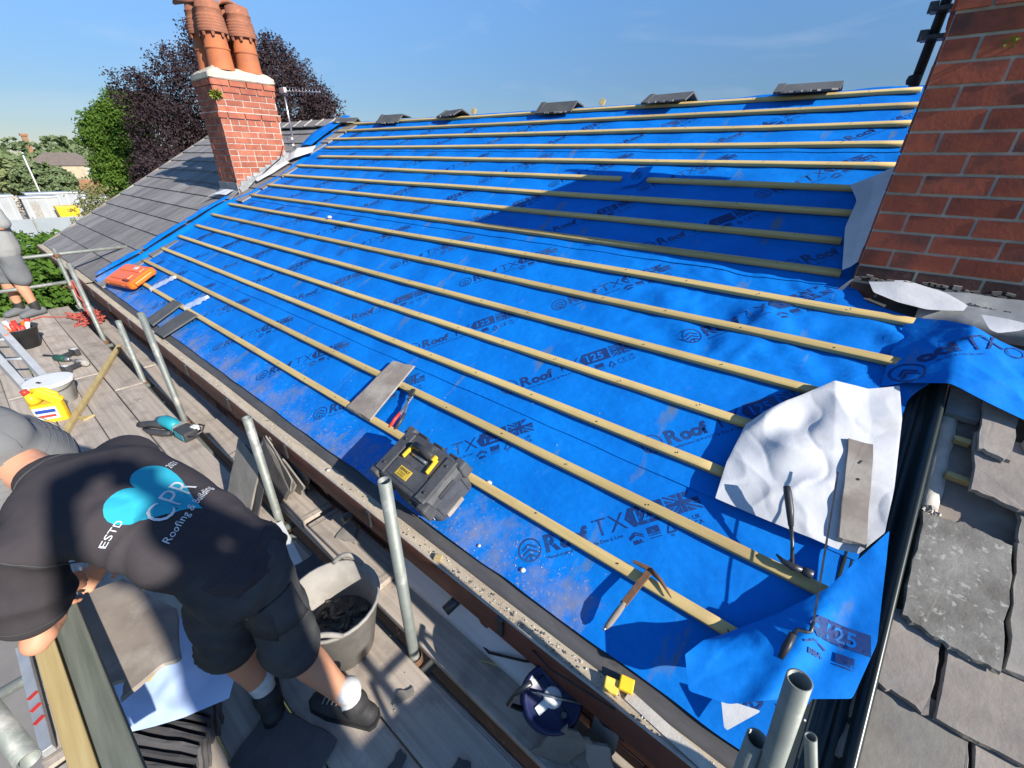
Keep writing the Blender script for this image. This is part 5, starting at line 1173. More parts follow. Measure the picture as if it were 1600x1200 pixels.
# ------------------------------------------------------------------ scaffold
def board(label, x0, x1, y0, y1, z=DECK, rot=0.0, seed=0):
    rs_ = random.Random(seed + int(x0 * 10) + int(y0 * 100)); L_, W_ = x1 - x0, y1 - y0
    m = MB().box((0, 0, -.019), (L_, W_, .038)); o = m.build('scaffold_board', M['board'], bevel=.004, seg=1)
    o.location = ((x0 + x1) / 2, (y0 + y1) / 2, z + rs_.uniform(-.004, .002)); o.rotation_euler = (rs_.uniform(-.006, .006), 0, rot + rs_.uniform(-.0015, .0015))
    for e in (-1, 1): MB().box((e * (L_ / 2 - .04), 0, .0007), (.016, W_ + .003, .0014)).build('end_band', M['slate_brown'], o)
    return tag(o, label, 'scaffold board', 'boards of the scaffold platform')
rows = [(-.250, -.030, 'against the gutter wall'), (-.545, -.322, 'next to the gap with the standards'), (-.772, -.551, 'third out from the wall'), (-.998, -.778, 'fourth out from the wall'), (-1.224, -1.004, 'fifth out from the wall'), (-1.452, -1.230, 'outermost')]
segs = [[(-9.1, -5.72), (-5.70, -2.62), (-2.60, 1.3)], [(-9.12, -5.30), (-5.28, -1.55), (-1.53, 1.4)], [(-9.08, -5.9), (-5.88, -2.3), (-2.28, 1.3)], [(-9.1, -5.45), (-5.43, -1.9), (-1.88, 1.4)], [(-9.1, -5.8), (-5.78, -2.1), (-2.08, 1.3)], [(-9.1, -5.5), (-5.48, -1.8), (-1.78, 1.4)]]
part_ = ['far', 'middle', 'near']
for (y0, y1, w), sg in zip(rows, segs):
    for (a, c), pn in zip(sg, part_): board(f'{pn} length of the grey scaffold board row {w}', a, c, y0, y1)
o = board('short board offcut under the leaning slates beside the gutter', -2.98, -2.22, -.245, -.035, DECK + .040, 0, 5)
o = board('second short board lying half under the offcut by the grey tub', -2.42, -1.72, -.225, -.032, DECK + .0395, 0, 6); o.location.z = DECK + .0395 - .0; o.location.x += .24
def coupler(parent, z, r=.0242, rot=0):
    c = MB(); c.lathe([(r + .010, -.026), (r + .014, -.018), (r + .014, .018), (r + .010, .026)], 12, (0, 0, z)); c.box((r + .028, 0, z), (.05, .045, .05)); c.tube([(r + .05, .02, z), (r + .05, .065, z)], .006, 6); c.box((r + .05, .066, z), (.018, .014, .018))
    o = c.build('coupler', M['rust'], parent); o.rotation_euler = (0, 0, rot); return o
def pole(label, p0, p1, name='scaffold_standard', group='scaffold poles', couplers=(), r=.02415, open_=True):
    p0, p1 = Vector(p0), Vector(p1); d = p1 - p0; L_ = d.length
    t = thing(name, label, 'scaffold pole', group=group, mat4=Matrix.Translation(p0) @ d.to_track_quat('Z', 'Y').to_matrix().to_4x4())
    MB().lathe([(r - .004, L_ - .15), (r - .004, L_), (r, L_), (r, 0), (0, 0)], 20).build('tube', M['galv'], t)
    for z, ro in couplers: coupler(t, z, r, ro)
    return t
pole('farthest tall scaffold pole, beside the red rope', (-7.02, -.290, -1.6), (-7.10, -.300, .42), couplers=((1.06, .3),))
pole('short scaffold pole between the two taller ones, left of the timber batten stick', (-5.42, -.300, -1.6), (-5.37, -.300, .13), couplers=((1.05, 2.0),))
pole('tall scaffold pole in front of the cut tiles, standing behind the teal power tool', (-4.18, -.285, -1.6), (-4.22, -.292, .46), couplers=((1.06, 1.0),))
pole('scaffold pole with the tall slate leaning on it', (-2.42, -.300, -1.6), (-2.42, -.300, .25), couplers=((1.03, 2.5),))
pole('nearest full-height scaffold pole, in front of the black toolbox', (-1.07, -.292, -1.6), (-1.10, -.300, .525), couplers=((1.06, -.6),))
pole('thick dark-shaded scaffold pole rising in front of the folded blue corner', (.30, -.160, -.9), (.150, -.170, .60))
pole('shorter scaffold pole at the bottom edge left of the thick one', (.21, -.150, -.9), (.140, -.152, .31))
pole('thin leaning tube at the bottom edge right of the thick pole', (.34, -.14, .02), (.222, -.128, .40), 'scaffold_brace', r=.013)
pole('short cross tube that the bottom left timbers rest on', (-2.47, -1.60, .026), (-2.47, -1.02, .026), 'scaffold_transom')
pole('outer scaffold pole partly hidden behind the grey hat', (-2.52, -1.270, -1.6), (-2.52, -1.270, .42))
pole('cut-off guard rail tube close to the camera at the bottom left', (-3.30, -1.735, .20), (-1.240, -1.300, .20), 'guard_rail')
pole('inner corner scaffold pole at the far end of the platform', (-8.85, -.22, -1.6), (-8.85, -.22, .36), couplers=((1.86, .2), (1.42, .2)))
pole('upper end guard rail at the far end of the platform', (-8.86, -1.35, .27), (-8.92, .95, .28), 'guard_rail')
pole('lower end guard rail at the far end of the platform', (-8.86, -1.35, -.12), (-8.88, .02, -.11), 'guard_rail')
for k, x in enumerate((-8.9, -7.0, -5.4, -4.2, -2.42, -1.07, .3)):
    pole(['transom tube under the far end of the boards', 'transom tube under the boards by the red rope', 'transom tube under the boards by the short pole', 'transom tube under the boards by the teal tool', 'transom tube under the boards by the leaning slates', 'transom tube under the boards below the near pole', 'transom tube under the boards at the right bottom corner'][k], (x + .05, -1.6, -.565), (x + .05, -.035, -.565), 'scaffold_transom')
pole('ledger tube running along under the gap in the boards', (-9.2, -.285, -.618), (1.2, -.285, -.618), 'scaffold_ledger')
pole('outer ledger tube running along under the outermost boards', (-9.2, -1.36, -.618), (1.2, -1.36, -.618), 'scaffold_ledger')
# white wall capping seen down the gap, fascia panel under the gutter
fp_ = MB(); V = []
for i in range(30):
    x = -1.50 + 1.02 * i / 29; V += [(x, -.020, -.170), (x, -.024, -.335), (x, -.040, -.395), (x, -.075, -.455), (x, -.085, -.478), (x, -.05, -.49)]
fp_.add(V, [(6 * i + k, 6 * i + 6 + k, 6 * i + 7 + k, 6 * i + k + 1) for i in range(29) for k in range(5)], True)
o = fp_.build('window_head', M['upvc'], ho, label='smooth white plastic window head below the gutter'); sl = o.modifiers.new('s', 'SOLIDIFY'); sl.thickness = .01
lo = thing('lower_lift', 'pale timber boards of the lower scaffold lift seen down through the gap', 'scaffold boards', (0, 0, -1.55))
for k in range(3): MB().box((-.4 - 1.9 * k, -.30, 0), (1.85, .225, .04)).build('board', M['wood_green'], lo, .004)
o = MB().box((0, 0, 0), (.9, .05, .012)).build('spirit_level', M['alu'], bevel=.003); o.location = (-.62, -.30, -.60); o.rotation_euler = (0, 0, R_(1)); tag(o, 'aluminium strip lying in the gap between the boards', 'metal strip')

# ------------------------------------------------------------------ things on the platform
def bucket(name, label, cat, c, r0, r1, h, mat_, wall=.004, contents=None, sx=1., ch=.55):
    t = thing(name, label, cat, c)
    MB().lathe([(0, 0), (r0, 0), (r0 + (r1 - r0) * .94, h * .94), (r1 + .006, h * .95), (r1 + .008, h), (r1 - wall, h), (r0 + (r1 - r0) * .5 - wall, h * .5), (r0 - wall, .006), (0, .006)], 30, sx=sx).build('tub_body', mat_, t)
    if contents:
        rc = r0 + (r1 - r0) * ch - wall - .003; m = MB(); rs_ = random.Random(4); V = [(0, 0, h * ch)]; n = 22; F = []
        for i in range(1, 6):
            for k in range(n): q = 2 * math.pi * k / n; V.append((rc * i / 5 * math.cos(q), rc * i / 5 * math.sin(q), h * ch + rs_.uniform(-.014, .014) * (i < 5)))
        for k in range(n): F.append((0, 1 + k, 1 + (k + 1) % n))
        for i in range(4):
            for k in range(n): F.append((1 + i * n + k, 1 + (i + 1) * n + k, 1 + (i + 1) * n + (k + 1) % n, 1 + i * n + (k + 1) % n))
        m.add(V, F); m.build('contents', contents, t)
    return t
tub = bucket('flexible_tub', 'dusty grey flexible tub half full of dark rubble beside the bending man', 'tub', (-1.375, -.475, DECK + .001), .135, .195, .33, M['grey_tub'], contents=M['rubble'], ch=.42)
for a in (R_(128), R_(-40)):
    m = MB(); P = [Vector((.197 * math.cos(a + q), .197 * math.sin(a + q), .325 + .045 * math.cos(q / .36 * math.pi / 2))) for q in np.linspace(-.36, .36, 9)]
    m.tube(P, .011, 8); m.build('tub_handle', M['grey_tub'], tub)
m = MB(); rs = random.Random(12)
for k in range(34):
    q = rs.uniform(0, 6.28); rr_ = rs.uniform(0, .13); m.box((rr_ * math.cos(q), rr_ * math.sin(q), .145), (rs.uniform(.015, .05), rs.uniform(.015, .04), rs.uniform(.008, .02)), (rs.uniform(-.6, .6), rs.uniform(-.6, .6), rs.uniform(0, 3)))
m.build('rubble_pieces', M['rubble'], tub)
wbk = bucket('white_bucket', 'white lidded plastic bucket behind the yellow jug', 'bucket', (-5.42, -.925, DECK), .135, .165, .22, M['white_plastic'])
MB().lathe([(0, .222), (.16, .222), (.172, .215), (.174, .195)], 30, smooth=False).build('lid', M['white_plastic'], wbk)
MB().box((.03, -.06, .2245), (.05, .02, .004), (0, 0, .4)).build('lid_slot', M['print_black'], wbk)
MB().tube([Vector((.176 * math.cos(a), .176 * math.sin(a), .20 - .05 * math.sin((a + 1.2) / 2.4 * math.pi))) for a in np.linspace(-1.2, 1.2, 12)], .0035, 6).build('wire_handle', M['steel'], wbk)
bb = bucket('black_bucket', 'black builders bucket full of red and white tubes by the standing man', 'bucket', (-7.42, -.93, DECK), .12, .165, .24, M['black_plastic'])
for k in range(9):
    a = .7 * k; MB().tube([(.05 * math.cos(a), .05 * math.sin(a), .10), (.13 * math.cos(a + .4), .11 * math.sin(a + .4), .27 + .02 * (k % 3))], .022, 8).build('sealant_tube', [M['red_plastic'], M['white_plastic'], M['red_plastic'], M['orange']][k % 4], bb)
MB().lathe([(.0, .0), (.03, .005), (.0, .02)], 8, (.08, -.10, .25)).build('yellow_cap', M['yellow'], bb)
# yellow jug
yj = thing('yellow_jug', 'yellow plastic jerry jug with red cap standing beside the white bucket', 'jug', (-5.02, -1.00, DECK), (0, 0, R_(65)))
loft(MB(), [rr3(.20, .09, 0, .03), rr3(.205, .095, .01, .03), rr3(.205, .095, .17, .03)]).build('body', M['yellow'], yj, .005)
MB().beam((.10, 0, .16), (-.03, 0, .285), .075, .055, (0, 1, 0)).build('shoulder', M['yellow'], yj, .012)
MB().tube([(.08, 0, .16), (.085, 0, .24), (.03, 0, .29), (-.05, 0, .29)], [.022, .020, .020, .022], 8).build('grip', M['yellow'], yj)
MB().tube([(-.06, 0, .18), (-.085, 0, .27)], [.05, .025], 10).build('neck', M['yellow'], yj); MB().tube([(-.085, 0, .265), (-.095, 0, .305)], [.026, .024], 12).build('cap', M['red_plastic'], yj)
MB().box((-.01, -.049, .09), (.15, .002, .11)).build('label', M['white_plastic'], yj); MB().box((-.01, -.051, .11), (.13, .002, .03)).build('label_band', M['blue_plastic'], yj); MB().box((-.01, -.051, .065), (.11, .002, .022)).build('label_band', M['red_plastic'], yj)
# ladder
ld_ = thing('ladder', 'aluminium ladder leaning out over the left side of the platform behind the white bucket', 'ladder', (0, 0, 0))
L0, L1 = Vector((-5.60, -.90, DECK)), Vector((-7.4, -1.26, .78)); off = Vector((-.20, -.17, -.02)); dL = (L1 - L0).normalized()
for q in (0, 1): MB().beam(L0 + off * q, L1 + off * q, .055, .095).build('stile', M['alu'], ld_, .003)
for k in range(8): c = L0 + (L1 - L0) * (.10 + .12 * k); MB().tube([c, c + off], .014, 8).build('rung', M['alu'], ld_)
MB().box(L0 + (L1 - L0) * .34 + Vector((.0, 0, .05)), (.05, .035, .003)).build('sticker', M['orange'], ld_)
# rope
def tangle(c, n, rx, ry, seed):
    r = np.random.default_rng(seed); P = []
    for k in range(n):
        a = k * .55; P.append(Vector((c[0] + rx * math.cos(a + r.normal() * .5) * r.uniform(.3, 1.0), c[1] + ry * math.sin(a * 1.17 + r.normal() * .5) * r.uniform(.3, 1.0), c[2] + .012 + abs(r.normal()) * .03)))
    out = []
    for i in range(1, len(P) - 2):
        for q in range(4):
            f = q / 4; p0, p1, p2, p3 = P[i - 1], P[i], P[i + 1], P[i + 2]
            out.append(.5 * ((2 * p1) + (p2 - p0) * f + (2 * p0 - 5 * p1 + 4 * p2 - p3) * f * f + (3 * p1 - p0 - 3 * p2 + p3) * f ** 3))
    return out
rp2 = MB(); P = tangle((-8.15, -.25, DECK), 75, .42, .20, 3); rp2.tube(P, .009, 5)
rp2.tube([(-8.86, -.18, -.10), (-8.80, -.17, -.28), (-8.6, -.2, -.46), (-8.3, -.25, -.48)], .009, 5); rp2.tube([(-8.84, -.20, -.10), (-8.78, -.21, -.3), (-8.5, -.15, -.46), (-8.2, -.2, -.48)], .009, 5)
rp2.tube([(-8.3, -.3, -.488), (-8.5, -.5, -.49), (-8.7, -.65, -.489), (-8.6, -.8, -.49)], .008, 5)
o = rp2.build('red_rope', M['rope']); tag(o, 'tangled heap of faded red rope at the far end of the boards', 'rope')
# timber stick
o = MB().beam((-4.40, -1.08, DECK + .022), (-6.55, -.24, DECK + .030), .045, .032).build('timber_stick', M['wood_pale'], bevel=.003); tag(o, 'long pale timber batten lying diagonally across the scaffold boards', 'timber')
o = MB().add([(0, 0, 0), (.10, .03, 0), (.06, .11, 0), (.0, 0, .018), (.10, .03, .018), (.06, .11, .018)], [(0, 2, 1), (3, 4, 5), (0, 1, 4, 3), (1, 2, 5, 4), (2, 0, 3, 5)]).build('timber_wedge', M['wood_pale']); o.location = (-4.9, -.88, DECK); tag(o, 'small triangular timber wedge beside the long batten', 'offcut')
o = MB().beam((-4.35, -1.12, DECK + .01), (-4.62, -1.02, DECK + .012), .05, .02).build('timber_offcut', M['wood_pale'], bevel=.002); tag(o, 'short timber offcut partly behind the grey hat', 'offcut')
# drills
def drill(label, p, rz, tint):
    t = thing('cordless_drill', label, 'drill', p, (R_(90), 0, rz), group='cordless drills on the boards')
    MB().tube([(-.09, 0, 0), (-.08, 0, 0), (.03, 0, 0), (.06, 0, 0)], [.02, .034, .034, .026], 12).build('motor_housing', tint, t)
    MB().tube([(.06, 0, 0), (.10, 0, 0), (.125, 0, 0)], [.024, .022, .012], 12).build('chuck', M['bright_steel'], t); MB().tube([(.12, 0, 0), (.19, 0, 0)], .004, 6).build('bit', M['steel'], t)
    MB().beam((-.03, 0, -.02), (-.055, 0, -.14), .036, .042, (0, 1, 0)).build('grip', M['black_plastic'], t, .006); MB().box((-.05, 0, -.165), (.11, .07, .05)).build('battery', M['black_plastic'], t, .008)
    MB().box((-.05, .037, -.165), (.06, .003, .035)).build('battery_label', M['white_plastic'], t)
drill('green-tinged dusty drill lying on the far boards', (-6.55, -.74, DECK + .04), R_(25), M['weed'] if False else mat('dark_green_plastic', (.02, .09, .06), .5))
drill('grey drill with a white battery label lying near the board gap', (-6.25, -.62, DECK + .04), R_(200), M['grey_tub'])
o = MB().tube([(-6.9, -.85, DECK + .008), (-6.75, -.75, DECK + .008), (-6.62, -.66, DECK + .006)], [.012, .007, .004], 6).build('hand_tool', M['steel']); tag(o, 'thin dark hand tool lying beside the black bucket', 'hand tool')
# teal cut-off saw
sw = thing('cordless_saw', 'teal and black cordless power saw lying on the board edge by the tall pole', 'power tool', (-3.98, -.40, DECK), (0, 0, R_(22)))
MB().tube([(-.36, -.04, .045), (-.30, -.03, .05), (-.22, -.01, .06), (-.12, .0, .07)], [.020, .028, .030, .036], 10).build('rear_grip', M['black_plastic'], sw)
MB().tube([(-.20, .02, .085), (-.12, .02, .09), (-.03, .01, .085), (.02, .0, .07)], [.030, .050, .052, .040], 12).build('motor_cover', M['teal'], sw)
MB().tube([(-.30, -.05, .02), (-.20, -.065, .022), (-.08, -.055, .025), (.0, -.04, .03)], [.012, .026, .028, .022], 8).build('lower_guard', M['black_plastic'], sw)
MB().box((.03, .02, .06), (.10, .09, .07), (0, 0, .2)).build('gear_case', M['grey_tub'], sw, .012)
MB().box((.15, -.02, .06), (.15, .11, .085), (0, .1, -.2)).build('battery', M['black_plastic'], sw, .012); MB().box((.14, -.078, .06), (.12, .004, .05), (0, .1, -.2)).build('battery_stripe', M['teal'], sw)
MB().box((.20, .02, .09), (.05, .04, .04)).build('switch_block', M['white_plastic'], sw, .004)
MB().tube([(.20, .06, .10), (.27, .05, .11), (.30, .0, .09), (.27, -.05, .07), (.22, -.06, .06)], .007, 8).build('wire_guard', M['steel'], sw)
# slates by the pole
def placed_slate(name, label, c, ax, up, L_, W_, t, mat_, seed, group=None, jit=.005):
    ax = Vector(ax).normalized(); up = Vector(up); up = (up - ax * up.dot(ax)).normalized(); nn_ = ax.cross(up)
    o = slab([(-L_ / 2, -W_ / 2), (L_ / 2, -W_ / 2), (L_ / 2, W_ / 2), (-L_ / 2, W_ / 2)], t, jit, 5, seed).build(name, mat_)
    o.matrix_world = Matrix.Translation(c) @ Matrix((ax, up, nn_)).transposed().to_4x4(); return tag(o, label, 'slate', group)
placed_slate('leaning_slate', 'tall grey dusty slate leaning upright against the scaffold pole', (-2.66, -.352, -.29), (.06, .16, .42), (1, .05, 0), .44, .30, .014, M['slate_grey'], 31)
placed_slate('leaning_slate', 'dark back slate standing just behind the tall grey one', (-2.60, -.335, -.295), (.10, .13, .42), (1, .05, 0), .42, .29, .010, M['slate_dark'], 36)
for k in range(7):
    placed_slate('leaning_slate', ['dark slate nearest the pole in the fanned row', 'second slate in the fanned row by the gutter', 'third slate in the fanned row by the gutter', 'middle slate of the fanned row by the gutter', 'fifth slate in the fanned row by the gutter', 'sixth slate in the fanned row by the gutter', 'slate nearest the wall in the fanned row'][k], (-2.66 + .012 * k, -.205 + .024 * k, -.325 + .005 * k), (.42, .022 * (k - 3) + .03 * math.sin(k * 2.3), -.20 + .05 * math.sin(k * 3.7)), (.25, .22 - .05 * k + .08 * math.sin(k * 1.9), .5), .45 - .03 * (k % 3), .20 - .02 * (k % 2), .007 + .003 * (k % 2), M['slate_grey'] if k else M['slate_dark'], 60 + k, 'slates fanned against the gutter wall', .010)
w_ = MB(); w_.tube([(-3.35, -.05, -.46), (-2.78, -.35, -.20)], .0022, 5); w_.tube([(-3.35, -.04, -.46), (-2.70, -.32, -.20)], .0022, 5); o = w_.build('tie_wire', M['rust']); tag(o, 'pair of thin tie wires stretched from the wall to the tall slate', 'wire')
o = MB().box((0, 0, 0), (.42, .115, .003)).build('white_card', M['white_plastic']); o.location = (-2.17, -.395, DECK + .006); o.rotation_euler = (0, .0, R_(-10)); tag(o, 'white card lying on the boards behind the bending man', 'card')
o = slab([(-.16, -.12), (.14, -.10), (.15, .11), (-.15, .12)], .012, .006, 5, 77).build('loose_slate', M['slate_dark']); o.location = (-1.82, -.42, DECK + .014); tag(o, 'dark slate lying flat on the boards between the white card and the tub', 'slate')
# cable reel
rl = thing('cable_reel', 'navy blue cable reel standing in the shade by the gutter', 'cable reel', mat4=Matrix.Translation((-.455, -.125, -.33)) @ Vector((.30, -.28, .90)).normalized().to_track_quat('Z', 'Y').to_matrix().to_4x4())
for z in (0, .12): MB().lathe([(.03, z - .004), (.105, z - .004), (.112, z), (.112, z + .008), (.100, z + .012), (.095, z + .006), (.03, z + .006)], 32).build('flange', M['navy'], rl)
MB().lathe([(.075, .01), (.085, .03), (.078, .05), (.086, .07), (.078, .09), (.085, .105), (.07, .115)], 26).build('wound_cable', M['print_black'], rl)
MB().lathe([(.035, .12), (.035, .135), (.030, .14), (0, .14)], 16).build('hub', M['white_plastic'], rl)
for a in range(4): MB().box((.052 * math.cos(a * 1.57 + .5), .052 * math.sin(a * 1.57 + .5), .130), (.045, .03, .006), (0, 0, a * 1.57 + .5)).build('socket_plate', M['white_plastic'] if a == 2 else M['navy'], rl, .003)
MB().lathe([(.012, 0), (.012, .02), (.008, .024)], 10, (.03, -.055, .13), cap1=True).build('knob', M['steel'], rl); MB().tube([(-.06, .02, .15), (.0, 0, .152), (.10, -.03, .15)], .005, 6).build('crank', M['bright_steel'], rl)
MB().tube([(-.11, -.02, .02), (-.16, -.0, .06), (-.13, .03, .16), (-.08, .05, .19)], .010, 8).build('stand_arm', M['steel'], rl)
cb2 = MB(); cb2.tube([(-.51, -.02, -.28), (-.62, -.055, -.36), (-.80, -.09, -.45), (-.93, -.06, -.475)], .006, 6); cb2.tube([(-.60, -.10, -.15), (-.52, -.13, -.10), (-.45, -.14, -.10), (-.33, -.14, -.07), (-.2, -.13, -.055)], .004, 6)
o = cb2.build('flex', M['print_black']); tag(o, 'black flex trailing from the cable reel along the white panel', 'cable')
# broken slates and dark lump at the bottom edge
for k, (c, ax, up, L_, W_, lab) in enumerate((((-.335, -.20, -.37), (.3, .1, .8), (.8, .3, -.2), .30, .13, 'larger broken grey slate leaning at the bottom edge under the cable reel'), ((-.24, -.13, -.37), (.1, .25, .8), (.9, -.1, 0), .26, .10, 'narrow broken slate leaning behind the larger one at the bottom edge'), ((-.19, -.17, -.36), (-.2, .1, .8), (.8, .3, .2), .24, .09, 'rightmost broken slate leaning at the bottom edge'))):
    placed_slate('broken_slate', lab, c, ax, up, L_, W_, .010, M['slate_grey'], 80 + k, 'broken slates at the bottom edge', .012)
o = MB().tube([(-.30, -.03, -.30), (-.16, -.05, -.29)], .035, 10).build('black_pipe_end', M['black_plastic']); tag(o, 'short black pipe end sticking out of the wall below the gutter', 'pipe')
for k, (x, y) in enumerate(((-1.02, -.02), (-1.9, -.02))):
    o = MB().tube([(x, -.01, -.30), (x - .02, -.13, -.335)], .025, 10).build('transom_end', M['steel']); tag(o, ['dark tube end with wire poking out by the white panel', 'dark tube end poking out under the gutter by the short boards'][k], 'tube')
o = MB().tube([(-.82, -.13, -.478), (-.78, -.10, -.490), (-.73, -.085, -.49), (-.69, -.075, -.49)], [.004, .006, .006, .004], 6).build('wood_sliver', M['wood_pale']); tag(o, 'curved pale wood sliver on the shaded inner board', 'offcut')
crumbs('deck_grit', 'pale grit and chips scattered on the scaffold boards', [(rs.uniform(-6, -.3) if rs.random() < .5 else rs.uniform(-1.5, -.5), rs.uniform(-1.0, -.05), DECK + .004) for _ in range(200)], .0035, M['dust'], 13)
# below the bending man: sheet, offcut of membrane, stacked slates, timbers
sh = slab([(-2.14, -1.19), (-2.08, -1.03), (-1.75, -.925), (-1.50, -.985), (-1.52, -1.045), (-1.49, -1.155), (-1.56, -1.13), (-1.60, -1.20)][::-1], .012, .004, 4, 5).build('work_slate', M['slate_brown']); sh.location = (0, 0, -.08); tag(sh, 'large brown dusty slate being trimmed under the bending man', 'slate')
ofm = coons('membrane_offcut', [(-2.0, -1.00), (-1.83, -.89), (-1.66, -.84), (-1.48, -.84)], [(-1.86, -1.30), (-1.60, -1.22), (-1.48, -1.05), (-1.42, -.92)], [(-1.86, -1.30), (-2.02, -1.2), (-2.0, -1.00)], [(-1.42, -.92), (-1.48, -.84)],
            lambda X, S, u, v: .02 * _vn(X * 3, S * 3, 4) - .05 * (1 - v) ** 2, M['offcut'], None, n=(40, 24), wob=.012, seed=31)
ofm.matrix_world = Matrix.Translation((.04, 0, -.24)); tag(ofm, 'crumpled pale blue membrane offcut under the brown slate', 'membrane offcut')
o = MB().box((0, 0, 0), (.06, .05, .03)).build('yellow_tape', M['print_yellow'], bevel=.004); o.location = (-1.62, -1.08, -.165); o.rotation_euler = (.3, .2, .4); tag(o, 'small yellow tape measure at the edge of the brown slate', 'tape measure')
for k in range(16):
    c = Vector((-1.60, -1.05, -.405)) + Vector((.028, -.020, 0)) * k * .95
    if k >= 12: c += Vector((.02, .01, 0))
    placed_slate('stacked_slate', 'dark slate on edge in the stacked row at the bottom, under the bending man', c + Vector((0, 0, random.Random(k).uniform(-.012, .012))), (.80, .50, 0), (-.25, .2, .9), .36 - .012 * (k % 4), .17, .009, M['slate_dark'], 120 + k, 'slates stacked on edge under the bending man', .006)
placed_slate('loose_slate', 'broad dark purple slate lying on the boards in front of the stacked row', (-1.17, -.86, DECK + .02), (1, .35, .02), (-.3, 1, .06), .34, .22, .012, M['slate_dark'], 150)
o = MB().beam((-3.1, -1.285, .075), (-.90, -1.228, .085), .050, .05).build('timber_rail', M['wood_pale'], bevel=.004); tag(o, 'pale yellow sawn timber slanting past the man\'s elbow at the bottom left', 'timber')
o = MB().beam((-3.1, -1.212, .075), (-.90, -1.165, .085), .070, .05).build('timber_rail', M['wood_green'], bevel=.005); tag(o, 'weathered green-grey timber beside the pale one at the bottom left', 'timber')
lv = thing('spirit_level', 'silver spirit level with red marks lying by the bottom left timbers', 'spirit level', (-2.15, -1.43, DECK + .01), (0, 0, R_(1)))
MB().box((0, 0, .02), (.62, .035, .04)).build('body', M['alu'], lv, .003)
for k in range(3): MB().box((.02 + .07 * k, 0, .0408), (.018, .034, .001), (0, 0, .5)).build('red_mark', M['red_plastic'], lv)
bk = MB(); bk.box((0, 0, .03), (.20, .10, .06)); o = bk.build('loose_brick', M['brick'], bevel=.004); o.location = (-1.50, -1.40, DECK); o.rotation_euler = (0, 0, .5); tag(o, 'dusty loose brick on the boards at the bottom left corner', 'brick')

# added out-of-view rubble bag, put here to shade the boards and gutter end
bag = thing('added_rubble_sack', 'added grey woven rubble bag right of the viewpoint, out of view, shading the boards', 'rubble bag', (1.02, -.42, DECK))
bm_ = MB(); rings_ = []
for z, w in ((0, .33), (.04, .36), (.3, .39), (.6, .38), (.78, .36), (.86, .38)):
    rings_.append([(p[0] * (1 + .05 * _vn1(p[0] * 7 + z * 3, 2)), p[1] * (1 + .06 * _vn1(p[1] * 9 + z * 5, 3)), z + .03 * (z > .7) * _vn1(p[0] * 9 + p[1] * 5, 4)) for p in rrect(w * 2, w * 1.75, .12, 6)])
loft(bm_, rings_, True, True); bm_.build('bag_body', M['grey_shirt'], bag)
for sx in (-1, 1): MB().tube([(sx * .3, -.2, .84), (sx * .3, -.15, 1.0), (sx * .3, .15, 1.0), (sx * .3, .2, .84)], .016, 6).build('lifting_loop', M['blue_plastic'], bag)

# slate offcuts trimmed off and left on the boards
for k, (x, y, a, l, w, lab) in enumerate(((-1.72, -.66, .4, .16, .09, 'triangular slate offcut on the boards beside the man, left of the tub'), (-.98, -.44, 1.1, .10, .05, 'small slate offcut on the boards just in front of the tub'), (-.80, -.62, 2.0, .13, .06, 'dark slate offcut on the shaded boards near the bottom edge'), (-2.05, -.62, .9, .20, .12, 'larger slate offcut on the boards behind the bending man'),
        (-1.55, -.14, .2, .15, .10, 'slate piece lying on the inner board by the window head'), (-1.92, -.12, 2.5, .17, .12, 'slate piece lying on the second short board'), (-.62, -.46, .7, .09, .06, 'little slate chip on the shaded boards right of the boot'), (-3.2, -.62, .5, .12, .07, 'slate chip on the boards near the teal power tool'), (-3.05, -.13, 1.4, .22, .14, 'flat slate on the inner board left of the leaning slates'), (-4.9, -.45, .3, .08, .05, 'tiny slate chip on the far boards by the short pole'))):
    q = [(-l / 2, -w / 2), (l * .4, -w * .42), (l / 2, w * .2), (-l * .1, w / 2)]; o = slab(q, .008, .006, 4, 500 + k).build('slate_offcut', M['slate_grey'] if k % 2 else M['slate_dark'])
    z_ = .049 if k == 5 else .010; o.location = (x, y, DECK + z_); o.rotation_euler = (0, 0, a); tag(o, lab, 'slate offcut', 'slate offcuts on the boards')
# mortar splashes dried on the near poles
# ------------------------------------------------------------------ people
def limb(m, pts, radii, side=None, flat=1.0, n=14):
    """closed capsule through pts; radii along side vector, flat = ratio of the other half axis"""
    pts = [Vector(p) for p in pts]; V = []; F = []
    rad = [(r if hasattr(r, '__len__') else (r, r * flat)) for r in radii]
    t0 = (pts[1] - pts[0]).normalized(); t1 = (pts[-1] - pts[-2]).normalized()
    P, Rr = [], []
    for a in (80, 55, 28): P.append(pts[0] - t0 * min(rad[0]) * math.sin(R_(a)) * .9); c = math.cos(R_(a)); Rr.append((rad[0][0] * c, rad[0][1] * c))
    P += pts; Rr += rad
    for a in (28, 55, 80): P.append(pts[-1] + t1 * min(rad[-1]) * math.sin(R_(a)) * .9); c = math.cos(R_(a)); Rr.append((rad[-1][0] * c, rad[-1][1] * c))
    for i, p in enumerate(P):
        t = (P[min(i + 1, len(P) - 1)] - P[max(i - 1, 0)]).normalized()
        s = Vector(side) if side is not None else (Vector((0, 0, 1)) if abs(t.z) < .9 else Vector((1, 0, 0)))
        s = (s - t * s.dot(t)).normalized(); u = t.cross(s)
        for k in range(n):
            q = 2 * math.pi * k / n; V.append(p + s * Rr[i][0] * math.cos(q) + u * Rr[i][1] * math.sin(q))
    for i in range(len(P) - 1):
        for k in range(n): F.append((i * n + k, i * n + (k + 1) % n, (i + 1) * n + (k + 1) % n, (i + 1) * n + k))
    F.append(tuple(range(n))[::-1]); F.append(tuple((len(P) - 1) * n + k for k in range(n)))
    m.add(V, F, True); return m
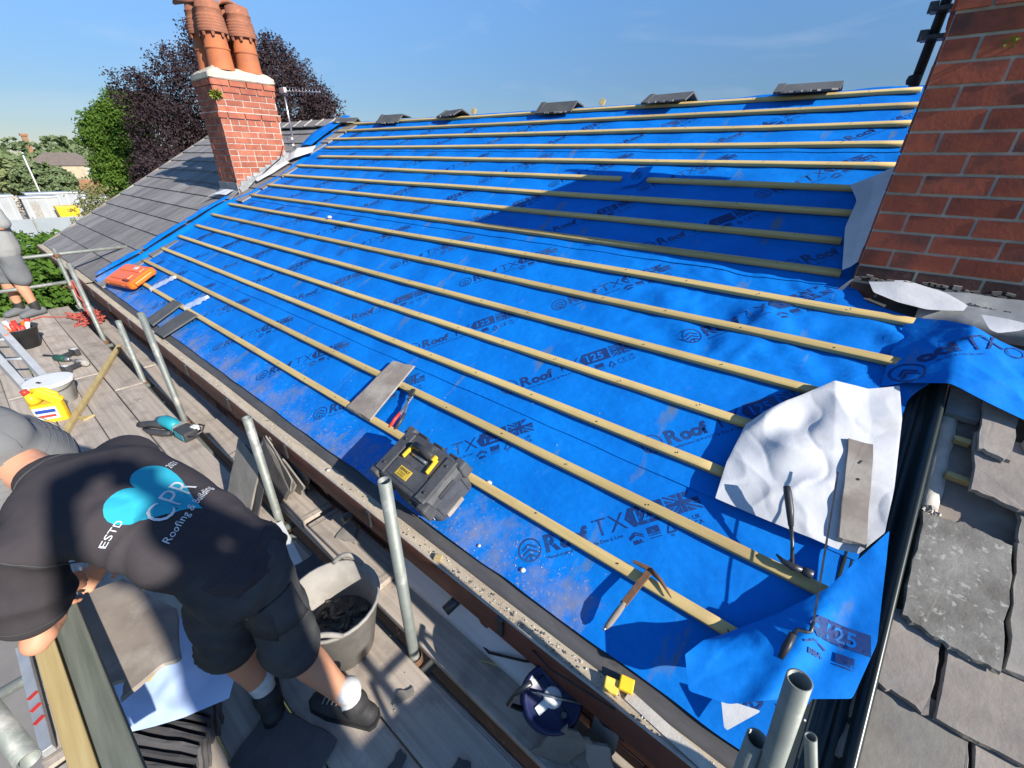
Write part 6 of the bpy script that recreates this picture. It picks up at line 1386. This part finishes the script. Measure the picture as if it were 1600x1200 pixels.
def organic(name, m, mat_, parent, voxel=.012, smooth=6, fac=.5, wrinkle=None, seed=0, base=Vector((0, 0, 0)), label=None):
    o = link('tmp', m.mesh('tmp'), None)
    r = o.modifiers.new('r', 'REMESH'); r.mode = 'VOXEL'; r.voxel_size = voxel; r.use_smooth_shade = True
    s = o.modifiers.new('s', 'SMOOTH'); s.factor = fac; s.iterations = smooth
    dg = bpy.context.evaluated_depsgraph_get(); me = bpy.data.meshes.new_from_object(o.evaluated_get(dg)); me.name = name
    bpy.data.objects.remove(o)
    n = len(me.vertices); co = np.empty(n * 3); me.vertices.foreach_get('co', co); co = co.reshape(-1, 3)
    if wrinkle:
        nn_ = np.empty(n * 3); me.vertices.foreach_get('normal', nn_); nn_ = nn_.reshape(-1, 3)
        co = co + nn_ * wrinkle(co)[:, None]
    me.vertices.foreach_set('co', (co - np.array(base)).ravel()); me.update()
    me.polygons.foreach_set('use_smooth', np.ones(len(me.polygons), dtype=bool))
    return link(name, me, mat_, parent, label)
def hand(m, wrist, d, palm_n, length=.17, curl=.5, side=1):
    """palm with four unequal bent fingers and a thumb from its side; d points along the hand"""
    d = Vector(d).normalized(); nrm = Vector(palm_n); nrm = (nrm - d * nrm.dot(d)).normalized(); s = d.cross(nrm) * side; w = Vector(wrist)
    limb(m, [w, w + d * .045, w + d * .085], [(.028, .018), (.036, .015), (.040, .013)], s)
    for k, (l, o_) in enumerate(((.068, -.029), (.078, -.010), (.073, .010), (.058, .028))):
        b = w + d * .085 + s * o_; d1 = (d + nrm * curl * .5 + s * o_ * 1.2).normalized(); d2 = (d + nrm * curl * 1.3).normalized(); d3 = (d * .7 + nrm * curl * 1.8).normalized()
        p1 = b + d1 * l * .45; p2 = p1 + d2 * l * .32; p3 = p2 + d3 * l * .23
        limb(m, [b - d * .015, p1, p2, p3], [.0098, .0095, .0085, .007], s, n=8)
    b = w + d * .025 - s * .03; p1 = b + (d * .6 - s * .8 + nrm * .3).normalized() * .035; p2 = p1 + (d * .9 - s * .2 + nrm * .5).normalized() * .032
    limb(m, [w + d * .015 - s * .012, b, p1, p2], [.014, .012, .011, .009], s, n=8)
    return m
def head(m, c, up, face, r=.098):
    c, up, f = Vector(c), Vector(up).normalized(), Vector(face); f = (f - up * f.dot(up)).normalized(); s = up.cross(f)
    limb(m, [c - up * .075 + f * .015, c - up * .03 + f * .01, c + up * .03, c + up * .065 - f * .005], [(.062, .072), (.072, .088), (.078, .098), (.066, .082)], s, n=18)
    limb(m, [c - up * .085 + f * .045, c - up * .06 + f * .06], [(.040, .03), (.045, .03)], s)
    limb(m, [c + f * .092 + up * .005, c + f * .108 - up * .025], [.010, .015], s, n=8)                     # nose
    for e in (-1, 1): limb(m, [c + s * e * .078 - f * .01 + up * .012, c + s * e * .082 - f * .012 - up * .028], [(.016, .008), (.011, .007)], f, n=8); limb(m, [c + s * e * .032 + f * .088 + up * .022, c + s * e * .045 + f * .082 + up * .022], [.010, .009], s, n=8)
    limb(m, [c + f * .088 - s * .022 - up * .052, c + f * .088 + s * .022 - up * .052], [.008, .008], up, n=8)    # mouth
    return m

# --- the man bending over the slates
base = Vector((-1.24, -.72, DECK))
man = thing('person', 'man in black printed t-shirt, black shorts and grey sun hat bending over slates', 'person', base)
Sv = Vector((-.69, .72, .0)).normalized()                        # towards his right side
SPINE = [(-1.300, -.765, .385), (-1.350, -.798, .455), (-1.41, -.840, .530), (-1.505, -.900, .590), (-1.595, -.955, .625), (-1.67, -1.0, .640)]
WID = [(.168, .112), (.170, .112), (.174, .110), (.188, .114), (.202, .112), (.190, .090)]
NECK = Vector((-1.79, -1.068, .672)); HEADC = Vector((-1.905, -1.125, .735))
SHR, SHL = Vector((-1.795, -.855, .600)), Vector((-1.505, -1.150, .595))
ELL, WRL = Vector((-1.575, -1.222, .265)), Vector((-1.825, -1.160, .190))
ELR, WRR = Vector((-1.96, -.905, .350)), Vector((-2.00, -1.03, .12))
HR, HL = Vector((-1.280, -.710, .34)), Vector((-1.38, -.815, .34))
KR, KL = Vector((-1.205, -.705, -.055)), Vector((-1.40, -.850, -.055))
AR, AL = Vector((-1.075, -.610, -.395)), Vector((-1.375, -.815, -.40))
b = MB()
head(b, HEADC, (-.45, -.15, .85), (-.85, -.30, -.45))
limb(b, [HEADC + Vector((.03, .02, -.02)), NECK, Vector(SPINE[5])], [.060, .062, .07])
limb(b, [p for p in SPINE], [(w[0] * .9, w[1] * .86) for w in WID], Sv)
for sh, el, wr in ((SHR, ELR, WRR), (SHL, ELL, WRL)):
    limb(b, [sh.lerp(Vector(SPINE[4]), .35), sh, sh.lerp(el, .5), el, el.lerp(wr, .3), wr], [.06, .060, .052, .044, .046, .030])
    limb(b, [el - (sh - el).normalized() * .0, el + Vector((.012, -.012, -.01))], [.043, .036])
hand(b, WRL, (-.85, .15, -.5), (-.3, .5, -.3), side=-1); hand(b, WRR, (-.15, -.6, -.6), (.4, -.5, -.3))
for h_, k_, a_ in ((HR, KR, AR), (HL, KL, AL)):
    limb(b, [h_, h_.lerp(k_, .5), k_, k_.lerp(a_, .28), k_.lerp(a_, .62), a_, a_ - Vector((0, 0, .05))], [.088, .076, .058, .061, .047, .036, .036])
organic('body', b, M['skin'], man, .0075, 4, base=base)
# t-shirt
def wr_shirt(c):
    x, y, z = c.T; u = (x * -.80 + y * -.45); v = (x * -.69 + y * .72)
    soft = np.clip((.62 - z) / .25, 0, 1)
    w = .013 * (.3 + .7 * soft) * (1 - np.abs(_vn(u * 7 + v * 4, z * 9 + v * 5, 2)) * 2) + .005 * _vn(u * 5, v * 14 + z * 4, 3) + .010 * np.clip((x + 1.52) / .2, 0, 1) * (1 - np.abs(_vn(u * 16 + z * 6, v * 6, 8))) ** 5 - .008 * np.clip((x + 1.55) / .2, 0, 1) * (1 - np.abs(_vn(u * 11 - v * 5, v * 5 + z * 6, 9))) ** 5
    return w
t = MB()
limb(t, [p for p in SPINE] , WID, Sv, n=24)
limb(t, [Vector(SPINE[5]), NECK.lerp(Vector(SPINE[5]), .45)], [(.16, .085), (.088, .075)], Sv, n=20)
limb(t, [Vector(SPINE[0]) + Vector((.02, .012, -.02)), Vector(SPINE[0])], [(.174, .118), (.170, .114)], Sv, n=24)
for sh, el in ((SHR, ELR), (SHL, ELL)):
    d = (el - sh).normalized(); limb(t, [sh.lerp(Vector(SPINE[4]), .55), sh, sh + d * .10, sh + d * .215], [.094, .088, .085, .090], n=18)
shirt = organic('t_shirt', t, M['tshirt'], man, .010, 9, wrinkle=wr_shirt, base=base)
# seams of the shirt, laid on its surface
tbv = BVHTree.FromPolygons([v.co[:] for v in shirt.data.vertices], [tuple(p.vertices) for p in shirt.data.polygons])
sm_b = MB()
def seam(c, axis, r, n=40, rad=.0022):
    axis = Vector(axis).normalized(); u = axis.orthogonal().normalized(); v = axis.cross(u); P = []
    for k in range(n + 1):
        q = 2 * math.pi * k / n; h = tbv.find_nearest(Vector(c) - base + (u * math.cos(q) + v * math.sin(q)) * r); P.append(h[0] + h[1] * .0006)
    sm_b.tube(P, rad, 5)
for sh, el in ((SHR, ELR), (SHL, ELL)):
    d = (el - sh).normalized(); seam(sh + d * .012, d + (sh - Vector(SPINE[4])).normalized() * .9, .125); seam(sh + d * .225, d, .12, rad=.0018)
dsp = Vector(SPINE[1]) - Vector(SPINE[0]); seam(Vector(SPINE[0]) + dsp.normalized() * .005, dsp, .22, rad=.002); seam(NECK.lerp(Vector(SPINE[5]), .42), NECK - Vector(SPINE[5]), .11, rad=.003)
sm_b.build('seams', M['shorts'], shirt)
# shorts
def wr_short(c):
    x, y, z = c.T
    return .011 * (1 - np.abs(_vn(x * 9 + z * 4, y * 9 + z * 9, 6)) * 2) + .006 * (1 - np.abs(_vn(x * 6 + z * 9, y * 7 - z * 8, 16))) ** 5 + .004 * _vn(x * 22, z * 22 + y * 9, 7)
s = MB()
limb(s, [Vector(SPINE[0]) + Vector((.03, .018, -.06)), Vector(SPINE[0]) + Vector((.0, .0, -.01)), Vector(SPINE[1]) + Vector((.02, .01, -.01))], [(.164, .108), (.162, .106), (.154, .098)], Sv, n=24)
for h_, k_ in ((HR, KR), (HL, KL)):
    limb(s, [h_ + Vector((0, 0, .04)), h_.lerp(k_, .35), h_.lerp(k_, .75), h_.lerp(k_, .98)], [.094, .092, .090, .096], n=18)
organic('work_shorts', s, M['shorts'], man, .011, 7, wrinkle=wr_short, base=base)
# patch pockets, seams and the small yellow tab on the shorts, laid on the cloth from outside
shr = [o for o in man.children if o.name.startswith('work_shorts')][0]
sbv = BVHTree.FromPolygons([v.co[:] for v in shr.data.vertices], [tuple(p.vertices) for p in shr.data.polygons])
def on_shorts(p, w, h, spin, mt, name, t=.003, bevel=.0):
    p = Vector(p) - base; loc, nrm, _, _ = sbv.find_nearest(p); u = (Vector((0, 0, 1)) - nrm * nrm.z).normalized(); v = nrm.cross(u)
    c, q = math.cos(spin), math.sin(spin); ax_, ay_ = v * c + u * q, u * c - v * q
    m = MB(); N_ = 5; V = []
    for i in range(N_):
        for j in range(N_):
            g = loc + ax_ * (i / (N_ - 1) - .5) * w + ay_ * (j / (N_ - 1) - .5) * h; l2, n2, _, _ = sbv.find_nearest(g); V.append(l2 + n2 * t)
    m.add(V, [(i * N_ + j, (i + 1) * N_ + j, (i + 1) * N_ + j + 1, i * N_ + j + 1) for i in range(N_ - 1) for j in range(N_ - 1)], True)
    o = m.build(name, mt, man); sl = o.modifiers.new('s', 'SOLIDIFY'); sl.thickness = .004; sl.offset = 0; return o
on_shorts((-1.24, -.77, .235), .055, .018, .85, M['print_yellow'], 'yellow_tab', .007)
on_shorts((-1.17, -.85, .18), .15, .15, .2, M['shorts'], 'patch_pocket', .004)
on_shorts((-1.13, -.70, .20), .13, .14, -.1, M['shorts'], 'patch_pocket', .004)
# hat
ht = MB(); ax = Vector((.42, .06, .92)).normalized(); Mh = Matrix.Translation(HEADC + ax * .028 - base) @ ax.to_track_quat('Z', 'Y').to_matrix().to_4x4()
prof = [(.186, -.112), (.180, -.092), (.158, -.050), (.118, .0), (.108, .008), (.105, .035), (.096, .066), (.070, .088), (.03, .097), (0, .098)]
ht.lathe(prof, 40, sx=1.0, sy=1.06).xf(Mh)
ho2 = ht.build('sun_hat', M['hat'], man); sl = ho2.modifiers.new('s', 'SOLIDIFY'); sl.thickness = .004
co = np.array([v.co[:] for v in ho2.data.vertices]); co += np.stack([.006 * _vn(co[:, 0] * 14, co[:, 1] * 14, k) for k in (1, 2, 3)], -1); ho2.data.vertices.foreach_set('co', co.ravel()); ho2.data.update()
hb = MB(); hb.lathe([(.106, .004), (.107, .016), (.105, .018)], 40, sy=1.06).xf(Mh); hb.build('hat_band', M['grey_shorts'], ho2)
sm2 = MB()
for rr_, zz_ in ((.176, -.082), (.166, -.062), (.155, -.045), (.143, -.030), (.131, -.015)): sm2.tube([Mh @ Vector((rr_ * math.cos(q), rr_ * 1.06 * math.sin(q), zz_ + .0025)) for q in np.linspace(0, 2 * math.pi, 49)], .0008, 5)
for q in range(6): sm2.tube([Mh @ Vector((r_ * math.cos(q * 1.047), r_ * 1.06 * math.sin(q * 1.047), z_ + .002)) for r_, z_ in ((.105, .035), (.096, .066), (.070, .088), (.03, .097))], .0008, 5)
sm2.build('brim_stitching', M['grey_shorts'], ho2)
hr = MB(); limb(hr, [HEADC - ax * .03 + Vector((.03, .01, .0)), HEADC - ax * .06 + Vector((.035, .015, .005))], [(.075, .055), (.060, .045)], Sv); organic('hair', hr, M['bark'], man, .008, 3, base=base)
# socks and boots
def footwear(a_, fwd_, sockm):
    f = Vector(fwd_).normalized(); side_ = Vector((0, 0, 1)).cross(f)
    k = MB(); limb(k, [a_ + Vector((0, 0, .085)), a_ + Vector((0, 0, .02)), a_ + Vector((0, 0, -.03))], [.046, .043, .044]); limb(k, [a_ + Vector((0, 0, .082)), a_ + Vector((0, 0, .066))], [.050, .049])
    organic('sock', k, sockm, man, .007, 3, base=base)
    k = MB(); g = Vector((a_.x, a_.y, DECK + .045))
    limb(k, [g - f * .07 + Vector((0, 0, .0)), g + Vector((0, 0, .012)), g + f * .09, g + f * .165 - Vector((0, 0, .008))], [(.040, .042), (.046, .05), (.052, .040), (.044, .032)], side_)
    limb(k, [g + Vector((0, 0, .02)) - f * .02, g + Vector((0, 0, .055)) - f * .015], [.048, .052])
    sh_ = organic('work_boot', k, M['shoe'], man, .008, 3, base=base)
    so = MB(); so.prism([(g.x - base.x + f.x * q + side_.x * w, g.y - base.y + f.y * q + side_.y * w) for q, w in ((-.105, -.02), (-.09, -.04), (0, -.045), (.10, -.052), (.18, -.042), (.207, -.015), (.207, .015), (.18, .042), (.10, .052), (0, .045), (-.09, .04), (-.105, .02))][::1], .002, .022); so.build('sole', M['print_black'], sh_)
    ln = MB()
    for q in range(4): c = g - base + f * (.055 + .022 * q) + Vector((0, 0, .050 - .007 * q)); ln.tube([c - side_ * .028, c + Vector((0, 0, .006)), c + side_ * .028], .003, 5)
    ln.build('laces', M['grey_tub'], sh_)
footwear(AR, (-.75, -.35, 0), M['sock']); footwear(AL, (-.80, .15, 0), M['sock'])
# printing on the back of the shirt, and the small yellow tab on the shorts
def wrap_print(p2, obj, origin, bx, up_, name, mat_, parent, lift=.0022, nsub=0):
    me = obj.data; bv = BVHTree.FromPolygons([v.co[:] for v in me.vertices], [tuple(p.vertices) for p in me.polygons])
    bx = Vector(bx).normalized(); up_ = Vector(up_); up_ = (up_ - bx * up_.dot(bx)).normalized(); nr = bx.cross(up_)
    V, F = p2.V, p2.F
    for _ in range(nsub):
        a, b_, c = V[F[:, 0]], V[F[:, 1]], V[F[:, 2]]; n0 = len(V); k = len(F)
        V = np.vstack([V, (a + b_) / 2, (b_ + c) / 2, (c + a) / 2]); i = np.arange(k); ab, bc, ca = n0 + i, n0 + k + i, n0 + 2 * k + i
        F = np.vstack([np.stack([F[:, 0], ab, ca], 1), np.stack([ab, F[:, 1], bc], 1), np.stack([ca, bc, F[:, 2]], 1), np.stack([ab, bc, ca], 1)])
    out, ok = [], []
    for x, y in V:
        o_ = Vector(origin) + bx * float(x) + up_ * float(y) + nr * .5; h = bv.ray_cast(o_, -nr)
        ok.append(h[0] is not None); out.append((h[0] + h[1] * lift) if h[0] is not None else o_)
    ok = np.array(ok); F = F[ok[F].all(1)]
    return link(name, np_mesh(name, [tuple(v) for v in out], F), mat_, parent)
upv = Vector(SPINE[4]) - Vector(SPINE[1]); org = Vector((-1.475, -.880, .575)) - base - Sv * .025
heart = P2(); H = []
for k in range(48):
    q = 2 * math.pi * k / 48; hy_ = 13 * math.cos(q) - 4.2 * math.cos(2 * q) - 2 * math.cos(3 * q) - .8 * math.cos(4 * q); H.append((.0066 * 16 * math.sin(q) ** 3, .0066 * hy_ * (1.0 if hy_ > 0 else 1.35)))
hc = [(0, .01)] + H; heart.tri(hc, [(0, 1 + k, 1 + (k + 1) % 48) for k in range(48)])
hs2 = wrap_print(heart, shirt, org, Sv, upv, 'heart_print', M['print_teal'], shirt, .0016, 3)
lt = P2(); lt.text('CPR', .088, (-.085, -.085), -.0006, 1.04); lt.text('Roofing & Building', .028, (-.120, -.122), .0, 1.05); lt.text('ESTD', .024, (-.150, .005), 0, 1.02); lt.text('2021', .024, (.108, .010), 0, 1.0)
wrap_print(lt, shirt, org, Sv, upv, 'back_lettering', M['print_white'], shirt, .0034, 1)

# --- the second man at the far end
base2 = Vector((-8.95, -.71, DECK))
m2 = thing('person', 'man in pale grey t-shirt and grey shorts standing at the far platform end', 'person', base2)
b = MB(); c0 = base2 + Vector((-.02, -.02, 0)); m2.scale = (1.08, 1.08, 1.08); fz = Vector((.5, -.85, 0)).normalized(); sd = Vector((.85, .5, 0))
hd = c0 + Vector((0, 0, 1.66)); head(b, hd, (0, 0, 1), fz)
limb(b, [hd - Vector((0, 0, .05)), c0 + Vector((0, 0, 1.45))], [.058, .062])
limb(b, [c0 + Vector((0, 0, .92)), c0 + Vector((0, 0, 1.15)), c0 + Vector((0, 0, 1.36))], [(.15, .10), (.15, .10), (.18, .10)], sd)
for e in (-1, 1):
    sh = c0 + sd * .19 * e + Vector((0, 0, 1.38)); el = sh + sd * .07 * e + fz * .03 - Vector((0, 0, .29)); wr = el + fz * .20 - sd * .13 * e + Vector((0, 0, .02))
    limb(b, [sh, el, wr], [.056, .045, .032]); hand(b, wr, fz - sd * e * .6, (0, 0, -1), side=e)
    hp = c0 + sd * .10 * e + Vector((0, 0, .90)); kn = hp + Vector((0, 0, -.43)) + fz * .02; an = c0 + sd * .125 * e + Vector((0, 0, .10))
    limb(b, [hp, kn, kn.lerp(an, .3), an, an - Vector((0, 0, .04))], [.085, .060, .064, .040, .04])
organic('body', b, M['skin'], m2, .014, 3, base=base2)
t = MB(); limb(t, [c0 + Vector((0, 0, .84)), c0 + Vector((0, 0, 1.1)), c0 + Vector((0, 0, 1.33)), c0 + Vector((0, 0, 1.42))], [(.26, .18), (.25, .17), (.24, .145), (.12, .09)], sd)
for e in (-1, 1):
    sh = c0 + sd * .20 * e + Vector((0, 0, 1.38)); limb(t, [sh - sd * .06 * e - Vector((0, 0, .01)), sh + sd * .04 * e - Vector((0, 0, .13)), sh + sd * .07 * e - Vector((0, 0, .24))], [.075, .074, .078])
organic('t_shirt', t, M['grey_shirt'], m2, .016, 6, wrinkle=lambda c: .007 * _vn(c[:, 0] * 5 + c[:, 2] * 4, c[:, 2] * 5 + c[:, 1] * 5, 3), base=base2)
s = MB()
limb(s, [c0 + Vector((0, 0, .80)), c0 + Vector((0, 0, .92))], [(.19, .14), (.175, .13)], sd)
for e in (-1, 1): hp = c0 + sd * .10 * e + Vector((0, 0, .86)); limb(s, [hp, hp - Vector((0, 0, .22)) + sd * .015 * e, hp - Vector((0, 0, .38)) + sd * .02 * e], [.115, .112, .108])
organic('shorts', s, M['grey_shorts'], m2, .016, 5, wrinkle=lambda c: .012 * _vn(c[:, 0] * 9 + c[:, 2] * 5, c[:, 2] * 7 + c[:, 1] * 9, 5), base=base2)
for e in (-1, 1):
    an = c0 + sd * .125 * e; k = MB(); limb(k, [an + Vector((0, 0, .17)), an + Vector((0, 0, .08))], [.050, .048]); organic('sock', k, M['shoe'], m2, .010, 2, base=base2)
    k = MB(); limb(k, [an - fz * .06 + Vector((0, 0, .05)), an + fz * .06 + Vector((0, 0, .055)), an + fz * .17 + Vector((0, 0, .04))], [(.044, .05), (.052, .05), (.045, .036)], sd); organic('shoe', k, M['grey_shorts'], m2, .010, 2, base=base2)
hr = MB(); limb(hr, [hd + Vector((0, 0, .04)) - fz * .03, hd + Vector((0, 0, .075)) - fz * .01], [(.082, .09), (.07, .08)], sd); organic('hair', hr, M['bark'], m2, .012, 2, base=base2)

# --- added out-of-view person, put here to cast the shadow on the first man
FAR = TO_SUN * 2.7                                       # moves the added figure up-sun, its shadow still landing on the man
base3 = Vector((.40, -.90, DECK + .40)) + FAR; EYE = CAM + FAR
lf3 = thing('added_scaffold_lift', 'added scaffold lift to the right, out of view, holding the added shadow-casting person', 'scaffold', (base3.x, base3.y, base3.z))  # added lift, out of view, only there to carry the shadow caster
for k in range(3): MB().box((0, -.235 + .235 * k, -.024), (1.3, .225, .038)).build('board', M['board'], lf3, .003)
for x_ in (-.58, .58):
    for y_ in (-.40, .40): MB().tube([(x_, y_, GROUND - base3.z), (x_, y_, .25)], .024, 12).build('standard', M['galv'], lf3)
    MB().tube([(x_, -.5, -.068), (x_, .5, -.068)], .024, 10).build('transom', M['galv'], lf3)
m4 = thing('person', 'added shadow-casting person in dark clothes with both arms raised, on the added lift', 'person', base3)
f3 = Vector((-.93, .30, 0)).normalized(); s3 = Vector((0, 0, 1)).cross(f3)
b = MB(); hd = base3 + Vector((.02, 0, 1.62)); head(b, hd, (0, 0, 1), f3 + Vector((0, 0, .25)))
limb(b, [hd - Vector((0, 0, .05)), base3 + Vector((0, 0, 1.42))], [.058, .064])
limb(b, [base3 + Vector((0, 0, .92)), base3 + Vector((0, 0, 1.12)), base3 + Vector((0, 0, 1.36))], [(.15, .10), (.15, .10), (.17, .10)], s3)
for e in (-1, 1):
    sh = base3 + s3 * .19 * e + Vector((0, 0, 1.37)); wr = EYE - fwd * .085 - right * .115 * e + Vector((0, 0, -.03)); el = sh.lerp(wr, .48) + s3 * .09 * e - Vector((0, 0, .13))
    limb(b, [sh, el, wr], [.056, .045, .032]); hand(b, wr, (fwd * .7 + right * e * .5 + Vector((0, 0, .3))), right * e, side=-e)
    hp = base3 + s3 * .10 * e + Vector((0, 0, .90)); kn = hp + Vector((0, 0, -.43)) + f3 * .03; an = base3 + s3 * .13 * e + Vector((0, 0, .10))
    limb(b, [hp, kn, kn.lerp(an, .3), an], [.085, .062, .066, .042])
organic('body', b, M['skin'], m4, .014, 3, base=base3)
t = MB(); limb(t, [base3 + Vector((0, 0, .86)), base3 + Vector((0, 0, 1.1)), base3 + Vector((0, 0, 1.34)), base3 + Vector((0, 0, 1.42))], [(.20, .14), (.19, .14), (.215, .135), (.12, .09)], s3)
for e in (-1, 1):
    sh = base3 + s3 * .19 * e + Vector((0, 0, 1.37)); wr = EYE - fwd * .085 - right * .115 * e; el = sh.lerp(wr, .48) + s3 * .09 * e - Vector((0, 0, .13)); limb(t, [sh - s3 * .05 * e, sh, sh.lerp(el, .75)], [.09, .085, .082])
organic('t_shirt', t, M['tshirt'], m4, .016, 5, base=base3)
s = MB(); limb(s, [base3 + Vector((0, 0, .80)), base3 + Vector((0, 0, .93))], [(.19, .14), (.175, .13)], s3)
for e in (-1, 1): hp = base3 + s3 * .10 * e + Vector((0, 0, .86)); limb(s, [hp, hp - Vector((0, 0, .35)), hp - Vector((0, 0, .72))], [.11, .095, .085])
organic('trousers', s, M['shorts'], m4, .016, 4, base=base3)
for e in (-1, 1):
    an = base3 + s3 * .13 * e; k = MB(); limb(k, [an - f3 * .06 + Vector((0, 0, .05)), an + f3 * .06 + Vector((0, 0, .055)), an + f3 * .17 + Vector((0, 0, .04))], [(.044, .05), (.052, .05), (.045, .036)], s3); organic('boot', k, M['shoe'], m4, .012, 2, base=base3)
hr = MB(); limb(hr, [hd + Vector((0, 0, .04)) - f3 * .03, hd + Vector((0, 0, .075)) - f3 * .01], [(.082, .09), (.07, .08)], s3); organic('hair', hr, M['bark'], m4, .012, 2, base=base3)
ph = MB().box((0, 0, 0), (.150, .072, .009)).build('phone', M['print_black'], bevel=.003); ph.matrix_world = Matrix.Translation(EYE - fwd * .022 + right * .055 + down * .018) @ m3.to_4x4()  # added phone, part of the out-of-view shadow caster
tag(ph, 'added black phone in both hands of the added shadow-casting person on the lift', 'phone')
